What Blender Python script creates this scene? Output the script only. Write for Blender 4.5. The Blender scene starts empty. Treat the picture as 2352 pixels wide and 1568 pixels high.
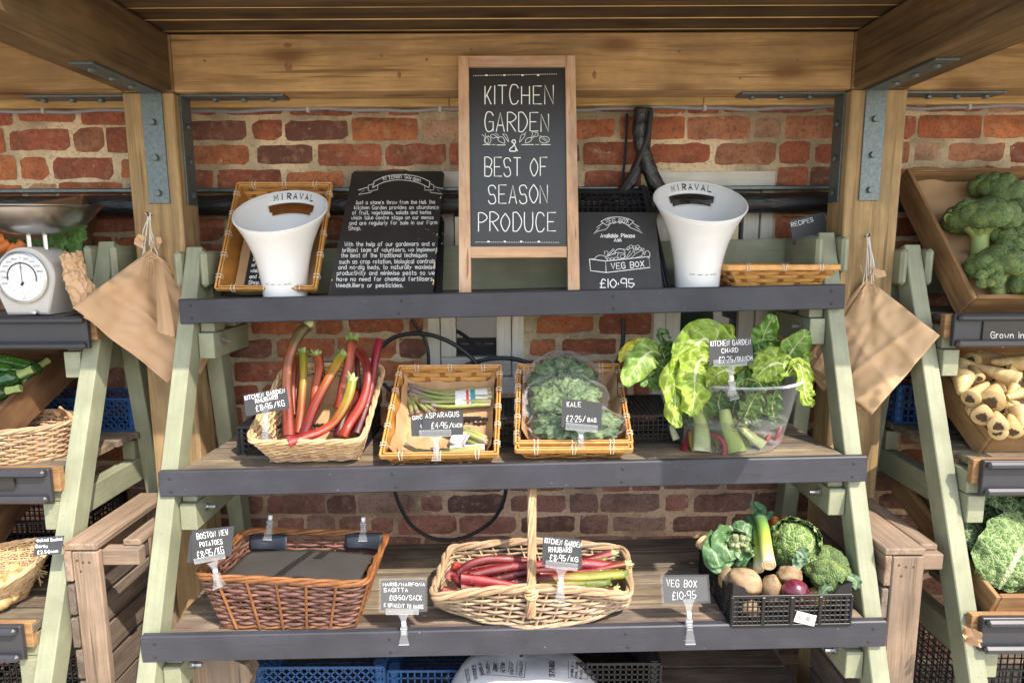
import bpy, math, random
from mathutils import Vector, Matrix, noise as mnoise
rnd = random.Random(7)
R = math.radians
scene = bpy.context.scene
COL = scene.collection

# ---------------------------------------------------------------- camera, sky, sun, exposure
EYE = Vector((0, 0, 1.55)); PITCH = R(8.28); ROLL = R(-0.25); FPX = 1470.0
cam_d = bpy.data.cameras.new("camera"); cam = bpy.data.objects.new("camera", cam_d); COL.objects.link(cam)
cam_d.sensor_width = 36; cam_d.lens = 36 * FPX / 2352; cam_d.clip_end = 500; cam_d.clip_start = 0.02
CM = Matrix.Rotation(R(90) - PITCH, 4, 'X') @ Matrix.Rotation(ROLL, 4, 'Z')
cam.matrix_world = Matrix.Translation(EYE) @ CM
scene.camera = cam
w = bpy.data.worlds.new("World"); scene.world = w; w.use_nodes = True
nt = w.node_tree; sky = nt.nodes.new("ShaderNodeTexSky"); sky.sky_type = 'NISHITA'; sky.sun_disc = False
SUN_EL, SUN_AZ = R(52), R(40)
sky.sun_elevation = SUN_EL; sky.sun_rotation = R(140); sky.air_density = 1.0; sky.dust_density = 1.5
bg = nt.nodes["Background"]; bg.inputs[1].default_value = 0.15
wb = nt.nodes.new("ShaderNodeMix"); wb.data_type = 'RGBA'; wb.blend_type = 'MULTIPLY'; wb.inputs[0].default_value = 1; wb.inputs[7].default_value = (1.0, .94, .855, 1)   # camera white balance for open shade
nt.links.new(sky.outputs[0], wb.inputs[6]); nt.links.new(wb.outputs[2], bg.inputs[0])
sd = bpy.data.lights.new("sun", 'SUN'); sd.energy = 2.1; sd.angle = R(0.5); sd.color = (1, .92, .81)
sun = bpy.data.objects.new("sun", sd); COL.objects.link(sun)
tosun = Vector((math.sin(SUN_AZ) * math.cos(SUN_EL), -math.cos(SUN_AZ) * math.cos(SUN_EL), math.sin(SUN_EL)))
sun.rotation_euler = tosun.to_track_quat('Z', 'Y').to_euler(); sun.location = (2, -3, 5)
scene.view_settings.view_transform = 'Standard'; scene.view_settings.look = 'None'
scene.view_settings.exposure = 1.82
scene.cycles.max_bounces = 9; scene.cycles.diffuse_bounces = 5; scene.cycles.transparent_max_bounces = 24
scene.cycles.use_denoising = True

# ---------------------------------------------------------------- pixel -> place
def ray(px, py):
    return (CM.to_3x3() @ Vector(((px - 1176) / FPX, -(py - 784) / FPX, -1)))
def PY(px, py, Y):
    d = ray(px, py); return EYE + d * (Y / d.y)
def PZ(px, py, z):
    d = ray(px, py); return EYE + d * ((z - EYE.z) / d.z)
def PN(px, py, p0, n):
    d = ray(px, py); return EYE + d * ((Vector(p0) - EYE).dot(n) / d.dot(n))

# ---------------------------------------------------------------- mesh builder
class MB:
    def __init__(s): s.v = []; s.f = []; s.c = []; s.t = []; s.tint = (1, 1, 1)
    def vert(s, p, c=None, t=None):
        s.v.append(Vector(p)); s.c.append(c or s.tint); s.t.append(Vector(t) if t is not None else Vector(p)); return len(s.v) - 1
    def face(s, *i): s.f.append(tuple(i))
    def box(s, c, size, rot=None, ch=.0015, tint=None):
        """chamfered box: centre, full sizes, 3x3 rotation; the grain runs along its longest side"""
        c = Vector(c); h = [x / 2 for x in size]; ch = min(ch, min(h) * .8); rot = rot or Matrix.Identity(3)
        L = max(range(3), key=lambda i: size[i]); o = Vector((rnd.uniform(0, 50), rnd.uniform(0, 50), rnd.uniform(0, 50)))
        order = [L] + [i for i in range(3) if i != L]
        if tint: s.tint, keep = tint, s.tint
        idx = {}
        for sx in (-1, 1):
            for sy in (-1, 1):
                for sz in (-1, 1):
                    sg = (sx, sy, sz)
                    for a in range(3):
                        p = [sg[i] * (h[i] - (ch if i != a else 0)) for i in range(3)]
                        lp = Vector(p)
                        idx[(sg, a)] = s.vert(c + rot @ lp, None, Vector((p[order[0]], p[order[1]], p[order[2]])) + o)
        def add(ids):
            ps = [s.v[i] for i in ids]
            n = (ps[1] - ps[0]).cross(ps[2] - ps[0]); m = sum(ps, Vector()) / len(ps)
            s.f.append(tuple(ids) if n.dot(m - c) > 0 else tuple(reversed(ids)))
        for a in range(3):
            b, d = [i for i in range(3) if i != a]
            for sa in (-1, 1):
                q = []
                for (u, v) in ((-1, -1), (1, -1), (1, 1), (-1, 1)):
                    sg = [0, 0, 0]; sg[a] = sa; sg[b] = u; sg[d] = v; q.append(idx[(tuple(sg), a)])
                add(q)
        for a in range(3):
            b, d = [i for i in range(3) if i != a]
            for sb in (-1, 1):
                for sd_ in (-1, 1):
                    g1 = [0, 0, 0]; g1[a] = -1; g1[b] = sb; g1[d] = sd_
                    g2 = list(g1); g2[a] = 1
                    add([idx[(tuple(g1), b)], idx[(tuple(g2), b)], idx[(tuple(g2), d)], idx[(tuple(g1), d)]])
        for sx in (-1, 1):
            for sy in (-1, 1):
                for sz in (-1, 1):
                    add([idx[((sx, sy, sz), a)] for a in range(3)])
        if tint: s.tint = keep
    def bar(s, p0, p1, w, t, up=(0, 0, 1), ch=.0015, tint=None):
        """box from p0 to p1; w is its size across 'up', t its size along 'up'"""
        p0 = Vector(p0); p1 = Vector(p1); x = (p1 - p0); L = x.length; x.normalize()
        y = Vector(up).cross(x)
        if y.length < 1e-5: y = Vector((0, 1, 0)).cross(x)
        y.normalize(); z = x.cross(y)
        s.box((p0 + p1) / 2, (L, w, t), Matrix((x, y, z)).transposed(), ch, tint)
    def tube(s, pts, rad, n=8, closed=False, cap=True, cols=None, squash=None, o=None):
        pts = [Vector(p) for p in pts]; m = len(pts)
        rr = rad if isinstance(rad, (list, tuple)) else [rad] * m
        o = o if o is not None else rnd.uniform(0, 40); acc = 0; prev = None; base = len(s.v); ref = None
        for i in range(m):
            a = pts[(i - 1) % m] if (closed or i > 0) else pts[0]
            b = pts[(i + 1) % m] if (closed or i < m - 1) else pts[-1]
            t = (b - a)
            t = t.normalized() if t.length > 1e-9 else Vector((0, 0, 1))
            if ref is None:
                ref = t.orthogonal().normalized() if squash is None else (Vector(squash) - t * t.dot(Vector(squash))).normalized()
            ref = (ref - t * t.dot(ref))
            ref = ref.normalized() if ref.length > 1e-6 else t.orthogonal().normalized()
            bi = t.cross(ref)
            if prev is not None: acc += (pts[i] - prev).length
            prev = pts[i]
            for k in range(n):
                an = 2 * math.pi * k / n
                r = rr[i]
                r1, r2 = r if isinstance(r, tuple) else (r, r)
                s.vert(pts[i] + ref * (math.cos(an) * r1) + bi * (math.sin(an) * r2), cols[i] if cols else None, (acc + o, math.cos(an) * r1 + o, math.sin(an) * r2))
        for i in range(m if closed else m - 1):
            j = (i + 1) % m
            for k in range(n):
                k2 = (k + 1) % n
                s.f.append((base + i * n + k, base + i * n + k2, base + j * n + k2, base + j * n + k))
        if cap and not closed:
            s.f.append(tuple(base + k for k in reversed(range(n))))
            s.f.append(tuple(base + (m - 1) * n + k for k in range(n)))
    def lathe(s, prof, n=32, origin=(0, 0, 0), rot=None, col=None, fn=None):
        """profile of (radius, z); fn(angle, r, z) may bend it"""
        base = len(s.v); origin = Vector(origin); rot = rot or Matrix.Identity(3)
        for j, (r, z) in enumerate(prof):
            for k in range(n):
                a = 2 * math.pi * k / n; p = Vector((r * math.cos(a), r * math.sin(a), z))
                if fn: p = fn(a, r, z)
                s.vert(origin + rot @ p, col[j] if col else None, p)
        for j in range(len(prof) - 1):
            for k in range(n):
                k2 = (k + 1) % n
                s.f.append((base + j * n + k, base + j * n + k2, base + (j + 1) * n + k2, base + (j + 1) * n + k))
    def grid(s, fn, nu, nv, closed_u=False, col=None, two=0):
        base = len(s.v)
        for j in range(nv + 1):
            for i in range(nu if closed_u else nu + 1):
                u, v = i / nu, j / nv; s.vert(fn(u, v), col(u, v) if col else None)
        W = nu if closed_u else nu + 1
        for j in range(nv):
            for i in range(nu):
                i2 = (i + 1) % W
                s.f.append((base + j * W + i, base + j * W + i2, base + (j + 1) * W + i2, base + (j + 1) * W + i))
    def poly(s, pts, t=0.0, n=None, tint=None):
        """flat polygon, thickened by t along -n"""
        pts = [Vector(p) for p in pts]
        if n is None: n = (pts[1] - pts[0]).cross(pts[2] - pts[0]).normalized()
        a = [s.vert(p, tint) for p in pts]
        s.f.append(tuple(a))
        if t:
            b = [s.vert(p - n * t, tint) for p in pts]
            s.f.append(tuple(reversed(b)))
            for i in range(len(a)):
                j = (i + 1) % len(a); s.f.append((a[j], a[i], b[i], b[j]))
    def blob(s, c, r, nu=12, nv=8, amp=.1, freq=2.0, rot=None, col=None, seed=None):
        """lumpy ellipsoid"""
        c = Vector(c); rot = rot or Matrix.Identity(3); sd_ = Vector((1, 2, 3)) * (seed if seed is not None else rnd.uniform(0, 99)); base = len(s.v)
        for j in range(nv + 1):
            th = math.pi * j / nv
            for i in range(nu):
                ph = 2 * math.pi * i / nu
                d = Vector((math.sin(th) * math.cos(ph), math.sin(th) * math.sin(ph), math.cos(th)))
                k = 1 + amp * mnoise.noise(d * freq + sd_)
                p = Vector((d.x * r[0], d.y * r[1], d.z * r[2])) * k
                s.vert(c + rot @ p, col(d, k) if col else None, p + sd_)
        for j in range(nv):
            for i in range(nu):
                i2 = (i + 1) % nu
                s.f.append((base + (j + 1) * nu + i, base + (j + 1) * nu + i2, base + j * nu + i2, base + j * nu + i))

def obj(name, mb, mat, parent=None, smooth=False, angle=40, solid=0, sub=0):
    me = bpy.data.meshes.new(name)
    off = wloc(parent) if parent else Vector()
    me.from_pydata([tuple(p - off) for p in mb.v], [], mb.f)
    a = me.attributes.new("Col", 'FLOAT_COLOR', 'POINT'); a.data.foreach_set("color", [x for c in mb.c for x in (c[0], c[1], c[2], 1)])
    a = me.attributes.new("tc", 'FLOAT_VECTOR', 'POINT'); a.data.foreach_set("vector", [x for t in mb.t for x in t])
    if smooth:
        me.polygons.foreach_set("use_smooth", [True] * len(me.polygons)); me.set_sharp_from_angle(angle=R(angle))
    me.materials.append(mat); me.validate(); me.update()
    o = bpy.data.objects.new(name, me); COL.objects.link(o)
    if parent: o.parent = parent
    if sub:
        md = o.modifiers.new("sub", 'SUBSURF'); md.levels = md.render_levels = sub
    if solid:
        md = o.modifiers.new("solid", 'SOLIDIFY'); md.thickness = solid; md.offset = 0
    return o
def wloc(o):
    p = Vector()
    while o is not None: p += o.location; o = o.parent
    return p
def tag(o, label, cat, group=None, kind=None):
    if label: o['label'] = label
    if cat: o['category'] = cat
    if group: o['group'] = group
    if kind: o['kind'] = kind
    return o
def thing(name, label, cat, loc=(0, 0, 0), group=None):
    o = bpy.data.objects.new(name, None); o.empty_display_size = .05; COL.objects.link(o); o.location = Vector(loc)
    return tag(o, label, cat, group)
def copy_tree(o, parent=None):
    c = o.copy(); COL.objects.link(c)
    if parent: c.parent = parent
    for ch in list(o.children): copy_tree(ch, c)
    return c

# ---------------------------------------------------------------- node helpers
class G:
    def __init__(s, name):
        s.m = bpy.data.materials.new(name); s.m.use_nodes = True; s.t = s.m.node_tree; s.t.nodes.clear()
        s.out = s.t.nodes.new("ShaderNodeOutputMaterial"); s.b = s.t.nodes.new("ShaderNodeBsdfPrincipled"); s.link(s.b.outputs[0], s.out.inputs[0])
    def link(s, a, b): s.t.links.new(a, b)
    def set(s, sock, v):
        if isinstance(v, bpy.types.NodeSocket): s.link(v, sock)
        elif isinstance(v, (tuple, list)) and len(v) == 3 and sock.type == 'RGBA': sock.default_value = (*v, 1)
        else: sock.default_value = v
    def p(s, **k):
        for n, v in k.items(): s.set(s.b.inputs[n.replace('_', ' ')], v)
    def attr(s, n):
        a = s.t.nodes.new("ShaderNodeAttribute"); a.attribute_name = n; return a
    def tc(s): return s.attr("tc").outputs["Vector"]
    def col(s): return s.attr("Col").outputs["Color"]
    def scale(s, vec, sc, loc=(0, 0, 0)):
        m = s.t.nodes.new("ShaderNodeMapping"); s.link(vec, m.inputs[0]); m.inputs["Scale"].default_value = sc; m.inputs["Location"].default_value = loc; return m.outputs[0]
    def noise(s, vec, sc, det=4, rough=.55, dist=0):
        n = s.t.nodes.new("ShaderNodeTexNoise"); s.link(vec, n.inputs["Vector"]); n.inputs["Scale"].default_value = sc
        n.inputs["Detail"].default_value = det; n.inputs["Roughness"].default_value = rough; n.inputs["Distortion"].default_value = dist; return n.outputs["Fac"]
    def vor(s, vec, sc, feat='F1', out="Distance", rnd_=1):
        n = s.t.nodes.new("ShaderNodeTexVoronoi"); s.link(vec, n.inputs["Vector"]); n.inputs["Scale"].default_value = sc; n.feature = feat
        n.inputs["Randomness"].default_value = rnd_; return n.outputs[out]
    def ramp(s, f, *stops):
        r = s.t.nodes.new("ShaderNodeValToRGB"); s.link(f, r.inputs[0]); e = r.color_ramp.elements
        while len(e) < len(stops): e.new(.5)
        for i, (p, c) in enumerate(stops):
            e[i].position = p; e[i].color = (c, c, c, 1) if isinstance(c, (int, float)) else (*c, 1)
        return r.outputs[0]
    def mix(s, f, a, b, mode='MIX'):
        n = s.t.nodes.new("ShaderNodeMix"); n.data_type = 'RGBA'; n.blend_type = mode
        s.set(n.inputs[0], f); s.set(n.inputs[6], a); s.set(n.inputs[7], b); return n.outputs[2]
    def math(s, op, a, b=0.0):
        n = s.t.nodes.new("ShaderNodeMath"); n.operation = op; s.set(n.inputs[0], a); s.set(n.inputs[1], b); return n.outputs[0]
    def bump(s, h, strength=.3, dist=.002):
        n = s.t.nodes.new("ShaderNodeBump"); s.link(h, n.inputs["Height"]); n.inputs["Strength"].default_value = strength; n.inputs["Distance"].default_value = dist
        s.link(n.outputs[0], s.b.inputs["Normal"]); return n.outputs[0]

def wood(name, light, dark, rough=.75, knots=.6, grain=1.0, stain=None, bump=.35, spec=.3, sat=1):
    """sawn timber: grain along tc.x, growth rings, knots, weather stains"""
    g = G(name); tc = g.tc()
    warp = g.noise(g.scale(tc, (1.2, 6, 6)), 1.5, 3)
    v = g.t.nodes.new("ShaderNodeVectorMath"); v.operation = 'ADD'; g.link(tc, v.inputs[0])
    cmb = g.t.nodes.new("ShaderNodeCombineXYZ"); g.link(g.math('MULTIPLY', warp, .05), cmb.inputs[1]); g.link(g.math('MULTIPLY', warp, .07), cmb.inputs[2]); g.link(cmb.outputs[0], v.inputs[1])
    rings = g.noise(g.scale(v.outputs[0], (.9, 34 * grain, 34 * grain)), 1.6, 3, .6)
    fine = g.noise(g.scale(tc, (7, 260 * grain, 260 * grain)), 1.0, 4, .7)
    blot = g.noise(tc, 5.5, 4, .6)
    f = g.math('ADD', g.math('MULTIPLY', rings, .75), g.math('ADD', g.math('MULTIPLY', fine, .55), -.10))
    c = g.ramp(f, (.40, tuple(x * .8 for x in dark)), (.54, tuple((a * .6 + b * .4) for a, b in zip(light, dark))), (.66, light))
    crk = g.noise(g.scale(tc, (1.6, 75 * grain, 75 * grain)), 1.0, 2, .5); c = g.mix(g.ramp(crk, (.31, .8), (.36, 0.0)), c, tuple(x * .42 for x in dark))
    c = g.mix(g.ramp(blot, (.35, .55), (.65, 0.0)), c, tuple(x * .62 for x in dark))
    if stain: c = g.mix(g.ramp(g.noise(g.scale(tc, (2.2, 7, 7)), 2.2, 5, .65), (.48, 0.0), (.66, .8)), c, stain)
    if knots:
        kd = g.vor(g.scale(tc, (3.2, 9.5, 9.5)), 1.0)
        kn = g.ramp(g.math('ADD', kd, g.math('MULTIPLY', blot, .06)), (.15, 1.0 * knots), (.23, .5 * knots), (.33, 0.0))
        c = g.mix(kn, c, tuple(x * y for x, y in zip(dark, (.40, .30, .25))))
    c = g.mix(1.0, c, g.col(), 'MULTIPLY')
    g.p(Base_Color=c, Roughness=rough, Specular_IOR_Level=spec); g.bump(f, bump, .0015); return g.m

def paint(name, col, rough=.5, wear=None, var=.12, bump=.25, spec=.4, white=False):
    g = G(name); tc = g.tc()
    gr = g.noise(g.scale(tc, (5, 120, 120)), 1, 4, .65); bl = g.noise(tc, 7, 5, .6)
    c = g.mix(g.ramp(bl, (.3, 1.0), (.7, 0.0)), col, tuple(x * (1 - var * 2) for x in col))
    c = g.mix(g.ramp(gr, (.36, .5), (.55, 0.0)), c, tuple(x * .66 for x in col))
    sp = g.noise(tc, 170, 2, .5); c = g.mix(g.ramp(sp, (.71, 0.0), (.76, .8)), c, tuple(x * .25 for x in col))
    if wear:
        wn = g.noise(g.scale(tc, (9, 30, 30)), 2.2, 6, .7); c = g.mix(g.ramp(wn, (.60, 0.0), (.68, .85)), c, wear)
    if white:
        ws = g.noise(tc, 75, 3, .6); c = g.mix(g.ramp(ws, (.73, 0.0), (.77, .7)), c, (.45, .45, .45))
    c = g.mix(1.0, c, g.col(), 'MULTIPLY')
    g.p(Base_Color=c, Roughness=rough, Specular_IOR_Level=spec); g.bump(g.math('ADD', gr, g.math('MULTIPLY', bl, .5)), bump, .001); return g.m

def plain(name, col, rough=.5, metal=0, var=.15, nsc=30, bump=0, spec=.5, trans=0, ior=1.45, coat=0, sss=0, alpha=None, use_col=True):
    g = G(name); tc = g.tc(); n = g.noise(tc, nsc, 5, .6)
    c = g.mix(g.ramp(n, (.3, 1.0), (.7, 0.0)), col, tuple(x * (1 - var) for x in col))
    if use_col: c = g.mix(1.0, c, g.col(), 'MULTIPLY')
    g.p(Base_Color=c, Roughness=rough, Metallic=metal, Specular_IOR_Level=spec, Transmission_Weight=trans, IOR=ior, Coat_Weight=coat)
    if sss:
        g.p(Subsurface_Weight=sss); g.b.inputs["Subsurface Radius"].default_value = (.02, .02, .008); g.b.inputs["Subsurface Scale"].default_value = .3
    if alpha is not None: g.p(Alpha=alpha)
    if bump: g.bump(n, bump, .002)
    return g.m

M = {}
M['beam'] = wood("beam_timber", (.52, .325, .145), (.33, .19, .08), .8, .75, .8, stain=(.26, .16, .08), bump=.3)
M['rafter'] = wood("shaded_rafter_timber", (.165, .10, .042), (.09, .054, .023), .85, .4, .6, stain=(.085, .05, .024), bump=.35)  # beam wood darkened; the shade under the roof is put into the colour
M['ceiling'] = wood("ceiling_boards", (.115, .068, .030), (.06, .034, .015), .8, .8, .8, stain=(.05, .028, .013))
M['post'] = wood("post_timber", (.47, .32, .155), (.29, .185, .085), .8, .6, .8, stain=(.24, .165, .085))
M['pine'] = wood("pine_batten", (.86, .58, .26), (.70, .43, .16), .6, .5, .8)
M['deck'] = wood("shelf_boards", (.29, .225, .155), (.14, .108, .076), .85, .6, 1.0, stain=(.085, .075, .066), bump=.5)
M['cratew'] = wood("crate_wood", (.40, .24, .11), (.26, .135, .055), .75, .6, 1.0, stain=(.2, .10, .045))
M['cratedark'] = wood("dark_crate_wood", (.23, .125, .06), (.15, .075, .035), .8, .4, 1.0, stain=(.09, .045, .022))
M['pallet'] = wood("weathered_pallet_wood", (.33, .235, .165), (.18, .125, .085), .85, .6, 1.0, stain=(.17, .13, .10), bump=.5)
M['slat'] = wood("weathered_slats", (.21, .16, .125), (.12, .09, .07), .85, .4, 1.0, stain=(.07, .055, .045), bump=.5)
M['easel'] = wood("sign_frame_pine", (.62, .40, .25), (.47, .27, .155), .65, .5, 1.2, stain=(.55, .42, .33))
M['sage'] = paint("sage_paint", (.315, .325, .215), .55, (.23, .22, .13), .20, .5)
M['slate'] = paint("slate_grey_paint", (.050, .051, .064), .5, (.028, .028, .033), .22, .4, .4, True)
M['channel'] = plain("grey_plastic_channel", (.040, .040, .047), .38, 0, .1, 40)
M['steel'] = plain("galvanised_steel", (.17, .20, .205), .45, .7, .4, 120, .08)
M['zinc'] = plain("shiny_steel", (.62, .62, .60), .28, 1.0, .15, 60)
M['rope'] = plain("white_string", (.72, .68, .60), .9)
# ================================================================ SETTING
WALL = 2.20
g = G("paving_ground"); tc = g.tc(); n1 = g.noise(tc, 3, 6, .6); n2 = g.noise(tc, 60, 4, .6)
g.p(Base_Color=g.mix(g.ramp(n2, (.35, 1.0), (.65, 0.0)), g.ramp(n1, (.3, (.42, .37, .29)), (.7, (.53, .47, .37))), (.31, .27, .21)), Roughness=.9); g.bump(n2, .4, .004)
mb = MB(); mb.grid(lambda u, v: Vector((-150 + 300 * u, -200 + 400 * v, 0)), 20, 20)
tag(obj('ground', mb, g.m), None, None, kind='structure')

# ---- brick wall
g = G("brick_faces"); tc = g.tc()
big = g.noise(tc, 9, 5, .62); fine = g.noise(tc, 95, 5, .7); sp = g.noise(tc, 38, 5, .62); wh = g.noise(tc, 24, 6, .68)
c = g.mix(g.ramp(big, (.36, .62), (.56, 0.0)), g.col(), (.115, .055, .04))
c = g.mix(g.ramp(sp, (.50, 0.0), (.66, .45)), c, (.44, .26, .165))
c = g.mix(g.ramp(fine, (.32, .65), (.5, 0.0)), c, (.10, .042, .03))
c = g.mix(g.ramp(wh, (.645, 0.0), (.70, .6)), c, (.66, .52, .40))
g.p(Base_Color=c, Roughness=.92, Specular_IOR_Level=.15); g.bump(g.math('ADD', fine, g.math('MULTIPLY', sp, .8)), .9, .003); M['brick'] = g.m
g = G("lime_mortar"); tc = g.tc()
a = g.noise(tc, 2.3, 4, .6); b = g.noise(tc, 110, 5, .7); d = g.noise(tc, 26, 5, .65)
c = g.mix(g.ramp(a, (.42, 0.0), (.55, 1.0)), (.80, .63, .42), (.40, .32, .215))
c = g.mix(1.0, c, g.col(), 'MULTIPLY')
c = g.mix(g.ramp(b, (.30, .6), (.5, 0.0)), c, (.17, .12, .075)); c = g.mix(g.ramp(d, (.6, 0.0), (.7, .5)), c, (.70, .56, .39))
g.p(Base_Color=c, Roughness=.95, Specular_IOR_Level=.1); g.bump(g.math('ADD', b, d), 1.0, .005); M['mortar'] = g.m

WIN = []
for (xa, xb, yt, yb) in ((974, 1203, 394, 905), (1512, 1755, 394, 905)):
    p = PY(xa, yt, WALL); q = PY(xb, yb, WALL); WIN.append((p.x, q.x, q.z, p.z))
wall = thing('brick_wall', 'old red brick wall with pale mortar behind the market stands', 'wall', (0, WALL, 0))
PAL = [((.46, .15, .07), 3), ((.40, .125, .068), 4), ((.33, .105, .065), 3), ((.19, .085, .066), 1.6), ((.47, .205, .115), 2), ((.48, .29, .19), 1.5), ((.54, .19, .08), 1.8)]
PALLOW = [((.36, .17, .135), 3), ((.28, .155, .13), 3), ((.42, .19, .145), 2), ((.38, .24, .19), 2), ((.20, .11, .095), 1.5)]
def pick(pal):
    t = rnd.uniform(0, sum(w for _, w in pal))
    for c, w in pal:
        t -= w
        if t <= 0: break
    k = rnd.uniform(.82, 1.15); return tuple(min(1, x * k) for x in c)
mb = MB()
def brick(x0, x1, z0, z1, y0):
    col = pick(PALLOW if (z0 < .80 + rnd.uniform(-.12, .12)) else PAL)
    nx = max(3, int((x1 - x0) / .022)); nz = 4; y = y0 + rnd.uniform(-.003, .003); sd_ = Vector((rnd.uniform(0, 99), rnd.uniform(0, 99), 0)); o = Vector((rnd.uniform(0, 9), 0, rnd.uniform(0, 9)))
    tilt = rnd.uniform(-.0025, .0025); base = len(mb.v); chip = rnd.random() < .35
    for j in range(nz + 1):
        for i in range(nx + 1):
            u, v = i / nx, j / nz
            ed = min(u * (x1 - x0), (1 - u) * (x1 - x0), v * (z1 - z0), (1 - v) * (z1 - z0))
            x = x0 + (x1 - x0) * u; z = z0 + (z1 - z0) * v + tilt * (u - .5)
            k = .0042 if ed < .001 else .0012
            nn = mnoise.noise_vector(Vector((x * 22, z * 22, 0)) + sd_)
            if ed < .001:
                r = .0028 if (i in (0, nx) and j in (0, nz)) else .0
                x += nn.x * .0035 - (r if i == nx else -r if i == 0 else 0); z += nn.y * .0028 - (r if j == nz else -r if j == 0 else 0)
            yy = y + nn.z * .0022 + (.007 if ed < .001 else 0)
            mb.vert((x, yy, z), col, Vector((x, yy, z)) + o)
    W = nx + 1
    for j in range(nz):
        for i in range(nx):
            mb.f.append((base + j * W + i, base + j * W + i + 1, base + (j + 1) * W + i + 1, base + (j + 1) * W + i))
def courses(xmin, xmax, pitch, y0, zoff):
    z = zoff; k = 0
    while z < 2.16:
        x = xmin - rnd.uniform(0, .2); k += 1
        while x < xmax:
            L = .103 if rnd.random() < .36 else .213 + rnd.uniform(-.006, .006)
            a, b = max(x, xmin), min(x + L, xmax); x += L + .0075
            segs = [(a, b)]
            for (wa, wb, wz0, wz1) in WIN:
                if z + pitch * .6 > wz0 and z + pitch * .4 < wz1:
                    ns = []
                    for (s0, s1) in segs:
                        if s1 < wa or s0 > wb: ns.append((s0, s1)); continue
                        if s0 < wa - .006: ns.append((s0, wa - .008))
                        if s1 > wb + .006: ns.append((wb + .008, s1))
                    segs = ns
            for (s0, s1) in segs:
                if s1 - s0 > .03: brick(s0, s1, z + rnd.uniform(-.0015, .0015), z + pitch - .0072 + rnd.uniform(-.002, .002), y0)
        z += pitch
courses(-2.6, -1.165, .089, WALL - .012, .0)
courses(-1.15, 2.6, .0815, WALL, .03)
brk = obj('bricks', mb, M['brick'], wall, True, 60)
mb = MB()
def mort(x0, x1, y, z0=0, z1=2.16, low=False):
    n = max(1, int((x1 - x0) / .05)); m = max(1, int((z1 - z0) / .05))
    def cc(u, v):
        z = z0 + (z1 - z0) * v; k = min(1, max(0, (z - .7) / .3)); return tuple(a * k + b * (1 - k) for a, b in zip((1, 1, 1), (.92, .80, .82)))
    mb.grid(lambda u, v: Vector((x0 + (x1 - x0) * u, y + .003 * mnoise.noise(Vector((u * 30, v * 30, x0))), z0 + (z1 - z0) * v)), n, m, col=cc)
mort(-2.6, -1.155, WALL - .005)
xs = -1.155
for (wa, wb, wz0, wz1) in WIN:
    mort(xs, wa, WALL + .006); mort(wa, wb, WALL + .006, 0, wz0); mort(wa, wb, WALL + .006, wz1, 2.16); xs = wb
mort(xs, 2.6, WALL + .006)
obj('mortar', mb, M['mortar'], wall, True, 60)
mb = MB(); mb.box((0, WALL + .13, 1.2), (5.3, .12, 2.4)); obj('inner_leaf', mb, M['brick'], wall)
M['winpaint'] = paint("old_white_window_paint", (.72, .67, .60), .5, None, .10)
g = G("window_glass"); g.p(Base_Color=(.03, .035, .04), Roughness=.04, Specular_IOR_Level=.9, Coat_Weight=.6); M['glass_dark'] = g.m
for (wa, wb, wz0, wz1) in WIN:
    f = MB(); t = .04
    yc = WALL + .028
    f.box(((wa + wb) / 2, yc, wz1 - .03), (wb - wa, .05, .06)); f.box(((wa + wb) / 2, yc, wz0 + .03), (wb - wa, .05, .06))
    for s in (0, 1):
        x = wa + t / 2 if s == 0 else wb - t / 2
        f.box((x, yc, (wz0 + wz1) / 2), (t, .05, wz1 - wz0 - .122))
    fo = obj('window', f, M['winpaint'], wall)
    c = MB(); xa, xb, za, zb = wa + t + .003, wb - t - .003, wz0 + .064, wz1 - .064
    c.box(((xa + xb) / 2, yc + .004, zb - .033), (xb - xa, .036, .066)); c.box(((xa + xb) / 2, yc + .004, za + .033), (xb - xa, .036, .066))
    for x in (xa + .026, xb - .026): c.box((x, yc + .004, (za + zb) / 2), (.052, .036, zb - za - .134))
    obj('casement', c, M['winpaint'], fo)
    q = MB(); q.box(((xa + xb) / 2, yc + .014, (za + zb) / 2), (xb - xa - .104, .006, zb - za - .132)); obj('pane', q, M['glass_dark'], fo)

M['knot'] = plain('red_brown_knot', (.30, .15, .07), .7, var=.5, nsc=160)
# ---- timber canopy
PF, PB, BZ, CZ = 1.925, 2.03, 2.0, 2.157
canopy = thing('timber_canopy', 'lean-to canopy of stained timber posts, beams and a boarded ceiling', 'canopy', (0, PF, 0))
PXL = (PY(279, 203, PF).x, PY(396, 203, PF).x); PXR = (PY(1957, 213, PF).x, PY(2086, 213, PF).x)
tilt = PY(1975, 217, PF).z - PY(395, 204, PF).z
for (a, b) in (PXL, PXR):
    mb = MB(); mb.box(((a + b) / 2, (PF + PB) / 2, BZ / 2 - .001), (b - a, PB - PF, BZ - .002), ch=.004)
    po = obj('post', mb, M['post'], canopy)
    mb = MB()
    mb.bar(((a + b) / 2, PF - .002, BZ + .078), ((a + b) / 2, .95, BZ + .078), b - a, CZ - BZ, ch=.005)
    obj('rafter', mb, M['rafter'], canopy)
for (x0, x1) in ((-2.6, PXL[0] - .001), (PXL[1] + .001, PXR[0] - .001), (PXR[1] + .001, 2.6)):
    mb = MB(); mb.box(((x0 + x1) / 2, (PF + PB) / 2 + .002, (BZ + CZ) / 2), (x1 - x0, PB - PF, CZ - BZ), ch=.004); obj('wall_beam', mb, M['beam'], canopy)
for (x0, x1) in (PXL, PXR):
    mb = MB(); mb.box(((x0 + x1) / 2, (PF + PB) / 2 + .003, (BZ + CZ) / 2), (x1 - x0 - .001, PB - PF - .004, CZ - BZ)); obj('beam_joint', mb, M['beam'], canopy)
y = WALL - .02
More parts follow.
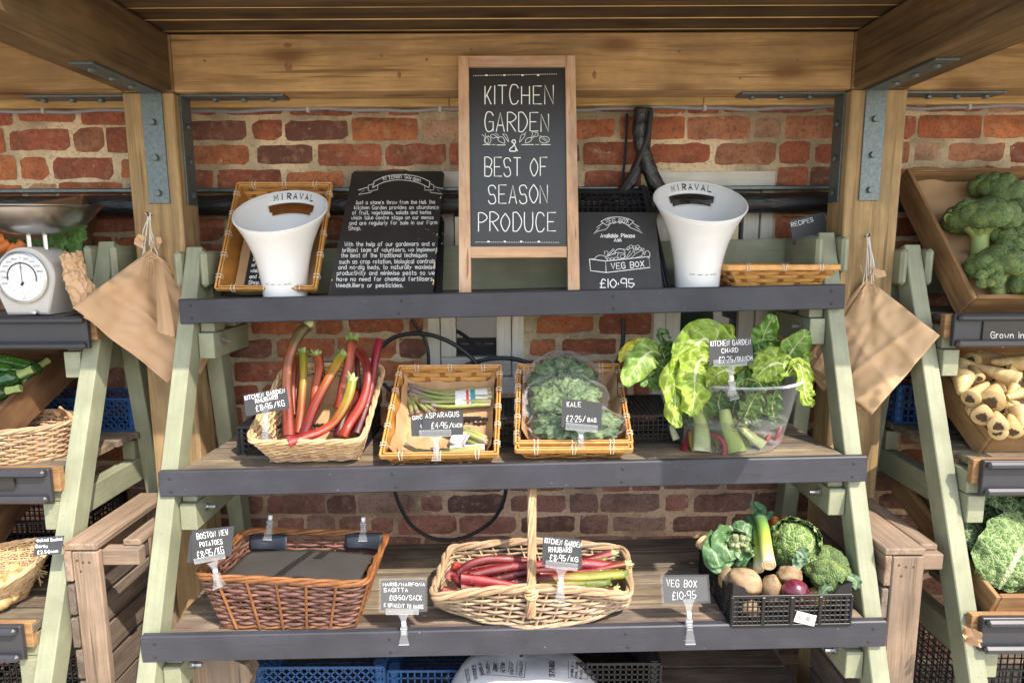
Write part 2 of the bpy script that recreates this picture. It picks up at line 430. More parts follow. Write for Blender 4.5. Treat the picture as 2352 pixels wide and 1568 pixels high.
while y > 1.30:
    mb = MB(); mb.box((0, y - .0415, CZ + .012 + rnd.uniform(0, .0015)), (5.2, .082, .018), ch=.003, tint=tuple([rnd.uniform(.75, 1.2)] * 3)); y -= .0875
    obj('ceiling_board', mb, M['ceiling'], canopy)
    mb = MB(); mb.box((0, y + .00275, CZ + .0105), (5.2, .0042, .012), ch=.0005); obj('lit_edge_strip', mb, M['pine'], canopy)  # pale strip added between boards to paint their lit front edges
mb = MB(); mb.box((0, 1.76, CZ + .034), (5.3, .99, .02)); obj('roof_deck', mb, M['rafter'], canopy)
mb = MB(); mb.box((0, 1.255, CZ + .02), (5.3, .022, .11)); obj('fascia', mb, M['rafter'], canopy)

def bracket(corner, hdir, ndir, parent):
    """L bracket: one arm down from the corner, one along hdir; ndir is the face of the post it lies on"""
    corner = Vector(corner); h = Vector(hdir); n = Vector(ndir); t = .006; wd = .06; La = .315; Lb = .30
    side = Vector((0, 0, 1)).cross(n); m = MB()
    m.box(corner + n * t / 2 - Vector((0, 0, La / 2)), [abs(n[i]) * t + abs(side[i]) * wd + (La if i == 2 else 0) for i in range(3)], ch=.001)
    c2 = corner + n * t + h * (Lb / 2) - Vector((0, 0, t / 2))
    m.box(c2, [abs(h[i]) * Lb + abs(side[i]) * wd * (0 if abs(h[i]) > .5 else 1) + (t if i == 2 else 0) for i in range(3)], ch=.001)
    o = obj('corner_bracket', m, M['steel'], parent)
    for i in range(3):
        for kind in (0, 1):
            b = MB()
            if kind == 0: c = corner + n * (t + .001) - Vector((0, 0, .085 + .1 * i)); ax = n
            else: c = corner + n * t + h * (.09 + .085 * i) - Vector((0, 0, t + .001)); ax = Vector((0, 0, -1))
            b.lathe([(0, 0.008), (.0088, .008), (.0098, .0068), (.0098, 0)], 6, c, ax.to_track_quat('Z', 'Y').to_matrix())
            obj('bolt', b, M['steel'], o)
for (a, b), sgn in ((PXL, 1), (PXR, -1)):
    cx = (a + b) / 2 + .02 * -sgn * -1 * .3
    bracket((cx + .006 * sgn, PF, BZ - .001), (0, -1, 0), (0, -1, 0), canopy)
    bracket((b, PF + .06, BZ - .001), (1, 0, 0), (1, 0, 0), canopy)
    bracket((a, PF + .06, BZ - .001), (-1, 0, 0), (-1, 0, 0), canopy)

for (kx, ky, rx, ry) in ((662, 152, .011, .017), (660, 104, .012, .007), (876, 128, .005, .005), (917, 172, .005, .011), (980, 137, .004, .004), (1135, 210, .007, .006), (1082, 114, .004, .004), (470, 140, .004, .004), (1365, 172, .006, .012), (1832, 148, .005, .016), (1560, 118, .005, .004), (1700, 180, .004, .004)):
    c = PY(kx, ky, PF + .0015); mb = MB(); mb.poly([c + Vector((rx * math.cos(a * .449) * (1 + .15 * math.sin(a * 2.1)), 0, ry * math.sin(a * .449))) for a in range(14)], .001, Vector((0, -1, 0))); obj('knot', mb, M['knot'], canopy)
# ---- things fixed to the wall
def hz(y): return PY(1176, y, WALL - .03).z
t = thing('wall_batten', 'long strip of bright yellow pine fixed along the top of the brick wall', 'batten', (0, WALL, hz(235)))
for (x0, x1) in ((-2.55, -.2), (-.198, .62), (.622, 2.55)):
    mb = MB(); mb.box(((x0 + x1) / 2, WALL - .0325, hz(229)), (x1 - x0, .035, .045)); obj('batten_strip', mb, M['pine'], t)
t = thing('conduit_cable', 'thin grey cable clipped under the yellow pine batten', 'cable', (0, WALL - .02, hz(250)))
mb = MB(); mb.tube([(-2.5 + .05 * i, WALL - .028, hz(250) + .0035 * math.sin(i * .55) + .002 * math.sin(i * 1.7)) for i in range(101)], .0062, 8); obj('cable', mb, plain("grey_cable", (.30, .31, .34), .35), t, True)
M['clipw'] = plain("white_clip", (.6, .6, .58), .4)
for i in range(9):
    mb = MB(); mb.box((-1.95 + i * .43, WALL - .03, hz(250)), (.010, .018, .019), ch=.002); obj('clip', mb, M['clipw'], t)
g = G("black_pipe_wrap"); tc = g.tc(); n = g.noise(g.scale(tc, (14, 40, 40)), 1.5, 5, .65)
g.p(Base_Color=(.012, .012, .013), Roughness=.25, Specular_IOR_Level=.7); g.bump(n, .8, .010); M['wrap'] = g.m
zp = PY(380, 472, WALL - .05).z
t = thing('lagged_pipe', 'thick shiny black pipe running along the brick wall at shelf height', 'pipe', (0, WALL - .05, zp))
mb = MB(); mb.tube([(-2.5 + .1 * i, WALL - .045, zp + .003 * mnoise.noise(Vector((i * .7, 0, 0)))) for i in range(51)], [.033 + .003 * mnoise.noise(Vector((i * 1.3, 5, 0))) for i in range(51)], 14); obj('pipe_sleeve', mb, M['wrap'], t, True)
t2 = MB(); t2.box((0, WALL - .022, zp + .050), (5, .03, .014), ch=.003); tag(obj('cable_tray', t2, M['steel']), 'narrow shiny metal tray on the wall just above the black pipe', 'cable tray')
# two taped cables dividing like a Y in front of the wall, right of the tall sign
for (nm, pts, rr, lab) in (('taped_cable', [(1485, 250), (1482, 300), (1478, 345), (1465, 385), (1443, 425), (1415, 455), (1380, 470)], .017, 'black taped cable bending down left from the batten above the small slate'),
                      ('taped_cable', [(1474, 250), (1470, 300), (1476, 345), (1490, 385), (1508, 425), (1540, 460), (1580, 478)], .021, 'black taped cable bending down right behind the right white bucket')):
    pp = [PY(x, y, WALL - .05 - (.02 if rr > .02 else 0)) for x, y in pts]
    dense = []
    for i in range(len(pp) - 1):
        p0, p1, p2, p3 = pp[max(i - 1, 0)], pp[i], pp[i + 1], pp[min(i + 2, len(pp) - 1)]
        for s in range(8):
            u = s / 8; dense.append(.5 * ((2 * p1) + (-p0 + p2) * u + (2 * p0 - 5 * p1 + 4 * p2 - p3) * u * u + (-p0 + 3 * p1 - 3 * p2 + p3) * u ** 3))
    mb = MB(); mb.tube(dense, [rr * (1.18 + .04 * math.sin(i * 1.1) + .03 * math.sin(i * 2.3)) for i in range(len(dense))], 14); tag(obj(nm, mb, M['wrap'], None, True), lab, 'cable', 'taped cables on the wall')
M['hose'] = plain("black_rubber_hose", (.018, .018, .02), .45)
def spline(pp, k=8, closed=False):
    pp = [Vector(p) for p in pp]; out = []; n = len(pp)
    for i in range(n if closed else n - 1):
        p0, p1, p2, p3 = (pp[(i - 1) % n], pp[i], pp[(i + 1) % n], pp[(i + 2) % n]) if closed else (pp[max(i - 1, 0)], pp[i], pp[i + 1], pp[min(i + 2, n - 1)])
        for s in range(k):
            u = s / k; out.append(.5 * ((2 * p1) + (-p0 + p2) * u + (2 * p0 - 5 * p1 + 4 * p2 - p3) * u * u + (-p0 + 3 * p1 - 3 * p2 + p3) * u ** 3))
    if not closed: out.append(pp[-1])
    return out
for (pts, Y, lab, rr) in (([(872, 800), (905, 775), (950, 766), (1000, 772), (1050, 795), (1095, 835), (1140, 905), (1150, 960)], WALL - .10, 'black hose arching from the rhubarb basket over the window', .0075),
                     ([(945, 735), (968, 765), (982, 800), (984, 850), (975, 900), (940, 940), (905, 905), (880, 880)], WALL - .05, 'black hose hanging down beside the left edge of the window', .006),
                     ([(1048, 850), (1080, 835), (1125, 824), (1170, 823), (1210, 832), (1240, 850), (1262, 880)], WALL - .08, 'black hose bowed low across the window frame between two baskets', .0075),
                     ([(1440, 262), (1438, 320), (1434, 370), (1429, 425)], WALL - .03, 'thin black cable hanging straight down left of the taped cables', .0045),
                     ([(1496, 256), (1488, 310), (1470, 360), (1448, 405), (1420, 445), (1385, 466)], WALL - .095, 'thin shiny black cable crossing in front of the taped cables', .0075),
                     ([(1430, 730), (1432, 760), (1428, 800), (1415, 840), (1400, 880), (1392, 930)], WALL - .06, 'black hose hanging straight between the kale basket and the chard', .0075),
                     ([(906, 1125), (920, 1165), (945, 1205), (980, 1230), (1020, 1240), (1060, 1235), (1100, 1218), (1135, 1190), (1155, 1155), (1163, 1120)], WALL - .10, 'black hose hanging in a loop above the bottom shelf', .0065)):
    mb = MB(); mb.tube(spline([PY(x, y, Y) for x, y in pts]), rr, 8); tag(obj('hose', mb, M['hose'], None, True), lab, 'hose', 'black hoses on the wall')

# ================================================================ MARKET STANDS
M['rust0'] = plain('dark_screw', (.025, .024, .026), .6)
SL = .0185                                        # the middle stand is out of level, its right end higher
def legY(z): return 1.855 - (1.424 - z) * .387
def rearY(z): return 1.955 + (1.57 - z) * .13
SHELF = {}                                        # (stand, level) -> (z at x=0, slope, front y, back y)
def rack(name, label, xl, xr, levels, slope, fasc, deckx, sh=0.0, channel=False, zt=1.565):
    xm = (xl + xr) / 2
    def Z(z, x): return z + slope * (x - xm)
    r = thing(name, label, 'market stand', (xm, 1.7, 0))
    for x in (xl, xr):
        top = Z(zt, x)
        mb = MB(); mb.bar((x, legY(0) + .044 + sh, 0), (x, legY(top) + .044 + sh, top), .047, .062, (0, 1, -.387), ch=.0025); obj('leg', mb, M['sage'], r)
        mb = MB(); mb.bar((x, rearY(0) + .02, 0), (x, rearY(top) + .02, top - .02), .05, .062, (0, 1, .1), ch=.0025); obj('rear_leg', mb, M['sage'], r)
        for s in (-1, 1):
            mb = MB(); mb.box((x + s * .0375, 1.995 + sh * .5, top - .055), (.022, .225, .105), ch=.008); obj('top_cleat', mb, M['sage'], r)
        s = 1 if x < xm else -1
        for k, (z, yf, yb) in enumerate(levels):
            z0 = Z(z, x) - .135
            xo = x + s * .0485
            mb = MB(); mb.bar((xo, yf + .025, z0), (xo, yb + .005, z0), .045, .075, ch=.002); rl = obj('side_rail', mb, M['sage'], r)
            mb = MB(); c = Vector((xo + s * .024, yf + .075, z0 + .01)); mb.lathe([(0, .03), (.0055, .03), (.0055, .008), (.011, .008), (.011, 0)], 6, c, Vector((s, 0, 0)).to_track_quat('Z', 'Y').to_matrix()); obj('bolt', mb, M['zinc'], rl)
            for (yy, dd) in ((yf + .075, .07), (yb - .06, .05)):
                mb = MB(); mb.box((xo, yy, z0 + .0705), (.04, dd, .062)); obj('cleat', mb, M['sage'], r)
    zb = Z(zt, xm) - .075
    mb = MB(); mb.bar((xl - .06, 2.118, zb - slope * (xr - xl) / 2), (xr + .06, 2.118, zb + slope * (xr - xl) / 2), .02, .145, ch=.002); obj('back_board', mb, M['sage'], r)
    for k, (z, yf, yb) in enumerate(levels):
        n = int((yb - yf - .024) / .088); wd = (yb - yf - .024) / n - .010
        for i in range(n):
            y = yf + .026 + (wd + .010) * i + wd / 2; a = deckx[0] - rnd.uniform(-.012, .012); b = deckx[1] + rnd.uniform(-.012, .012)
            if i == 0: a += .006; b -= .006
            kk = rnd.uniform(.68, 1.25)
            mb = MB(); mb.bar((a, y, Z(z, a) - .0145), (b, y, Z(z, b) - .0145), wd, .022, ch=.002, tint=(kk, kk * rnd.uniform(.96, 1.03), kk * rnd.uniform(.92, 1.05))); obj('shelf_board', mb, M['deck'], r)
        SHELF[(name, k)] = (z, slope, xm, yf, yb)
        fa, fb = fasc[k]
        mb = MB()
        if not channel:
            mb.bar((fa, yf + .012, Z(z, fa) - .032), (fb, yf + .012, Z(z, fb) - .032), .022, .071, ch=.003); fo = obj('front_fascia', mb, M['slate'], r)
            for xx in (-.918, -.318, .292, .914):
                for dz in (-.018, .018):
                    m2 = MB(); m2.lathe([(.0003, .0012), (.0036, .0012), (.0046, .0004), (.0046, 0)], 8, (xx + rnd.uniform(-.006, .006), yf + .001, Z(z, xx) - .034 + dz), Vector((0, -1, 0)).to_track_quat('Z', 'Y').to_matrix()); obj('screw', m2, M['rust0'], fo)
        else:
            zc = z - .04; h = .092
            mb.bar((fa, yf + .014, zc), (fb, yf + .014, zc), .016, h, ch=.002)
            for s in (-1, 1):
                zz = zc + s * (h / 2 - .010)
                mb.bar((fa + (.004 if fa > 0 else 0), yf - .002, zz), (fb - (.004 if fb < 0 else 0), yf - .002, zz), .016, .020, ch=.006)
            obj('front_channel', mb, M['channel'], r)
            mb = MB(); mb.box(((fa + fb) / 2, yf + .034, zc + .01), (abs(fb - fa) + .03, .02, .066)); obj('front_rail', mb, M['cratew'], r)
    return r
rackC = rack('market_stand', 'sage green tiered stand with grey front boards between the two posts', -.941, .938,
     [(1.424, 1.823, 2.09), (.9745, 1.648, 2.10), (.588, 1.505, 2.02)], SL, [(-.953, .952)] * 3, (-.905, .905))
rackL = rack('market_stand', 'left sage green tiered stand cut off by the picture edge, holding the white scale', -3.0, -1.204,
     [(1.362, 1.770, 2.10), (.968, 1.630, 2.10), (.605, 1.49, 2.06)], 0, [(-3.05, PY(198, 770, 1.77).x), (-3.05, PY(110, 1110, 1.63).x), (-3.05, PY(45, 1475, 1.49).x)], (-2.95, -1.225), 0, True)
rackR = rack('market_stand', 'right sage green tiered stand cut off by the picture edge, holding the broccoli', 1.188, 3.0,
     [(1.36, 1.750, 2.10), (.99, 1.600, 2.10), (.610, 1.50, 2.06)], 0, [(PY(2193, 780, 1.75).x, 3.05), (PY(2262, 1090, 1.60).x, 3.05), (PY(2256, 1480, 1.50).x, 3.05)], (1.225, 2.95), 0, True, 1.545)
def zs(st, k, x):
    z, sl, xm, yf, yb = SHELF[('market_stand', k)] if st is None else SH[st][k]
    return z + sl * (x - xm)
SH = {'C': [(1.424, SL, -.0015), (.9745, SL, -.0015), (.588, SL, -.0015)], 'L': [(1.362, 0, 0), (.968, 0, 0), (.605, 0, 0)], 'R': [(1.36, 0, 0), (.99, 0, 0), (.610, 0, 0)]}
def top(st, k, x):
    z, sl, xm = SH[st][k]; return z + sl * (x - xm) - .0035
def SHP(st, k, px, py):
    """the point of a shelf's surface seen at a pixel"""
    z, sl, xm = SH[st][k]; n = Vector((-sl, 0, 1)); return PN(px, py, (xm, 0, z - .0035), n)
# ================================================================ LETTERING: a single-stroke hand alphabet
GL = {}
for ln in """A 022842 1434|B 0208 ~0828473505 ~0525443202|C ~4738180604123243|D 0208 ~082846442202|E 48080242 0535|F 480802 0535
G ~4738180604123243 254542|H 0208 4248 0545|I 0208|J ~28231203|K 0208 3804 1532|L 080232|M 0208244842|N 02084248|O ~280604224446 28|P 0208 ~082847462505
R 0208 ~082847462505 1542|S ~47381807153543321203|T 0848 2822|U ~080412324448|V 082248|W 0812263248|X 0842 0248|Y 0825 4822|Z 08480242
0 ~28060422444628|1 0208|2 ~071838473502 0242|3 ~0738473515 ~153544321203|4 380444 3632|5 380805 ~053544332203|6 ~381604123244351504|7 084812|8 ~280725432203254728|9 ~473818061535 4842
£ ~473828161302 0242 0535|/ 0248|. 0203|· 0405|, 0301|' 0807|- 0525|& ~422617283725030212323 4
a ~36160503122234 3632|b 0802 ~042635332203|c ~3526160503122233|d 3832 ~3426160503122233|e ~0434352616050312 2233|f ~38281712 0626|g ~3616050312223436 ~363120 00|h 0802 ~04263532
i 0602 0708|j ~26211000 2728|k 0802 2604 1432|l 0802|m 0602 ~04162522 ~24364542|n 0602 ~04263532|o ~160503122233352616|p 0600 ~052635332203|q 3630 ~36160503122234
r 0602 ~041626|s ~352616051424332202|t ~18131222 0626|u ~0603122234 3632|v 061226|w 0612243246|x 0632 0236|y 0623 3600|z 06360232""".replace("\n", "|").split("|"):
    ch, *st = ln.split(" ")
    st2 = []
    for q in st:                                   # a stroke split by a stray space is joined again
        if st2 and len(q) == 2: st2[-1] += q
        elif st2 and len(st2[-1].replace("~", "")) % 2: st2[-1] += q
        elif st2 and len(q) == 1: st2[-1] += q
        else: st2.append(q)
    L = []
    for q in st2:
        cur = q[0] == "~"; q = q.replace("~", "")
        if len(q) % 2: q = q[:-1]
        L.append((cur, [(int(q[i]), int(q[i + 1]) - 2) for i in range(0, len(q), 2)]))
    GL[ch] = L
def gl_w(ch):
    if ch == " ": return 2.6
    if ch not in GL: return 2
    return max(p[0] for _, pts in GL[ch] for p in pts)
def ribbon(mb, pts, wd, fm):
    """flat stroke of half width wd along 2-D points; fm maps 2-D to 3-D"""
    n = len(pts); ids = []
    for i in range(n):
        a = pts[max(i - 1, 0)]; b = pts[min(i + 1, n - 1)]
        dx, dy = b[0] - a[0], b[1] - a[1]; l = math.hypot(dx, dy) or 1
        nx, ny = -dy / l * wd, dx / l * wd; ex, ey = (dx / l * wd * .6, dy / l * wd * .6)
        q = pts[i]
        if i == 0: q = (q[0] - ex, q[1] - ey)
        if i == n - 1: q = (q[0] + ex, q[1] + ey)
        ids.append((mb.vert(fm(q[0] + nx, q[1] + ny)), mb.vert(fm(q[0] - nx, q[1] - ny))))
    for i in range(n - 1): mb.f.append((ids[i][0], ids[i][1], ids[i + 1][1], ids[i + 1][0]))
def smooth2(pts, k=5):
    return [(p.x, p.y) for p in spline([Vector((a, b, 0)) for a, b in pts], k)]
def write(mb, s, fm, x0, y0, x1, y1, h, wt, jit=.03, gap=1.7, slant=0.0):
    """letters of cap height h between (x0,y0) and (x1,y1), y growing downwards as in the picture"""
    tot = sum(gl_w(c) for c in s) + gap * (len(s) - 1); L = math.hypot(x1 - x0, y1 - y0); sx = L / max(tot, 2.5); sy = h / 6
    ux, uy = (x1 - x0) / L, (y1 - y0) / L; cur = 0
    for c in s:
        jx, jy, js = rnd.uniform(-jit, jit) * 4, rnd.uniform(-jit, jit) * 6, 1 + rnd.uniform(-jit, jit) * 2
        for cv, pts in GL.get(c, []):
            q = [((cur + jx + p[0] * js) * sx + slant * p[1] * sy, (p[1] * js + jy) * sy) for p in pts]
            if cv and len(q) > 2: q = smooth2(q)
            q = [(x0 + a * ux + b * uy, y0 + a * uy - b * ux) for a, b in q]
            ribbon(mb, q, wt / 2, fm)
        cur += gl_w(c) + gap
def plane(p0, lean=0, yaw=0):
    """a board's plane through p0 leaning back by 'lean' degrees; returns pixel->point, normal"""
    n = Matrix.Rotation(R(yaw), 3, 'Z') @ Vector((0, -math.cos(R(lean)), math.sin(R(lean))))
    p0 = Vector(p0)
    return (lambda x, y, off=0.0: PN(x, y, p0 + n * off, n)), n
M['chalk'] = plain("white_chalk_paint", (.86, .86, .84), .7, var=.06)
M['black_ink'] = plain("black_print", (.03, .03, .03), .5)
M['card'] = plain("grey_black_card", (.05, .051, .056), .55, var=.25, nsc=12)
M['board'] = plain("worn_blackboard", (.036, .033, .031), .42, var=.4, nsc=8, bump=.1)
M['slatebd'] = plain("dark_slate_board", (.042, .041, .040), .5, var=.25, nsc=25)
def film(name, tintc=(1, 1, 1), gloss=.10, rough=.08, opac=.06, bump=0, bsc=20):
    g = G(name); tr = g.t.nodes.new("ShaderNodeBsdfTransparent"); tr.inputs[0].default_value = (*tintc, 1)
    fr = g.t.nodes.new("ShaderNodeLayerWeight"); fr.inputs[0].default_value = .25
    g.p(Base_Color=(.9, .92, .93), Roughness=rough, Specular_IOR_Level=.7)
    if bump: g.bump(g.noise(g.tc(), bsc, 4, .6, 1.0), bump, .006)
    mx = g.t.nodes.new("ShaderNodeMixShader"); f = g.math('ADD', g.math('MULTIPLY', fr.outputs["Fresnel"], gloss * 4), opac)
    g.link(f, mx.inputs[0]); g.link(tr.outputs[0], mx.inputs[1]); g.link(g.b.outputs[0], mx.inputs[2]); g.link(mx.outputs[0], g.out.inputs[0]); return g.m
M['acryl'] = film("clear_acrylic", (.94, .95, .96), .18, .1, .10)
M['clear'] = film("clear_plastic_bucket", (.96, .96, .95), .10, .06, .015)
M['bagfilm'] = film("clear_crinkled_film", (.99, .99, .99), .085, .07, .0, 1.0, 45)
M['water'] = film("cloudy_water", (.84, .81, .72), .04, .05, .02)
M['sleeve'] = film('clear_sleeve_film', (.97, .97, .98), .05, .12, .07)
M['joint'] = plain("white_plastic_joint", (.8, .8, .8), .3)

def price_sign(label, conv, quad, Y, lines, stem=None, bar=None, lean=6, yaw=0, second=None, sleeve=False, wt=1.0, group='price cards in clear clips', base=None):
    """card with chalk writing held by a clear clip. quad = TL,TR,BR,BL in crop pixels"""
    q = [conv(*p) for p in quad]; cx = sum(p[0] for p in q) / 4; cy = sum(p[1] for p in q) / 4
    c0 = PY(cx, cy, Y); fp, n = plane(c0, lean, yaw)
    t = thing('price_sign', label, 'price sign', c0, group)
    mb = MB(); mb.poly([fp(*q[3]), fp(*q[2]), fp(*q[1]), fp(*q[0])], .0012, n)
    cd = obj('card', mb, M['card'], t)
    if sleeve:
        sl = MB(); e = 5; m = MB()
        qq = [(q[0][0] - e, q[0][1] - e), (q[1][0] + e, q[1][1] - e), (q[2][0] + e, q[2][1] + e), (q[3][0] - e, q[3][1] + e)]
        sl.poly([fp(*p, .0022) for p in reversed(qq)], 0, n); obj('clear_sleeve', sl, M['sleeve'], t)
    mb = MB(); fm = lambda x, y: fp(x, y, .0006 if not sleeve else .0008)
    for (s, x0, y0, x1, y1, h) in lines:
        a = conv(x0, y0); b = conv(x1, y1); k = conv(0, h)[1] - conv(0, 0)[1]; write(mb, s, fm, a[0], a[1], b[0], b[1], k, min(wt, 1.25), .02, 2.1)
    obj('lettering', mb, M['chalk'], cd)
    if second:
        q2 = [conv(*p) for p in second[0]]; mb = MB(); mb.poly([fp(*q2[3], -.004), fp(*q2[2], -.004), fp(*q2[1], -.004), fp(*q2[0], -.004)], .0012, n); c2 = obj('rear_card', mb, M['card'], t)
        if second[1]:
            mb = MB()
            for (s, x0, y0, x1, y1, h) in second[1]:
                a = conv(x0, y0); b = conv(x1, y1); write(mb, s, lambda x, y: fp(x, y, -.0034), a[0], a[1], b[0], b[1], conv(0, h)[1] - conv(0, 0)[1], wt)
            obj('lettering', mb, M['chalk'], c2)
    if bar:
        b0, b1, hh = conv(*bar[0]), conv(*bar[1]), bar[2]
        mb = MB()
        for off, th in ((.004, .003), (-.004, .003)):
            mb.bar(fp(*b0, off), fp(*b1, off), th, hh, (0, 0, 1), ch=.0006)
        obj('clip_bar', mb, M['acryl'], t)
    if stem:
        s0, s1 = conv(*stem[0]), conv(*stem[1])
        clip_stem(fp(*s0, .003), PY(s1[0], s1[1], base if base else fp(*s1).y), t, n)
    return t
def clip_stem(a, b, parent, n):
    """joint ball on a waisted spring clip between two points"""
    ax = (b - a); L = ax.length; d = ax.normalized(); sd_ = d.cross(n).normalized(); nn = sd_.cross(d)
    mb = MB(); prof = [(0, .016), (.1, .011), (.22, .007), (.30, .006)]
    for s in (-1, 1):
        ids = []
        for (u, wdt) in prof: ids.append((mb.vert(a + d * L * u + sd_ * wdt + nn * .0022 * s), mb.vert(a + d * L * u - sd_ * wdt + nn * .0022 * s)))
        for i in range(len(ids) - 1): mb.f.append((ids[i][0], ids[i][1], ids[i + 1][1], ids[i + 1][0]))
    obj('clip_head', mb, M['acryl'], parent)
    mb = MB(); mb.tube([a + d * L * .30, a + d * L * .36, a + d * L * .43], [.0055, .0065, .0055], 10); obj('joint', mb, M['joint'], parent, True)
    mb = MB(); prof = [(.43, .007, .003), (.50, .0085, .005), (.60, .0075, .005), (.75, .0085, .006), (.9, .0115, .008), (1, .013, .009)]
    for s in (-1, 1):
        ids = []
        for (u, wdt, th) in prof: ids.append((mb.vert(a + d * L * u + sd_ * wdt + nn * th * s), mb.vert(a + d * L * u - sd_ * wdt + nn * th * s)))
        for i in range(len(ids) - 1): mb.f.append((ids[i][0], ids[i][1], ids[i + 1][1], ids[i + 1][0]))
    for u in (.56, .62, .68): mb.bar(a + d * L * u - sd_ * .006 + nn * .006, a + d * L * u + sd_ * .006 + nn * .006, .002, .002, ch=.0004)
    for (u, wdt, th) in (prof[1], prof[-1]): mb.bar(a + d * L * u - sd_ * wdt + nn * th, a + d * L * u + sd_ * wdt + nn * th, .0022, .0022, ch=.0004)
    obj('clip_jaw', mb, M['acryl'], parent)

# ================================================================ TOP SHELF OF THE MIDDLE STAND
c5 = lambda x, y: (404.25 + .28125 * x, 367.5 + .28125 * y)
c6 = lambda x, y: (1010.6 + .3868 * x, 91.9 + .3868 * y)
c7 = lambda x, y: (1378.1 + .27344 * x, 367.5 + .27344 * y)
# ---- tall chalkboard in a pine frame
xs_, zt_ = 0, top('C', 0, 0)
fp, n = plane((0, 1.862, zt_), 4.2)
t = thing('tall_chalkboard', 'tall pine framed chalkboard reading kitchen garden and best of season produce', 'chalkboard', fp(1190, 690))
yb = 700
for (pts) in ([(1053, 129), (1076, 129), (1082, yb), (1054.5, yb)], [(1298.5, 128), (1321, 128), (1332.5, yb), (1305.5, yb)]):
    mb = MB(); q = [fp(*p, .012) for p in reversed(pts)]; zmin = top('C', 0, q[0].x) + .001
    for i in (0, 1):
        a, b = (q[0], q[3]) if i == 0 else (q[1], q[2])
        k = (zmin - b.z) / (a.z - b.z); q[0 if i == 0 else 1] = b + (a - b) * k
    L = (q[3] - q[0]).length
    mb.poly(q, .026, n)
    o = Vector((rnd.uniform(0, 50), rnd.uniform(0, 50), 0)); mb.t = [Vector((v.z, v.x, v.y)) + o for v in mb.v]; obj('stile', mb, M['easel'], t)
for pts in ([(1076.5, 129), (1298, 128), (1298.3, 152.5), (1076.8, 153)], [(1079.5, 566.5), (1301.5, 566), (1302, 590.5), (1080, 592)]):
    mb = MB(); mb.poly([fp(*p, .010) for p in reversed(pts)], .022, n); o = Vector((rnd.uniform(0, 50), rnd.uniform(0, 50), 0)); mb.t = [Vector((v.x, v.z, v.y)) + o for v in mb.v]; obj('rail', mb, M['easel'], t)
mb = MB(); mb.poly([fp(*p) for p in ((1080, 567), (1301.5, 566.5), (1298, 152), (1076, 152))], .006, n)
g = G("chalkboard_face"); tc = g.tc(); nn_ = g.noise(g.scale(tc, (14, 14, 60)), 3, 5, .6)
g.p(Base_Color=g.mix(g.ramp(nn_, (.35, 0.0), (.7, .4)), (.018, .0165, .016), (.036, .032, .029)), Roughness=.36, Specular_IOR_Level=.5); g.bump(nn_, .15, .001); M['cb'] = g.m
bd = obj('board', mb, M['cb'], t)
mb = MB(); fm = lambda x, y: fp(x, y, .0008)
for (s, x0, x1, y, h) in (("KITCHEN", 268, 672, 380, 108), ("GARDEN", 268, 647, 543, 108), ("BEST OF", 265, 636, 808, 108), ("SEASON", 287, 638, 970, 106), ("PRODUCE", 228, 688, 1135, 110)):
    a = c6(x0, y); b = c6(x1, y); write(mb, s, fm, a[0], a[1], b[0], b[1], h * .3868, 2.1, .02)
a = c6(415, 660); b = c6(460, 660); write(mb, "&", fm, a[0], a[1], b[0], b[1], 26, 2.2, 0)
def line(pts, wd=1.1, conv=c6, m=None, f=None, sm=False):
    q = [conv(*p) for p in pts]; ribbon(m if m is not None else mb, smooth2(q) if sm else q, wd / 2, f or fm)
def ring(x, y, rx, ry, wd=1.0, conv=c6, a0=0, a1=6.283, m=None, f=None, k=16):
    line([(x + rx * math.cos(a0 + (a1 - a0) * i / k), y + ry * math.sin(a0 + (a1 - a0) * i / k)) for i in range(k + 1)], wd, conv, m, f)
for (y, x0, x1, bigs) in ((213, 198, 690, (275, 382, 490, 583)), (1200, 213, 703, (288, 385, 482, 587))):
    for i in range(48):
        x = x0 + (x1 - x0) * i / 47; yy = y - 10 * (i / 47) * (1 if y < 500 else -.2); line([(x, yy), (x + 3, yy)], 1.3)
    for x in bigs: line([(x - 4, y - 3), (x + 4, y - 3)], 3.6)
for (x0, x1, y) in ((255, 298, 622), (338, 388, 624), (485, 555, 622), (600, 655, 622)): line([(x0, y), (x1, y)], 1.5)
for x in (308, 316, 324, 568, 576, 584): line([(x, 622), (x + 3, 622)], 1.5)
# the little chalk vegetables
ring(283, 595, 20, 22); ring(278, 597, 10, 17, .7); line([(265, 575), (250, 562)], .9); line([(272, 573), (268, 556)], .9); line([(280, 573), (290, 570)], .9)
line([(345, 585), (348, 600), (384, 614), (378, 585), (360, 575), (345, 585)], 1, sm=True); line([(345, 582), (330, 578), (318, 585), (300, 570), (312, 560), (330, 570), (345, 580)], .9, sm=True); line([(350, 576), (340, 560), (325, 558)], .8, sm=True)
line([(372, 560), (386, 560), (396, 568), (408, 606), (384, 575), (372, 560)], .9, sm=True)
line([(506, 613), (512, 590), (532, 580), (546, 590), (530, 606), (506, 613)], 1, sm=True); line([(540, 580), (550, 560), (545, 545), (562, 548), (580, 555), (582, 570), (562, 575), (545, 583)], .9, sm=True); line([(548, 578), (570, 560)], .7)
line([(472, 608), (480, 572), (495, 560), (505, 566), (498, 580), (472, 608)], .9, sm=True); line([(498, 562), (512, 549)], .9)
ring(620, 593, 30, 20, 1); line([(598, 580), (590, 572), (604, 570)], .9); line([(604, 585), (635, 604)], .7); line([(612, 580), (642, 598)], .7)
obj('lettering', mb, M['chalk'], bd)

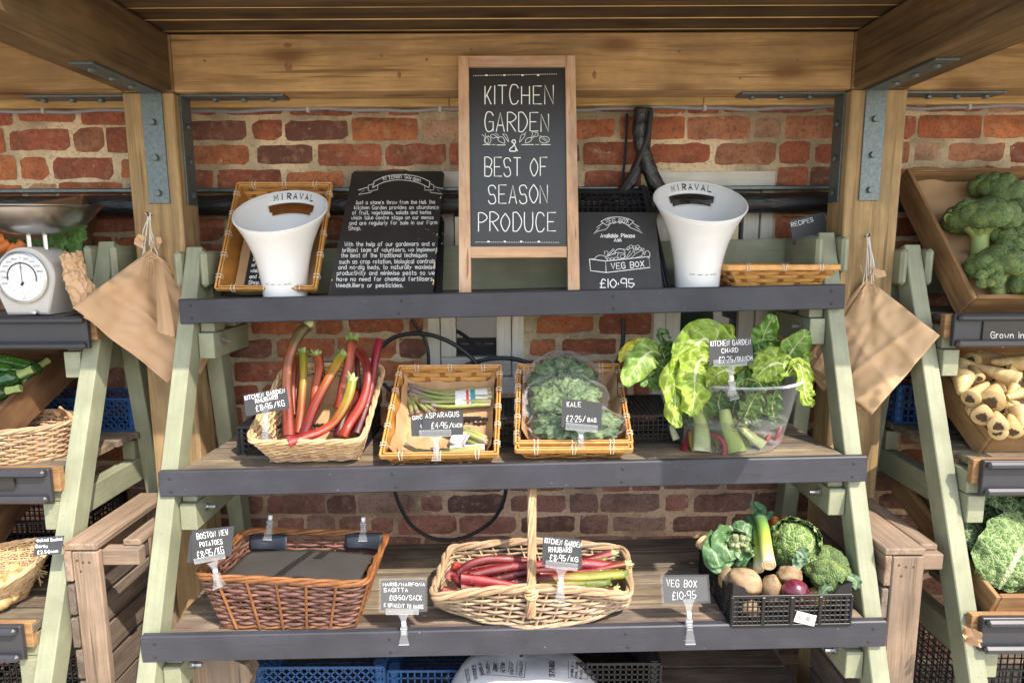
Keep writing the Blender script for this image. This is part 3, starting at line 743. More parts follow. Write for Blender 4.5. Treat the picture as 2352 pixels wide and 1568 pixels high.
# ---- worn blackboard about the garden
fp2, n2 = plane((-.4, 1.852, zt_), 38)
t = thing('garden_blackboard', 'worn leaning blackboard covered with small handwriting about a kitchen garden', 'blackboard', fp2(880, 690))
pts = [(809, 398), (813, 394), (1014, 393), (1020, 398), (993, 684), (752, 685)]
mb = MB(); mb.poly([fp2(*p) for p in reversed(pts)], .009, n2); bd = obj('board', mb, M['board'], t)
mb = MB(); fm = lambda x, y: fp2(x, y, .0008)
K = lambda x, y: (771.75 + .2041 * x, 385.9 + .2041 * y)
body = [("Just a stone's throw from the Hall. the", 222, 408, 1112, 402, 40), ("kitchen Garden provides an abundance", 207, 466, 1155, 460, 40), ("of fruit, vegetables, salads and herbs", 184, 524, 1068, 518, 40),
        ("which take centre stage on our menus", 172, 580, 1096, 574, 40), ("and are regularly for sale in our Farm", 152, 640, 1136, 632, 40), ("Shop.", 142, 698, 274, 696, 42),
        ("With the help of our gardeners and a", 98, 880, 1106, 874, 46), ("brilliant team of volunteers, we implement", 74, 945, 1138, 938, 44), ("the best of the traditional techniques", 60, 1006, 1024, 1002, 46),
        ("such as crop rotation, biological controls", 38, 1076, 1114, 1070, 46), ("and no-dig beds, to naturally maximise", 30, 1138, 1114, 1134, 46), ("productivity and minimise pests so we", 12, 1204, 1106, 1200, 46),
        ("have no need for chemical fertilisers,", 8, 1272, 1098, 1268, 46), ("Weedkillers or pesticides.", 0, 1342, 752, 1340, 46)]
for (s, x0, y0, x1, y1, h) in body:
    a, b = K(x0, y0), K(x1, y1); write(mb, s, fm, a[0], a[1], b[0], b[1], h * .2041, 1.0, .025, 1.7)
L2 = lambda pts, wd=1.1, sm=False: line(pts, wd, K, mb, fm, sm)
L2([(430, 150), (560, 95), (700, 75), (840, 82), (960, 110), (1058, 155)], 1.3, True); L2([(412, 222), (540, 160), (700, 135), (860, 150), (960, 180), (1045, 222)], 1.3, True)
L2([(430, 150), (412, 222)], 1.3); L2([(1058, 155), (1045, 222)], 1.3); L2([(428, 178), (365, 195), (362, 250), (380, 262), (470, 242), (468, 195)], 1.1); L2([(1058, 178), (1102, 195), (1098, 248), (1000, 250), (998, 195)], 1.1)
L2([(362, 215), (250, 248), (318, 250), (255, 300), (395, 275), (398, 258)], 1.1); L2([(1100, 212), (1208, 232), (1140, 240), (1195, 293), (1060, 275), (1060, 252)], 1.1)
pts_ = [K(535 + i * 26, 150 - 42 * math.sin(math.pi * (i + 1.5) / 18)) for i in range(16)]
for i, chh in enumerate("kitchen Garden"):
    a = K(535 + i * 30, 150 - 34 * math.sin(math.pi * (i + 1.5) / 16) + (14 if i > 9 else 0)); write(mb, chh, fm, a[0], a[1], a[0] + 4.2, a[1] + (i - 6.5) * .12, 9.5, 1.1, 0) if chh != " " else None
for _ in range(26):
    x, y = K(rnd.uniform(900, 1260), rnd.uniform(420, 860)); ribbon(mb, [(x, y), (x + rnd.uniform(.3, .9), y)], rnd.uniform(.25, .55), fm)
obj('lettering', mb, M['chalk'], bd)
mb = MB()
for (x, y, h) in ((995.5, 640, 14), (998, 600, 12), (1001, 575, 8), (1004, 535, 6), (1012, 450, 6), (762, 640, 5)):
    mb.poly([fp2(x - 2, y + h, .0006), fp2(x + 1.2, y + h * .9, .0006), fp2(x + 1.5, y, .0006), fp2(x - .6, y + 3, .0006)])
obj('chipped_edge', mb, M['pine'], bd)

# ---- veg box slate
fp3, n3 = plane((.4, 1.856, top('C', 0, .4)), 27)
t = thing('veg_box_slate', 'small dark slate with a chalk drawing of a veg box and the price 10.95', 'slate', fp3(1425, 690))
mb = MB(); mb.poly([fp3(*p) for p in ((1332.5, 681), (1523.5, 680), (1504.6, 488), (1327, 487))], .007, n3); bd = obj('board', mb, M['slatebd'], t)
V = lambda x, y: (1313.8 + .1289 * x, 477.75 + .1289 * y)
mb = MB(); fm = lambda x, y: fp3(x, y, .0008)
L3 = lambda pts, wd=1.1, sm=False: line(pts, wd, V, mb, fm, sm)
L3([(515, 240), (640, 180), (800, 160), (960, 180), (1100, 240)], 1.3, True); L3([(620, 310), (720, 265), (810, 252), (900, 262), (1020, 312)], 1.3, True); L3([(515, 240), (620, 310)], 1.3); L3([(1100, 240), (1020, 312)], 1.3)
L3([(550, 270), (490, 310), (430, 352), (500, 342), (440, 400), (380, 465), (460, 415), (600, 380), (650, 330), (670, 290)], 1.1); L3([(1080, 268), (1200, 335), (1120, 322), (1190, 380), (1255, 455), (1160, 400), (1040, 350), (970, 290)], 1.1)
write(mb, "VEG BOX", fm, *V(598, 272), *V(1010, 268), 10.5, 1.2, .03)
for (s, x0, y0, x1, y1, h, wt) in (("Available Please", 510, 525, 1115, 525, 66, 1.5), ("Ask", 752, 597, 885, 597, 58, 1.5), ("VEG BOX", 705, 1090, 1285, 1040, 100, 1.7), ("£10·95", 500, 1418, 1112, 1412, 150, 2.3)):
    a, b = V(x0, y0), V(x1, y1); write(mb, s, fm, a[0], a[1], b[0], b[1], h * .1289, wt, .015)
L3([(310, 908), (330, 1115), (608, 1150), (1390, 1058), (1370, 865), (600, 945), (608, 1150)], 1.6); L3([(310, 908), (600, 945)], 1.6); L3([(310, 908), (400, 905)], 1.2)
RG = lambda x, y, a, b, wd=.9, a0=0, a1=6.283: ring(x, y, a, b, wd, V, a0, a1, mb, fm)
RG(510, 925, 105, 85, 1, math.pi, 6.2); RG(855, 800, 90, 75, 1, 2.8, 6.6); RG(880, 850, 70, 55); RG(900, 860, 40, 32, .7); RG(1340, 830, 48, 68, 1, -2.4, 1.4)
for (x, y, r) in ((655, 915, 28), (715, 905, 30), (785, 905, 36), (1050, 690, 34), (1110, 700, 28), (1170, 690, 34), (1205, 725, 28), (1260, 740, 26), (1005, 715, 26), (1150, 735, 22), (1285, 800, 24)): RG(x, y, r, r * .8, .9)
for p in ([(580, 830), (580, 770), (640, 770), (640, 820)], [(620, 850), (740, 720), (752, 745), (640, 860)], [(600, 880), (760, 800), (840, 790)], [(960, 900), (1040, 760), (1060, 820), (985, 890)], [(1050, 890), (1150, 800), (1260, 750)], [(1130, 885), (1250, 850)], [(1095, 720), (1085, 800)], [(1130, 730), (1110, 800)], [(760, 770), (830, 730), (920, 735), (1010, 745)], [(600, 850), (700, 830), (760, 820)], [(1240, 860), (1270, 790), (1300, 850)]): L3(p, .9)
obj('lettering', mb, M['chalk'], bd)

# ---- black mesh crates leaning behind the boards
M['blackp'] = plain("black_crate_plastic", (.014, .014, .016), .4, var=.2)
M['bluep'] = plain("blue_crate_plastic", (.022, .085, .23), .38, var=.2)
def mesh_panel(mb, o, U, V, nu, nv, bw, th, diag=False, frame=None):
    """lattice of thin bars on the parallelogram o, o+U, o+U+V, o+V"""
    o, U, V = Vector(o), Vector(U), Vector(V); n = U.cross(V).normalized(); fw = frame or bw * 1.8
    for (a, b) in ((o, o + U), (o + V, o + U + V), (o, o + V), (o + U, o + U + V)): mb.bar(a, b, th * 1.3, fw, (b - a).cross(n), ch=.0006)
    if not diag:
        for i in range(1, nu): mb.bar(o + U * (i / nu), o + U * (i / nu) + V, th, bw, n.cross(V), ch=.0004)
        for j in range(1, nv): mb.bar(o + V * (j / nv), o + V * (j / nv) + U, th, bw, n.cross(U), ch=.0004)
    else:
        lu, lv = U.length, V.length; st = lu / nu; u, v = U.normalized(), V.normalized()
        k = -int(lv / st) - 1
        while k * st < lu:
            for sg in (1, -1):
                x0 = k * st; a, b = 0.0, lv                     # line x = x0 + y
                a = max(a, -x0); b = min(b, lu - x0)
                if b - a > .004:
                    if sg == 1: p, q = o + u * (x0 + a) + v * a, o + u * (x0 + b) + v * b
                    else: p, q = o + u * (x0 + a) + v * (lv - a), o + u * (x0 + b) + v * (lv - b)
                    mb.bar(p, q, th, bw, n.cross(q - p), ch=.0004)
            k += 1
def crate(label, cat, o, U, V, W, mat, cell=.016, diag=False, bw=.0032, lid=False, name='mesh_crate', group=None, corner=0.02, skip=()):
    """o = front left bottom corner; U along the front, V to the back, W up. Parts: four walls, base, corner posts"""
    o, U, V, W = Vector(o), Vector(U), Vector(V), Vector(W)
    t = thing(name, label, cat, o + U / 2 + V / 2, group)
    walls = [('front_panel', o, U, W), ('rear_panel', o + V, U, W), ('side_panel', o, V, W), ('side_panel', o + U, V, W)]
    for i, (nm, p, a, b) in enumerate(walls):
        if i in skip: continue
        mb = MB(); mesh_panel(mb, p, a, b, max(2, int(a.length / cell)), max(2, int(b.length / cell)), bw, .003, diag, .008); obj(nm, mb, mat, t)
    mb = MB(); p = o + (W if lid else W.normalized() * .004); mesh_panel(mb, p, U, V, max(2, int(U.length / cell)), max(2, int(V.length / cell)), bw, .003, False, .008); obj('lid' if lid else 'base', mb, mat, t)
    for (a, b) in ((0, 0), (1, 0), (0, 1), (1, 1)):
        q = o + U * a + V * b + (U.normalized() * (corner / 2 * (1 - 2 * a)) + V.normalized() * (corner / 2 * (1 - 2 * b)))
        mb = MB(); mb.tube([q, q + W * .5, q + W * 1.04], [corner * .52] * 3, 10); obj('corner_post', mb, mat, t, True)
    return t
p = PY(1012, 690, 1.945); crate('black mesh crate standing on edge behind the worn blackboard', 'crate', (p.x - .235, 1.93, top('C', 0, -.2) + .001), (.235, 0, 0), (0, .035, 0), (-.004, .14, .22), M['blackp'], .02, group='black mesh crates on the middle stand')
p = PY(1330, 660, 2.0); crate('black mesh crate leaning between the small slate and the right white bucket', 'crate', (p.x + .02, 1.965, top('C', 0, p.x) + .001), (.255, 0, 0), (0, .05, .012), (-.05, .12, .30), M['blackp'], .018, group='black mesh crates on the middle stand')

# ---- white buckets
M['white'] = plain("glossy_white_plastic", (.76, .755, .75), .22, var=.05, nsc=4, coat=.5)
def bucket(label, cx, Y, zbase, flip=1):
    t = thing('white_bucket', label, 'bucket', (cx, Y, zbase), 'white flared buckets')
    prof = [(0, .0635), (.12, .066), (.25, .069), (.38, .074), (.5, .0805), (.6, .088), (.7, .0975), (.78, .106), (.815, .11), (.85, .1145), (.885, .119), (.92, .124), (.96, .129), (1, .134)]
    rows = []
    for i in range(len(prof) - 1):
        k = 3 if i < 8 else 1
        for s in range(k): u = s / k; rows.append((prof[i][0] * (1 - u) + prof[i + 1][0] * u, prof[i][1] * (1 - u) + prof[i + 1][1] * u))
    rows.append(prof[-1])
    def P(a, v, r, off=0.0):
        H = .252 + .067 * math.cos(a); return Vector((cx + (r - off) * math.sin(a), Y + (r - off) * math.cos(a), zbase + .002 + v * H))
    def rv(v):
        for i in range(len(prof) - 1):
            if v <= prof[i + 1][0]: u = (v - prof[i][0]) / (prof[i + 1][0] - prof[i][0]); return prof[i][1] * (1 - u) + prof[i + 1][1] * u
        return prof[-1][1]
    n = 96; mb = MB(); base = 0
    for (v, r) in rows:
        for k in range(n): mb.vert(P(2 * math.pi * k / n, v, r))
    for j in range(len(rows) - 1):
        for k in range(n):
            a = (k + .5) / n * 360; a = a - 360 if a > 180 else a; v = (rows[j][0] + rows[j + 1][0]) / 2
            lim = 37.5 if (.815 < v < .885) else (34 if .78 < v < .9 else 0)
            if abs(a) < lim and .78 < v < .885: continue
            k2 = (k + 1) % n; mb.f.append((j * n + k2, j * n + k, (j + 1) * n + k, (j + 1) * n + k2))
    c = mb.vert((cx, Y, zbase + .002)); 
    for k in range(n): mb.f.append((c, k, (k + 1) % n))
    o = obj('shell', mb, M['white'], t, True, 60)
    md = o.modifiers.new("s", 'SOLIDIFY'); md.thickness = .004; md.offset = -1
    mb = MB(); rim = [P(2 * math.pi * k / 64, 1, .132) for k in range(64)]; mb.tube(rim, .0034, 8, True); obj('rim', mb, M['white'], t, True)
    mb = MB()
    for i, chh in enumerate("MIRAVAL"):
        a0 = R(-28 + i * 9.1)
        def fm(x, y, a0=a0): v = .925 - y * .01; return P(a0 + x * .012, v, rv(v), .0052)
        write(mb, chh, fm, 0, 0, 7.5 if chh != "I" else .001 + .01, 0, 5.4, 1.5 if chh != "I" else 1.7, 0) if chh != "I" else ribbon(mb, [(3, 0), (3, -2.7), (3, -5.4)], .9, fm)
    for i, chh in enumerate("THE ART OF ROSE"):
        a0 = R(180 + 33 - i * 4.55)
        def fm2(x, y, a0=a0): v = .20 - y * .0028; return P(a0 - x * .0085, v, rv(v), -.0011)
        if chh != " ": write(mb, chh, fm2, 0, 0, 5.5, 0, 6.5, 1.1, 0)
    ribbon(mb, [(3.2, -8), (4.6, -9.6)], .6, fm2)
    obj('lettering', mb, M['black_ink'], t)
    return t
for (px, lab) in ((657, 'left white flared bucket in front of the leaning bamboo basket'), (1599, 'right white flared bucket between the small slate and the flat bamboo basket')):
    p = PY(px, 690, 1.918); bucket(lab, p.x, 1.918, top('C', 0, p.x))

# ---- bamboo baskets
M['bamboo'] = plain("split_bamboo", (.60, .30, .085), .38, var=.35, nsc=45, coat=.2)
M['bambood'] = plain("dark_bamboo", (.30, .115, .03), .4, var=.35, nsc=40, coat=.2)
M['bamplank'] = plain("bamboo_plank", (.50, .215, .045), .35, var=.4, nsc=30, coat=.25)
def flat_strip(mb, pts, side, w, th, tint):
    """thin strap through points, w wide along 'side'"""
    side = Vector(side).normalized(); ids = []; n = len(pts); o = rnd.uniform(0, 9)
    for i, p in enumerate(pts):
        d = (pts[min(i + 1, n - 1)] - pts[max(i - 1, 0)]).normalized(); nn = d.cross(side).normalized()
        ids.append([mb.vert(p + side * (w / 2 * a) + nn * (th / 2 * b), tint, (i * .01 + o, a * w, b * th)) for a, b in ((-1, -1), (1, -1), (1, 1), (-1, 1))])
    for i in range(n - 1):
        for k in range(4): k2 = (k + 1) % 4; mb.f.append((ids[i][k], ids[i][k2], ids[i + 1][k2], ids[i + 1][k]))
    mb.f.append(tuple(reversed(ids[0]))); mb.f.append(tuple(ids[-1]))
def bamboo_basket(label, rim, h, taper=.028, rows=6, lash=(3, 5), group='bamboo baskets', floor_drop=None, weave_all=False):
    """rim = FL, FR, BR, BL points"""
    FL, FR, BR, BL = [Vector(p) for p in rim]; c = (FL + FR + BR + BL) / 4
    nrm = (FR - FL).cross(BL - FL).normalized()
    bot = []
    for p in (FL, FR, BR, BL):
        d = (c - p); bot.append(p + d.normalized() * taper * 1.4 - nrm * h)
    t = thing('bamboo_basket', label, 'basket', sum(bot, Vector()) / 4, group)
    tops = [FL, FR, BR, BL]
    for s, (i, j) in enumerate(((0, 1), (1, 2), (2, 3), (3, 0))):
        A, B, C_, D = bot[i], bot[j], tops[j], tops[i]; L = (B - A).length
        out = (B - A).cross(D - A).normalized()
        if s in (0, 2) or weave_all:
            mb = MB(); n = max(5, int(L / .043)); hw = (D - A).length / rows
            for r_ in range(rows):
                v = (r_ + .5) / rows; kk = rnd.uniform(.85, 1.25); pts = []
                for q in range(n * 4 + 1):
                    u = q / (n * 4); p = (A + (B - A) * u) * (1 - v) + (D + (C_ - D) * u) * v
                    pts.append(p + out * .0026 * math.sin(math.pi * (u * n + r_)))
                flat_strip(mb, pts, D - A, hw * .9, .0012, (kk, kk * rnd.uniform(.95, 1.05), kk))
            obj('woven_side', mb, M['bamboo'], t)
            mb = MB()
            for q in range(n):
                mb = MB(); u = (q + .5) / n; kk = rnd.uniform(.8, 1.3)
                a = A + (B - A) * u; b = D + (C_ - D) * u; pts = [a + (b - a) * (k / (rows * 2)) - out * .0022 * math.cos(math.pi * (u * n - .5 + 0)) * 0 for k in range(rows * 2 + 1)]
                flat_strip(mb, pts, B - A, .015, .001, (kk, kk, kk)); obj('upright_strap', mb, M['bambood'], t)
        else:
            mb = MB(); mb.poly([A, B, C_, D], .0025, out); ax = (B - A).normalized(); mb.t = [Vector(((v - A).dot(ax) * .25, v.z, v.x)) for v in mb.v]; obj('plank_side', mb, M['bamplank'], t)
    mb = MB(); mb.poly(bot, .002, nrm); obj('floor', mb, M['bambood'], t)
    for (i, j) in ((0, 1), (1, 2), (2, 3), (3, 0)):
        a, b = tops[i], tops[j]; d = (b - a).normalized(); out = d.cross(nrm).normalized() * (1 if (d.cross(nrm)).dot((a + b) / 2 - c) > 0 else -1)
        kk = rnd.uniform(.9, 1.2); mb = MB(); mb.bar(a - d * .004 + out * .004, b + d * .004 + out * .004, .0055, .017, nrm, ch=.002, tint=(kk, kk, kk)); mb.bar(a + d * .004 - out * .004, b - d * .004 - out * .004, .0045, .015, nrm, ch=.002)
        rm = obj('rim', mb, M['bamboo'], t)
        k = lash[0] if (i, j) in ((0, 1), (2, 3)) else lash[1]
        for q in range(k):
            mb = MB()
            for dd in (-.003, .003):
                p = a + (b - a) * ((q + .5) / k) + d * dd; e = d * dd * .7
                mb.tube([p + out * .0085 - nrm * .0095, p + out * .0085 + nrm * .0075 + e, p + nrm * .0105 + e, p - out * .0075 + nrm * .007 + e, p - out * .0075 - nrm * .009], .0011, 5)
            obj('lashing', mb, M['rope'], rm, True)
    return t, bot, nrm
def rimpts(px, Y): return [PY(x, y, yy) for (x, y), yy in zip(px, Y)]
# leaning basket behind the left bucket, lined with paper, with a little blackboard inside
r_ = rimpts([c5(338, 1045), c5(1135, 1045), c5(1262, 205), c5(515, 205)], [1.872, 1.872, 2.085, 2.085])
tb, bot, nrm = bamboo_basket('orange bamboo basket leaning on its side wall behind the left white bucket', r_, .062, .02)
M['kraft'] = plain("brown_kraft_paper", (.46, .27, .135), .75, var=.18, nsc=16, bump=.25)
FL, FR, BR, BL = bot; e = nrm * .004
mb = MB(); mb.grid(lambda u, v: FL + (FR - FL) * (.03 + .94 * u) + (BL - FL) * (.02 + .74 * v) + nrm * (.005 + .004 * mnoise.noise(Vector((u * 5, v * 5, 1))) + .012 * max(0, abs(u - .5) - .38) * 10 * .5), 16, 16)
tag(obj('paper_lining', mb, M['kraft'], None, True), 'brown paper lining inside the leaning bamboo basket', 'paper')
mb = MB(); A = FL + (FR - FL) * .14 + (BL - FL) * .03 + nrm * .012; U = (FR - FL) * .76; Vv = (BL - FL) * .52
mb.poly([A, A + U, A + U + Vv, A + Vv], .003, nrm); sb = thing('small_blackboard', 'small lettered blackboard standing inside the leaning bamboo basket', 'blackboard', A)
bd = obj('board', mb, M['board'], sb); mb = MB(); fm = lambda x, y: A + U * x + Vv * (1 - y) + nrm * .0008
for (s, x0, x1, y, h) in (("The Garden", .06, .85, .17, .10), ("Just a stone's throw from", .07, .95, .34, .07), ("the kitchen Garden provides", .07, .95, .46, .07), ("of fruit, vegetables, salads", .07, .95, .58, .07), ("which take centre stage on", .07, .95, .70, .07), ("and are regularly for sale", .07, .95, .82, .07), ("Shop.", .07, .24, .94, .07)):
    write(mb, s, fm, x0, y, x1, y, h, .011, .02)
obj('lettering', mb, M['chalk'], bd)
# flat basket at the right end
zb_ = top('C', 0, .75)
q = [c7(1088, 905), c7(2003, 900)]
a, b = PY(q[0][0], q[0][1], 1.868), PY(q[1][0], q[1][1], 1.868); dz = zb_ + .012 + .075 - (a.z + b.z) / 2
r_ = [a, b, b + Vector((-.01, .19, .0)), a + Vector((-.07, .19, 0))]
bamboo_basket('shallow bamboo basket standing flat at the right end of the top shelf', r_, (a.z + b.z) / 2 - zb_ - .003, .03, 5, (3, 2), weave_all=True)
price_sign('tilted dark card reading recipes above the flat bamboo basket', c7, [(1590, 510), (1880, 435), (1930, 635), (1625, 715)], 2.03, [("RECIPES", 1612, 562, 1792, 515, 34)], stem=((1768, 635), (1775, 885)), lean=4, base=2.05, wt=1.6)
# ================================================================ WICKER
def wickermat(name, c1, c2, rough=.55):
    g = G(name); tc = g.tc(); n = g.noise(g.scale(tc, (9, 60, 60)), 2.0, 5, .65); n2 = g.noise(tc, 16, 3, .6)
    c = g.ramp(n, (.32, c2), (.6, c1)); c = g.mix(g.ramp(n2, (.35, .5), (.6, 0.0)), c, tuple(x * .55 for x in c2)); c = g.mix(1.0, c, g.col(), 'MULTIPLY')
    g.p(Base_Color=c, Roughness=rough, Specular_IOR_Level=.35); g.bump(n, .3, .001); return g.m
M['wick'] = wickermat("pale_willow", (.64, .45, .26), (.42, .26, .125))
M['wickw'] = wickermat("buff_willow", (.52, .355, .215), (.33, .205, .11))
M['wickd'] = wickermat("dark_brown_willow", (.165, .08, .056), (.06, .028, .022), .4)
M['wicko'] = wickermat("orange_willow", (.30, .125, .042), (.135, .05, .018), .4)
M['wickg'] = wickermat("grey_willow", (.43, .315, .22), (.26, .18, .12))
def loop(ctrl, M_, fil=.16):
    """closed polygon with filleted corners, M_ points evenly spread"""
    n = len(ctrl); pts = []
    for i in range(n):
        a, b, c = ctrl[i - 1], ctrl[i], ctrl[(i + 1) % n]
        p, q = b + (a - b) * fil, b + (c - b) * fil
        for k in range(7): u = k / 6; pts.append(p * (1 - u) ** 2 + b * 2 * u * (1 - u) + q * u * u)
    d = [0]
    for i in range(len(pts)): d.append(d[-1] + (pts[(i + 1) % len(pts)] - pts[i]).length)
    out = []; j = 0
    for k in range(M_):
        s = d[-1] * k / M_
        while d[j + 1] < s: j += 1
        u = (s - d[j]) / max(1e-9, d[j + 1] - d[j]); out.append(pts[j] * (1 - u) + pts[(j + 1) % len(pts)] * u)
    return out
def wicker(label, bot, topc, rows=15, S=40, mat='wick', stakemat=None, fil=.16, rimr=.006, amp=.0035, stake_r=.0028, curve=None, group='wicker baskets', name='wicker_basket', rfac=1.0, rimmat=None, floormat=None, stakes_out=False, tint=(.8, 1.25)):
    bot = [Vector(p) for p in bot]; topc = [Vector(p) for p in topc]; n = len(bot); Mn = S * 4
    c = sum(bot, Vector()) / n; t = thing(name, label, 'basket', c, group)
    nrm = Vector()
    for i in range(n): nrm += (topc[i] - c).cross(topc[(i + 1) % n] - c)
    nrm.normalize()
    def lp(v):
        cc = [bot[i] + (topc[i] - bot[i]) * v + (curve(i, v) if curve else Vector()) for i in range(n)]; return loop(cc, Mn, fil)
    def outs(L):
        m = sum(L, Vector()) / len(L); o = []
        for k in range(len(L)):
            tg = (L[(k + 1) % len(L)] - L[k - 1]); q = tg.cross(nrm); q.normalize(); o.append(q if q.dot(L[k] - m) > 0 else -q)
        return o
    mb = MB(); hgt = sum(((topc[i] - bot[i]).length for i in range(n))) / n; rr = hgt / rows / 2 * rfac
    for r_ in range(rows):
        v = (r_ + .5) / rows; L = lp(v); O = outs(L); kk = rnd.uniform(*tint); ph = rnd.uniform(0, 6)
        pts = [L[k] + O[k] * (amp * math.cos(math.pi * k / 4 + math.pi * r_)) + nrm * (.0011 * math.sin(k * .21 + ph)) for k in range(Mn)]
        mb.tint = (kk, kk * rnd.uniform(.93, 1.05), kk * rnd.uniform(.85, 1.1)); mb.tube(pts, [rr * (1 + .12 * math.sin(k * .13 + ph)) for k in range(Mn)], 6, True)
    obj('woven_wall', mb, M[mat], t, True)
    mb = MB(); Ls = [lp(v) for v in (0, .25, .5, .75, 1)]; Os = [outs(L) for L in Ls]
    for q in range(S):
        k = q * 4; kk = rnd.uniform(.8, 1.2) * (.35 if stakes_out and q % 2 else 1); mb.tint = (kk, kk, kk)
        mb.tube([Ls[i][k] + Os[i][k] * (amp * 1.5 if stakes_out and q % 2 == 0 else 0) for i in range(5)], stake_r * (.7 if stakes_out and q % 2 else 1), 5)
    obj('stakes', mb, M[stakemat or mat], t, True)
    L = lp(1); O = outs(L); mb = MB()
    for s in range(3):
        kk = rnd.uniform(.9, 1.2); mb.tint = (kk, kk, kk)
        mb.tube([L[k] + O[k] * (rimr * .75 * math.cos(k * .33 + s * 2.094)) + nrm * (rimr * .75 * math.sin(k * .33 + s * 2.094) + rimr * .4) for k in range(Mn)], rimr * .72, 6, True)
    obj('rim', mb, M[rimmat or mat], t, True)
    L = lp(0); O = outs(L); mb = MB()
    for s in range(2): mb.tube([L[k] + O[k] * (.003 * math.cos(k * .3 + s * 3.14)) + nrm * (.003 * math.sin(k * .3 + s * 3.14) + .003) for k in range(Mn)], .004, 6, True)
    obj('base_ring', mb, M[rimmat or mat], t, True)
    mb = MB(); mb.poly(bot, .003, nrm); obj('floor', mb, M[floormat or mat], t)
    return t, nrm

# ================================================================ MIDDLE SHELF
cT = lambda x, y: (955.5 + .25780 * x, 1102.5 + .25780 * y)
c1 = lambda x, y: (514.5 + .24610 * x, 716.6 + .24610 * y)
c2 = lambda x, y: (845.25 + .27344 * x, 771.75 + .27344 * y)
c3 = lambda x, y: (1378.1 + .29306 * x, 698.25 + .29306 * y)
# black crates that prop the baskets
def sitp(px, Y, k=1, st='C'):
    p = PY(px, 1000, Y); p.z = top(st, k, p.x) + .001; return p
p = sitp(546, 1.80); cr = (.36, .25)
crate('black mesh crate upside down behind the tall rhubarb basket', 'crate', p, (.36, 0, .0066), (0, .25, 0), (0, 0, .082), M['blackp'], .015, False, .003, True, group='black mesh crates on the middle stand')
p = sitp(1000, 1.82); crate('black mesh crate under the back of the asparagus basket', 'crate', p, (.40, 0, .0074), (0, .25, 0), (0, 0, .085), M['blackp'], .014, False, .003, True, group='black mesh crates on the middle stand')
p = sitp(1332, 1.82); crate('black mesh crate between the kale basket and the chard bucket', 'crate', p, (.30, 0, .0056), (0, .25, 0), (0, 0, .085), M['blackp'], .014, False, .003, True, group='black mesh crates on the middle stand')

# ---- rhubarb basket (tilted towards the front)
def tilted(pxs, Yf, Yb): return [PY(pxs[0][0], pxs[0][1], Yf), PY(pxs[1][0], pxs[1][1], Yf), PY(pxs[2][0], pxs[2][1], Yb), PY(pxs[3][0], pxs[3][1], Yb)]
rim = tilted([c1(203, 1222), c1(1298, 1215), c1(1500, 500), c1(575, 500)], 1.652, 1.94)
fn_ = (rim[1] - rim[0]).cross(rim[3] - rim[0]).normalized(); cen = sum(rim, Vector()) / 4
bot = [p + (cen - p) * .20 - fn_ * .085 for p in rim]
zz = min(b.z for b in bot[:2]) - top('C', 1, bot[0].x) - .006
bot[0].z -= zz; bot[1].z -= zz - .005
wicker('pale wicker basket tilted forward and filled with upright rhubarb stalks', bot, rim, 13, 44, 'wick', fil=.13)
mb = MB(); F = lambda u, v: bot[0] * (1 - u) * (1 - v) + bot[1] * u * (1 - v) + bot[2] * u * v + bot[3] * (1 - u) * v
mb.grid(lambda u, v: F(.08 + .84 * u, .05 + .93 * v) + fn_ * (.012 + .008 * mnoise.noise(Vector((u * 6, v * 6, 3))) + (.06 * max(0, v - .8) * 5 if v > .8 else 0)), 14, 14)
tag(obj('paper_lining', mb, M['kraft'], None, True), 'brown paper lining the floor of the tall rhubarb basket', 'paper')
g = G("rhubarb_skin"); tc = g.tc(); n = g.noise(g.scale(tc, (5, 260, 260)), 1.2, 4, .6); n2 = g.noise(tc, 40, 4, .6)
c = g.mix(g.ramp(n, (.35, .45), (.6, 0.0)), g.col(), g.mix(.5, g.col(), (.10, .01, .012))); c = g.mix(g.ramp(n2, (.62, 0.0), (.72, .35)), c, (.55, .3, .16))
g.p(Base_Color=c, Roughness=.36, Specular_IOR_Level=.45, Coat_Weight=.08); g.bump(n, .5, .0018); M['rhub'] = g.m
M['leafstub'] = plain("pale_green_leaf", (.9, .9, .9), .5, var=.3, nsc=40)
def lerp3(a, b, u): return tuple(x * (1 - u) + y * u for x, y in zip(a, b))
def grad(stops, u):
    for (a, ca), (b, cb) in zip(stops, stops[1:]):
        if u <= b: return lerp3(ca, cb, (u - a) / max(1e-6, b - a))
    return stops[-1][1]
RED, CRIM, DARK, BRN, OLV, ORG, YEL, LIM, PNK, GRN, MAG = (.24, .026, .008), (.165, .008, .008), (.075, .006, .009), (.15, .036, .008), (.085, .055, .012), (.34, .095, .015), (.40, .26, .03), (.28, .31, .03), (.36, .095, .045), (.13, .20, .045), (.21, .014, .018)
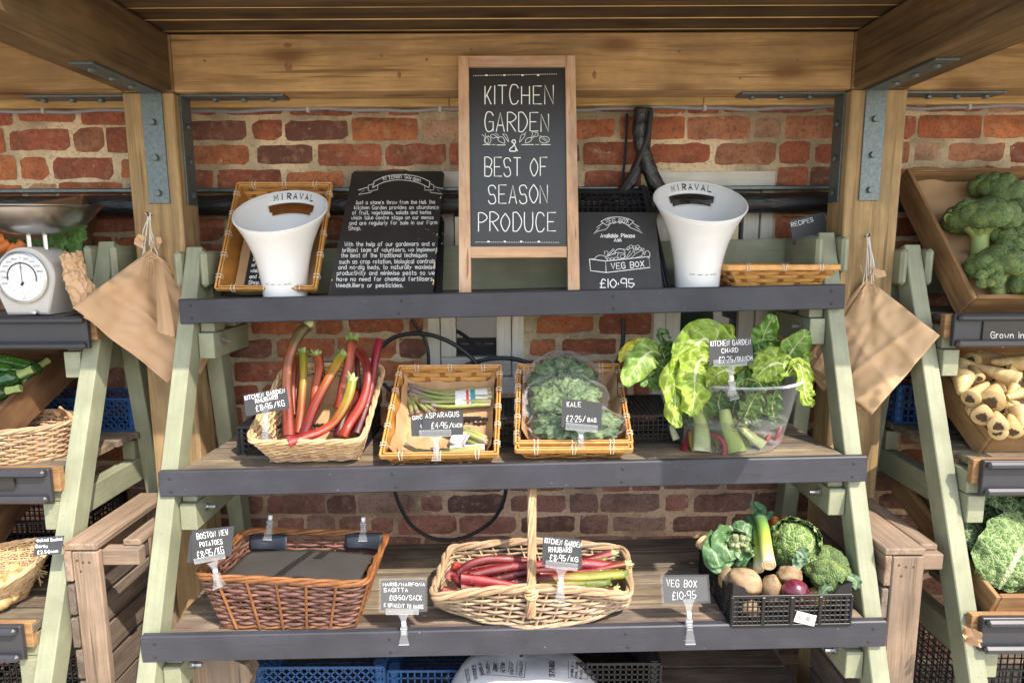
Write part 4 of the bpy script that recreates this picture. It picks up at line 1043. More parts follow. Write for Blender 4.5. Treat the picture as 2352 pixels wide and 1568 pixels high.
def stalk(label, pts, r, cols, conv, Ys, group, leaf=None, endcol=None, flat=.72, ribs=True):
    t = thing('rhubarb_stalk', label, 'rhubarb', (0, 0, 0), group)
    q = [conv(*p) for p in pts]; m = len(q)
    P3 = spline([PY(x, y, Ys[0] + (Ys[1] - Ys[0]) * i / (m - 1)) for i, (x, y) in enumerate(q)], 7)
    t.location = P3[0]; k = len(P3); rad = []; cc = []
    for i in range(k):
        u = i / (k - 1); s = 1 + .25 * max(0, .12 - u) / .12 + .05 * math.sin(u * 9); rad.append((r * s, r * s * flat)); cc.append(grad(cols, u))
    mb = MB(); n = 16; base = 0
    mb.tube(P3, rad, n, cols=cc, squash=(1, 0, 0))
    fac = [rnd.uniform(.55, 1.2) for _ in range(n)]
    for i in range(k):                              # ribs along the stalk
        for a in range(n):
            kf = (.72 if conv is cT else .9) * fac[a] * (1 + .35 * mnoise.noise(Vector((i * .22, a * .9, len(label))))); mb.c[i * n + a] = tuple(x * kf for x in mb.c[i * n + a])
            v = i * n + a; d = mb.v[v] - P3[i]; mb.v[v] = P3[i] + d * (1 + (.075 if a % 2 else -.03))
            mb.t[v] = Vector((i * .02, a * .01, len(label) * .3))
    obj('stem', mb, M['rhub'], t, True, 80)
    if leaf:
        d = (P3[-1] - P3[-3]).normalized(); mb = MB(); s1 = d.orthogonal().normalized(); s2 = d.cross(s1)
        for i in range(9):
            a = i * .7 + rnd.uniform(-.2, .2); o = (s1 * math.cos(a) + s2 * math.sin(a)); L = r * rnd.uniform(.9, 1.9); wd = r * .42; sd_ = d.cross(o)
            e = P3[-1] + o * r * .6; tip = e + d * L + o * L * rnd.uniform(.3, .9); mid = e + d * L * .6 + o * L * .15
            kk = rnd.uniform(.7, 1.2); mb.tint = tuple(x * kk for x in leaf)
            i0 = [mb.vert(e - sd_ * wd * .7), mb.vert(e + sd_ * wd * .7), mb.vert(mid + sd_ * wd + o * r * .15), mb.vert(mid - sd_ * wd), mb.vert(tip + sd_ * wd * .3), mb.vert(tip - sd_ * wd * .4)]
            mb.f += [(i0[0], i0[1], i0[2], i0[3]), (i0[3], i0[2], i0[4], i0[5])]
        obj('leaf_stub', mb, M['leafstub'], t, True)
    return t
gr = 'rhubarb stalks in the tilted basket'; LG = (.30, .42, .10); LP = (.62, .66, .28)
ST = [('thick brown stalk at the far left of the tilted rhubarb basket, its cut top highest', [(605, 1150), (598, 920), (585, 700), (600, 470), (645, 320), (700, 215), (765, 135)], .0135, [(0, RED), (.35, BRN), (.6, (.2, .06, .015)), (.72, OLV), (1, (.10, .085, .03))], (1.72, 1.87), LP),
      ('thin red brown stalk tucked right beside the thick brown stalk', [(640, 960), (640, 760), (652, 560), (655, 420)], .008, [(0, RED), (1, BRN)], (1.78, 1.88), None),
      ('slim rust red stalk just left of the yellow green one', [(640, 990), (668, 760), (690, 600), (678, 415)], .007, [(0, RED), (1, (.33, .06, .02))], (1.79, 1.885), None),
      ('straight stalk with a yellow green upper half, third cluster from the left', [(690, 1130), (718, 910), (738, 660), (742, 500), (736, 395)], .0105, [(0, RED), (.3, ORG), (.5, YEL), (1, LIM)], (1.74, 1.88), LG),
      ('short salmon pink stalk with a green leaf tuft in the middle of the tilted basket', [(840, 900), (858, 680), (890, 530), (868, 420)], .0115, [(0, RED), (.4, (.5, .12, .05)), (1, PNK)], (1.80, 1.90), LG),
      ('thin red stalk directly behind the short salmon pink stalk', [(935, 720), (920, 560), (893, 400)], .007, [(0, CRIM), (1, RED)], (1.86, 1.91), LG),
      ('diagonal stalk running from red at bottom left to yellow at upper right', [(745, 1150), (840, 880), (955, 660), (1040, 510), (1092, 415)], .0125, [(0, CRIM), (.3, RED), (.55, ORG), (.8, YEL), (1, LIM)], (1.72, 1.86), LG),
      ('broad pink stalk with a crown of green leaf stubs standing tallest right of centre', [(1085, 900), (1130, 660), (1168, 480), (1190, 340), (1195, 285)], .0148, [(0, RED), (.5, (.5, .11, .06)), (.9, PNK), (1, (.3, .05, .05))], (1.80, 1.92), LG),
      ('thin dark red stalk behind the broad pink one', [(1255, 760), (1245, 520), (1240, 355)], .007, [(0, DARK), (1, CRIM)], (1.86, 1.92), None),
      ('red stalk arching over in a hook on the right of the tilted basket', [(1105, 1170), (1170, 1040), (1285, 850), (1338, 660), (1330, 500), (1290, 410), (1250, 365)], .0115, [(0, RED), (.3, (.5, .05, .03)), (.6, CRIM), (1, (.2, .04, .02))], (1.69, 1.88), None),
      ('deep crimson stalk farthest right in the tilted basket with a pointed top', [(1235, 1130), (1320, 900), (1372, 700), (1410, 460), (1452, 255)], .0105, [(0, DARK), (.5, CRIM), (1, (.24, .006, .02))], (1.73, 1.90), None),
      ('purple red stalk lying under the hooked red stalk', [(1065, 1160), (1120, 960), (1195, 830), (1275, 735)], .0115, [(0, DARK), (1, (.16, .02, .02))], (1.71, 1.84), None),
      ('slim crimson stalk between the hooked stalk and the far right one', [(1195, 1140), (1285, 860), (1385, 560)], .0085, [(0, CRIM), (1, DARK)], (1.74, 1.90), None),
      ('long curved stalk lying over the front rim from pink root to lime green top', [(600, 1212), (740, 1168), (890, 1118), (1015, 1035), (1105, 905), (1165, 770), (1192, 655)], .0140, [(0, (.55, .06, .07)), (.1, MAG), (.35, (.4, .04, .02)), (.55, ORG), (.75, YEL), (1, LIM)], (1.648, 1.775), LP)]
for (lab, pts, r, cols, Ys, lf) in ST: stalk(lab, pts, r * 1.05, cols, c1, Ys, gr, lf)
price_sign('tilted grey card for kitchen garden rhubarb clipped to the tilted wicker basket', c1, [(180, 775), (580, 700), (612, 900), (205, 972)], 1.66,
    [("KITCHEN GARDEN", 198, 820, 568, 748, 36), ("RHUBARB", 296, 850, 502, 806, 36), ("£8·95/KG", 302, 925, 566, 872, 52)], ((388, 880), (388, 1205)), None, 5, wt=1.5, base=1.66)

# ---- asparagus and kale baskets
rim = tilted([c2(115, 1003), c2(1078, 988), c2(1106, 262), c2(272, 268)], 1.650, 1.938)
tA, botA, nA = bamboo_basket('tilted bamboo basket holding asparagus, second basket on the middle shelf', rim, .072, .024, 5, (3, 5))
rim2 = [p - nA * .0 for p in tilted([c2(1252, 955), c2(2205, 948), c2(2096, 300), c2(1262, 300)], 1.652, 1.925)]
rimK = tilted([c2(1252, 898), c2(2206, 893), c2(2092, 254), c2(1268, 258)], 1.664, 1.936)
bamboo_basket('lower bamboo basket nested under the kale basket', rim2, .06, .024, 5, (3, 5))
tK, botK, nK = bamboo_basket('upper tilted bamboo basket filled with bags of kale', rimK, .045, .02, 4, (3, 5))
def flr(bot, u, v): return bot[0] * (1 - u) * (1 - v) + bot[1] * u * (1 - v) + bot[2] * u * v + bot[3] * (1 - u) * v
for (bt, n_, lab) in ((botA, nA, 'crumpled brown paper lining the asparagus basket'), (botK, nK, 'brown paper showing at the sides of the kale basket')):
    mb = MB()
    def pf(u, v, bt=bt, n_=n_):
        w_ = 1.06; uu = .5 + (u - .5) * w_; vv = .5 + (v - .5) * 1.0
        e = max(0, abs(u - .5) - .42) / .08; e2 = max(0, abs(v - .5) - .44) / .06
        return flr(bt, uu, vv) + n_ * (.006 + .045 * e * (1 + .3 * math.sin(v * 17)) + .03 * e2 + .012 * mnoise.noise(Vector((u * 7, v * 7, 9))) + .006 * abs(mnoise.noise(Vector((u * 19, v * 19, 2)))))
    mb.grid(pf, 40, 40); tag(obj('paper_lining', mb, M['kraft'], None, True, 25), lab, 'paper')
g = G("asparagus_skin"); tc = g.tc(); n = g.noise(g.scale(tc, (20, 90, 90)), 1.5, 4, .6)
g.p(Base_Color=g.mix(g.ramp(n, (.4, .5), (.6, 0.0)), g.col(), (.20, .13, .12)), Roughness=.45); M['aspar'] = g.m
M['bandw'] = plain("white_printed_paper", (.72, .70, .68), .6, var=.12, nsc=60)
M['bandr'] = plain("red_print", (.62, .06, .06), .6); M['bandt'] = plain("teal_print", (.06, .27, .28), .6); M['bandb'] = plain("blue_rubber_band", (.10, .22, .52), .5)
def PF(bt, n_, off): return lambda x, y, o=0.0: PN(x, y, bt[0] + n_ * (off + o), n_)
GRA, GRL, PUR, BUT = (.20, .27, .055), (.33, .36, .09), (.20, .15, .12), (.55, .48, .30)
def spear(mb_t, pts, r, fp_, conv, off=0.0, cols=((0, BUT), (.15, GRL), (.7, GRA), (.86, PUR), (1, (.17, .14, .08)))):
    P3 = spline([fp_(*conv(*p), off) for p in pts], 8); k = len(P3); mb = MB()
    rad = [r * (1.0 - .25 * i / k + (.35 * math.sin(math.pi * (i / k - .78) / .22) if i / k > .78 else 0)) * (1 if i < k - 2 else (.6 if i == k - 2 else .15)) for i in range(k)]
    mb.tube(P3, rad, 9, cols=[grad(cols, i / (k - 1)) for i in range(k)])
    for i in range(int(k * .35), k - 1, 2):          # scale leaves
        d = (P3[min(i + 1, k - 1)] - P3[i]).normalized(); s1 = d.orthogonal().normalized(); s2 = d.cross(s1); a = i * 2.1
        o = s1 * math.cos(a) + s2 * math.sin(a); w_ = d.cross(o); c = P3[i] + o * rad[i] * .95; L = r * (1.4 if i < k * .78 else 1.6); mb.tint = (.19, .15, .09)
        j = [mb.vert(c - w_ * r * .5), mb.vert(c + w_ * r * .5), mb.vert(c + d * L + o * r * .25)]; mb.f.append(tuple(j))
    obj('spear', mb, M['aspar'], mb_t, True, 60)
fA = PF(botA, nA, .022)
def bundle(label, spears, r, band=None, stripes=(), conv=c2, fp_=fA, offs=None):
    t = thing('asparagus_bundle', label, 'asparagus', fp_(*conv(*spears[0][0])), 'asparagus bundles')
    for i, s in enumerate(spears): spear(t, s, r, fp_, conv, (offs[i] if offs else (i % 3) * .008))
    if band:
        (x0, y0), (x1, y1), hw = band; a, b = fp_(*conv(x0, y0), .008), fp_(*conv(x1, y1), .008); d = (b - a).normalized()
        def tubeband(u0, u1, e, mat, nm, par):
            mb = MB(); P = [a + (b - a) * (u0 + (u1 - u0) * k / 4) for k in range(5)]
            mb.tube(P, [(hw * e, hw * .62 * e)] * 5, 20, cap=False, squash=nA.cross(d)); return obj(nm, mb, mat, par, True)
        pb = tubeband(0, 1, 1.0, M['bandw'], 'paper_band', t)
        for (u0, u1, mt) in stripes: tubeband(u0, u1, 1.02, mt, 'printed_stripe', pb)
    return t
bundle('large asparagus bundle in a white paper band at the back of the asparagus basket',
    [[(1040, 480), (860, 470), (680, 490), (500, 462), (335, 405)], [(1045, 510), (860, 510), (680, 522), (500, 500), (345, 440)], [(1035, 545), (860, 545), (700, 548), (540, 552), (425, 540)], [(1030, 570), (880, 580), (740, 592), (610, 590), (520, 575)],
     [(1035, 455), (880, 450), (700, 470), (540, 470), (420, 455)], [(1020, 500), (800, 495), (560, 530), (440, 505), (335, 480)], [(1000, 530), (760, 520), (470, 560), (385, 520), (330, 465)]], .0075, ((735, 530), (1005, 510), .031),
    ((.34, .42, M['bandr']), (.47, .62, M['bandt'])), offs=(.016, .02, .016, .008, .006, .012, .004))
bundle('loose asparagus tips pointing to the front under the big bundle', [[(345, 440), (370, 530), (400, 600), (425, 655)], [(380, 480), (430, 560), (480, 610), (520, 648)], [(430, 520), (490, 580), (530, 610), (565, 635)], [(340, 500), (355, 570), (365, 620), (370, 660)]], .0072, offs=(.004, .006, .004, 0))
bundle('asparagus bundle with cut ends and a blue rubber band, right of the asparagus card', [[(1000, 890), (880, 830), (780, 790), (650, 740)], [(990, 860), (880, 805), (790, 770), (660, 720)], [(975, 895), (850, 850), (760, 810), (640, 770)], [(965, 915), (850, 880), (740, 830), (630, 790)], [(985, 875), (850, 825), (720, 775), (640, 750)]], .0085, ((730, 835), (850, 880), .03), ((.9, .97, M['bandb']), (.8, .87, M['bandr'])), offs=(.012, .016, .006, .002, .02))
bundle('single thin asparagus bundle lying along the front rim of the asparagus basket', [[(975, 945), (800, 960), (560, 968), (420, 962), (350, 935), (310, 905)], [(970, 930), (800, 948), (640, 958), (520, 960)]], .0068, ((690, 955), (978, 940), .014), ((.36, .43, M['bandr']),), offs=(.012, .014))
price_sign('dark card for asparagus in a wide clip on the front of the asparagus basket', c2, [(460, 657), (800, 618), (800, 828), (452, 842)], 1.652, [("ASPARAGUS", 484, 688, 765, 672, 40), ("£4·95/", 532, 775, 705, 772, 48), ("EACH", 712, 764, 788, 762, 30)],
    ((570, 850), (577, 1035)), ((430, 820), (698, 812), .019), 5, second=([(357, 672), (600, 655), (600, 840), (365, 840)], [("GROWN", 374, 700, 520, 690, 28), ("UK", 445, 772, 500, 772, 30)]), base=1.642)
g = G("curly_kale"); tc = g.tc(); n = g.noise(tc, 70, 5, .7); n2 = g.noise(tc, 14, 3, .6)
c = g.ramp(n, (.34, (.035, .065, .028)), (.5, (.11, .18, .085)), (.66, (.27, .35, .19))); c = g.mix(g.ramp(n2, (.5, 0.0), (.7, .5)), c, (.30, .38, .13)); c = g.mix(1.0, c, g.col(), 'MULTIPLY')
g.p(Base_Color=c, Roughness=.6); g.bump(n, 1.0, .006); M['kale'] = g.m
def kale_bag(label, conv, c_, rx, ry, off, bt, n_, seed, th=.05):
    f = PF(bt, n_, off); C = f(*conv(*c_)); ex = f(*conv(c_[0] + rx, c_[1])) - C; ey = f(*conv(c_[0], c_[1] - ry)) - C; t = thing('kale_bag', label, 'bag of kale', C, 'bags of kale')
    rot = Matrix((ex.normalized(), n_.cross(ex.normalized()), n_)).transposed(); lx, ly = ex.length, ey.length
    mb = MB(); nu, nv = 110, 60; sv = Vector((seed, seed * 2, 0))
    mb.blob(C, (lx, ly, th), nu, nv, .10, 2.2, rot, seed=seed)
    for i, v in enumerate(mb.v):
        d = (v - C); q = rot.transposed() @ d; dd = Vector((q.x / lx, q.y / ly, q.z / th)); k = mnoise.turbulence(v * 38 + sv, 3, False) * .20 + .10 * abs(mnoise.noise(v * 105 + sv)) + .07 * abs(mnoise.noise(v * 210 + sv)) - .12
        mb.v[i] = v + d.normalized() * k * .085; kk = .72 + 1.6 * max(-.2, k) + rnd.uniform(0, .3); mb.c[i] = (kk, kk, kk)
    obj('kale', mb, M['kale'], t, True, 70)
    mb = MB(); mb.blob(C + n_ * .003, (lx * 1.03, ly * 1.05, th * 1.14), 56, 34, .10, 2.2, rot, seed=seed)
    for i, v in enumerate(mb.v):
        d = (v - C).normalized(); k = abs(mnoise.noise(v * 26 + sv)) * .018 + abs(mnoise.noise(v * 60 + sv)) * .008; mb.v[i] = v + d * k
    obj('clear_bag', mb, M['bagfilm'], t, True, 35)
    return t
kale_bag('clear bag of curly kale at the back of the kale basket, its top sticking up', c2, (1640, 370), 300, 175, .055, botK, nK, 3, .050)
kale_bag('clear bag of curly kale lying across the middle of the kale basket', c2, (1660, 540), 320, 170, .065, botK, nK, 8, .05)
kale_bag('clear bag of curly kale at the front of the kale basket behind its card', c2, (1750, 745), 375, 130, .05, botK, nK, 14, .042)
mb = MB(); fK = PF(botK, nK, .09)
mb.grid(lambda u, v: fK(*c2(1560 + 370 * u + 40 * math.sin(v * 3), 290 - 165 * v), .02 * math.sin(u * 9 + v * 4) + .028 * mnoise.noise(Vector((u * 5, v * 5, 4))) + .01 * abs(mnoise.noise(Vector((u * 15, v * 12, 4))))), 36, 20)
tag(obj('bag_top', mb, M['bagfilm'], None, True, 30), 'loose crinkled clear plastic standing up above the kale', 'plastic bag')
price_sign('dark card for kale in a wide clip on the front rim of the kale basket', c2, [(1632, 522), (1968, 560), (1960, 790), (1622, 762)], 1.648, [("KALE", 1672, 592, 1788, 592, 40), ("£2·25/", 1665, 714, 1824, 722, 50), ("BAG", 1845, 717, 1915, 722, 32)],
    ((1790, 790), (1785, 935)), ((1662, 755), (1928, 780), .019), 5, base=1.655)

# ---- chard in the clear bucket
def leafmat(name, rough=.42):
    g = G(name); tc = g.tc(); n = g.noise(tc, 45, 4, .6); n2 = g.noise(tc, 160, 3, .6)
    c = g.mix(g.ramp(n, (.4, .35), (.6, 0.0)), g.col(), g.mix(.55, g.col(), (.02, .06, .01)))
    g.p(Base_Color=c, Roughness=rough, Specular_IOR_Level=.45); g.bump(g.math('ADD', n, g.math('MULTIPLY', n2, .3)), .5, .004)
    tl = g.t.nodes.new("ShaderNodeBsdfTranslucent"); g.link(c, tl.inputs[0]); mx = g.t.nodes.new("ShaderNodeMixShader"); mx.inputs[0].default_value = .15
    g.link(g.b.outputs[0], mx.inputs[1]); g.link(tl.outputs[0], mx.inputs[2]); g.link(mx.outputs[0], g.out.inputs[0]); return g.m
M['leaf'] = leafmat("fresh_leaf")
def leaf(parent, pts, w, face, col, rib, pucker=.006, cup=.25, nu=22, nv=30, prof=None, ruffle=.012, freq=38, nveins=7, name='leaf', mat=None, ribw=.045, veinc=None):
    """blade along a 3-D midrib; w = half width, face = the way its upper side looks"""
    P3 = spline([Vector(p) for p in pts], 8); k = len(P3); mb = MB(); face = Vector(face); seed = Vector((rnd.uniform(0, 99),) * 3)
    prof = prof or (lambda u: (math.sin(math.pi * min(1, u * .86 + .10)) ** .75))
    for j in range(nv + 1):
        u = j / nv; x = u * (k - 1); i = min(int(x), k - 2); f = x - i; p = P3[i] * (1 - f) + P3[i + 1] * f; d = (P3[i + 1] - P3[i]).normalized()
        side = d.cross(face).normalized(); nn = side.cross(d)
        for i2 in range(nu + 1):
            s = -1 + 2 * i2 / nu; ws = w * prof(u); q = p + side * (s * ws)
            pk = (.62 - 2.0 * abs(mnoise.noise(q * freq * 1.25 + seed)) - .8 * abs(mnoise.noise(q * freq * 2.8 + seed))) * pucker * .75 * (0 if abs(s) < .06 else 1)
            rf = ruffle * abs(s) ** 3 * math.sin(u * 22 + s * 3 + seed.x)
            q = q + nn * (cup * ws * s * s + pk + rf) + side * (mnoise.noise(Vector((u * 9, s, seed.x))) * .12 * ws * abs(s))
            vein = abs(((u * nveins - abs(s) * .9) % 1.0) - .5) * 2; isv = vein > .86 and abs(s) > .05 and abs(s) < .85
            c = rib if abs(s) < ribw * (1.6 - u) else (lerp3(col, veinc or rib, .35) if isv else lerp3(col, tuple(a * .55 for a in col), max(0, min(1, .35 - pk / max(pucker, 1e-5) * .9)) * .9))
            mb.vert(q, c)
    W = nu + 1
    for j in range(nv):
        for i in range(nu): mb.f.append((j * W + i, j * W + i + 1, (j + 1) * W + i + 1, (j + 1) * W + i))
    return obj(name, mb, mat or M['leaf'], parent, True, 180)
BC = PY(1663, 1000, 1.842); BC.z = top('C', 1, BC.x) + .001
tB = thing('clear_bucket', 'clear plastic ice bucket of water holding bunches of chard', 'bucket', BC)
def bprof(v): return .158 + .046 * v ** 1.1
mb = MB(); mb.lathe([(0.001, .004), (.145, .004), (.156, .012)] + [(bprof(v), .012 + .188 * v) for v in (.05, .2, .4, .6, .8, 1)] + [(bprof(1) + .004, .202), (bprof(1) + .004, .196), (bprof(1) - .003, .196)] , 72, BC); obj('shell', mb, M['clear'], tB, True, 50)
mb = MB(); mb.tube([BC + Vector((bprof(1.0) * 1.01 * math.cos(a * .0873), bprof(1.0) * 1.01 * math.sin(a * .0873), .201)) for a in range(72)], .0028, 6, True); obj('rim', mb, M['acryl'], tB, True)
mb = MB(); mb.lathe([(0.001, .075), (.171, .075)], 48, BC); obj('water', mb, M['water'], tB, True)
mb = MB()
def bm(x, y):                                        # flourish painted on the front of the bucket
    a = (x - 1000) / 545 * R(60); v = (1245 - y) / 610; r = bprof(v) + .0015; return BC + Vector((r * math.sin(a), -r * math.cos(a), .012 + .188 * min(1, v)))
for pts in ([(885, 990), (900, 1000), (940, 930), (980, 835)], [(985, 838), (920, 846), (892, 862), (905, 885), (980, 900), (1030, 940), (1030, 975), (1000, 998), (950, 990), (900, 975), (880, 985)], [(900, 975), (960, 985), (1020, 975), (1098, 1008)]): ribbon(mb, smooth2(pts, 6), 3.2, bm)
obj('painted_letter', mb, M['black_ink'], tB)
CG, CL, CD, CY, RIBW = (.20, .37, .045), (.34, .46, .045), (.075, .17, .03), (.60, .55, .04), (.62, .68, .34)
gb = 'bunches of chard'
def Lf(t, pts, wpx, Ys, col, rib=RIBW, **k):
    q = [c3(*p) for p in pts]; m = len(q); P = [PY(x, y, Ys[0] + (Ys[1] - Ys[0]) * i / (m - 1)) for i, (x, y) in enumerate(q)]
    k.setdefault('nu', 44); k.setdefault('nv', 64); leaf(t, P, wpx * .293 * P[0].y * .00068, k.pop('face', (0.1, -1, .35)), tuple(a * .86 for a in col), rib, **k)
def St(t, pts, rpx, Ys, c0, c1_):
    q = [c3(*p) for p in pts]; m = len(q); P = spline([PY(x, y, Ys[0] + (Ys[1] - Ys[0]) * i / (m - 1)) for i, (x, y) in enumerate(q)], 6); r = rpx * .293 * 1.8 * .00068
    mb = MB(); k = len(P); mb.tube(P, [(r * (1.25 - .6 * i / k), r * .5) for i in range(k)], 12, cols=[lerp3(c0, c1_, i / (k - 1)) for i in range(k)], squash=(1, 0, 0)); obj('stem', mb, M['rhub2'], t, True, 70)
M['rhub2'] = plain("chard_stem", (1, 1, 1), .3, var=.25, nsc=60)
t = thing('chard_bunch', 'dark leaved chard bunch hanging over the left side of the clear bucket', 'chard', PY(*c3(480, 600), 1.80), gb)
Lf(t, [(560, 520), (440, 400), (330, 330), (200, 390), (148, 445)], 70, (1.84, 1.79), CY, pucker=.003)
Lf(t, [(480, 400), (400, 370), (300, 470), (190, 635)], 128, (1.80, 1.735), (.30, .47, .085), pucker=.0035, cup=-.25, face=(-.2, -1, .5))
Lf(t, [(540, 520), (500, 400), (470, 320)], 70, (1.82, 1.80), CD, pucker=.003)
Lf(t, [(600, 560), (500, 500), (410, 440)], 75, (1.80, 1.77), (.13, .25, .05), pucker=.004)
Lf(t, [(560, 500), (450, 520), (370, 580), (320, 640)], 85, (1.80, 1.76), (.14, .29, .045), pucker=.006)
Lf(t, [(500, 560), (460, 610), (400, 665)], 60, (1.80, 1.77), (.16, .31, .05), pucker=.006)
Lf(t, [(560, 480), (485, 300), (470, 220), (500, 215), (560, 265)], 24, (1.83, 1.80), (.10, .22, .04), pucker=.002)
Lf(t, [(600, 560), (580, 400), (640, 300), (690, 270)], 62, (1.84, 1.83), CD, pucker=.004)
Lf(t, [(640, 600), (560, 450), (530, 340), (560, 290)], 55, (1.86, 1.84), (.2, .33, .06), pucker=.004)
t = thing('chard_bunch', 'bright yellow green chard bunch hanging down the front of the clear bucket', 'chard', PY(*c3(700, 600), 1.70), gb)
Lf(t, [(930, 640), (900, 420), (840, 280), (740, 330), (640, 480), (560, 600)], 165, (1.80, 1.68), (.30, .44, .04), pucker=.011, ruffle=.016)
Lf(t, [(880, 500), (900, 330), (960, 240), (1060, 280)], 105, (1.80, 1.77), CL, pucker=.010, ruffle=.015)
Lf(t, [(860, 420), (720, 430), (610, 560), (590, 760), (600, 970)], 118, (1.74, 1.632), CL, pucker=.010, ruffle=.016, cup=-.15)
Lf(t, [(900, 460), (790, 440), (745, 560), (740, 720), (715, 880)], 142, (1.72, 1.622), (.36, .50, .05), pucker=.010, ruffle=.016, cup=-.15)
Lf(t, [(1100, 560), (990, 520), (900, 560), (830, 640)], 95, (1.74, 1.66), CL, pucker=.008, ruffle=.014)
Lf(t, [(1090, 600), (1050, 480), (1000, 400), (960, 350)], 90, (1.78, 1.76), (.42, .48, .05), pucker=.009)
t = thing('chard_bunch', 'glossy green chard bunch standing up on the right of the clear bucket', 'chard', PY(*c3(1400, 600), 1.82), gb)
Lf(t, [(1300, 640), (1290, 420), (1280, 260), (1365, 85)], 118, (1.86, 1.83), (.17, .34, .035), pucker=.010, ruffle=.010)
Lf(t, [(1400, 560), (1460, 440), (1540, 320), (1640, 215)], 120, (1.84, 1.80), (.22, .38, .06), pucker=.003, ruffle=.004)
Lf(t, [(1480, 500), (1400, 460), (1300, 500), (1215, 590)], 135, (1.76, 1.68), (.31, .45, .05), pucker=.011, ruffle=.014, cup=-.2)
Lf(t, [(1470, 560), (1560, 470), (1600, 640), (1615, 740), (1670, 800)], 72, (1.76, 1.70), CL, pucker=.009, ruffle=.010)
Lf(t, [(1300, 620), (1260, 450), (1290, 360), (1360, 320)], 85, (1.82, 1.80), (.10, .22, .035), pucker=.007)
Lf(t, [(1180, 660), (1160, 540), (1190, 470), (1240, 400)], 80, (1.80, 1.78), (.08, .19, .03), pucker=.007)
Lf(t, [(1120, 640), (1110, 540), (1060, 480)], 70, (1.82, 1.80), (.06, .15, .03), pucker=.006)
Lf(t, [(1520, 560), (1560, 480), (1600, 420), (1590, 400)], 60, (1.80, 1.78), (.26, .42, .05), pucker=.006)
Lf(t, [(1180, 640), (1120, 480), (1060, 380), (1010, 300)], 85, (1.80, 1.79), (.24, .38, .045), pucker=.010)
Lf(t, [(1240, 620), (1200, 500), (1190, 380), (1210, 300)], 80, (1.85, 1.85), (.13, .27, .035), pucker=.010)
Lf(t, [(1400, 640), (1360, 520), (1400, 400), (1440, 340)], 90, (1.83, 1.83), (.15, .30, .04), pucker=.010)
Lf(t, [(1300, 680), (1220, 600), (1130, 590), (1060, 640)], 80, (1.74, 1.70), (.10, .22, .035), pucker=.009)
St(t, [(1160, 420), (1240, 385), (1340, 395), (1420, 445)], 12, (1.80, 1.78), (.55, .6, .25), (.4, .5, .15))
t = thing('chard_bunch', 'cut chard stems standing in the water inside the clear bucket', 'chard', BC + Vector((0, 0, .05)), gb)
WH, PG, RD, YE = (.44, .47, .27), (.30, .38, .10), (.25, .012, .02), (.50, .28, .02)
for (pts, r, Y, a, b) in (([(800, 1155), (800, 1050), (790, 940), (760, 850)], 62, (1.73, 1.78), WH, PG), ([(1075, 1165), (1040, 1060), (1000, 960), (975, 830)], 66, (1.72, 1.79), PG, (.38, .46, .16)), ([(1285, 1110), (1200, 1050), (1110, 970), (1040, 900)], 42, (1.74, 1.80), WH, PG), ([(1190, 1170), (1140, 1080), (1090, 1000)], 30, (1.76, 1.8), PG, WH),
        ([(655, 1150), (680, 1070), (700, 990)], 22, (1.75, 1.8), (.16, .01, .02), RD), ([(970, 1190), (975, 1100), (930, 1040), (870, 1020)], 18, (1.71, 1.74), RD, RD), ([(740, 1160), (715, 1080), (705, 1000)], 16, (1.74, 1.78), YE, YE), ([(1385, 1080), (1400, 1010), (1420, 960)], 20, (1.82, 1.84), RD, RD), ([(930, 1160), (920, 1090), (900, 1020)], 24, (1.76, 1.8), (.5, .3, .1), PG), ([(1230, 1140), (1290, 1080), (1330, 1030)], 24, (1.80, 1.83), RD, (.5, .1, .1)), ([(600, 1060), (570, 990), (560, 950)], 26, (1.80, 1.82), WH, WH), ([(1180, 860), (1130, 940), (1100, 1000)], 30, (1.84, 1.8), WH, PG)):
    St(t, pts, r, Y, a, b)
for (pts, wd, Y, cc) in (([(820, 960), (800, 820), (860, 720)], 85, (1.80, 1.76), (.14, .28, .05)), ([(960, 900), (930, 780), (950, 670)], 80, (1.82, 1.80), (.10, .22, .04)), ([(1130, 900), (1180, 790), (1240, 680)], 95, (1.80, 1.76), (.17, .31, .06)), ([(1260, 960), (1220, 880), (1230, 760)], 70, (1.84, 1.8), (.10, .21, .04)), ([(1380, 930), (1350, 800), (1380, 660)], 75, (1.84, 1.80), (.16, .33, .05)), ([(720, 940), (690, 820), (740, 700)], 70, (1.82, 1.80), (.09, .2, .035)), ([(1040, 860), (1060, 760), (1100, 660)], 70, (1.84, 1.84), (.07, .16, .03))):
    Lf(t, pts, wd, Y, cc, pucker=.006)
price_sign('dark card for kitchen garden chard held high on the rim of the clear bucket', c3, [(855, 285), (1192, 262), (1203, 470), (857, 482)], 1.612, [("KITCHEN GARDEN", 868, 330, 1180, 315, 40), ("CHARD", 955, 383, 1082, 375, 34), ("£2·25/", 932, 460, 1070, 455, 46), ("BUNCH", 1080, 445, 1193, 438, 34)],
    ((1022, 490), (1045, 730)), ((890, 462), (1152, 458), .016), 4, base=1.637)
# ================================================================ BOTTOM SHELF
c4 = lambda x, y: (404.25 + .25 * x, 1139.25 + .25 * y)
cV = lambda x, y: (1488.4 + .25781 * x, 1120.9 + .25781 * y)
def at_z(conv, x, y, z): p = conv(x, y); return PZ(p[0], p[1], z)
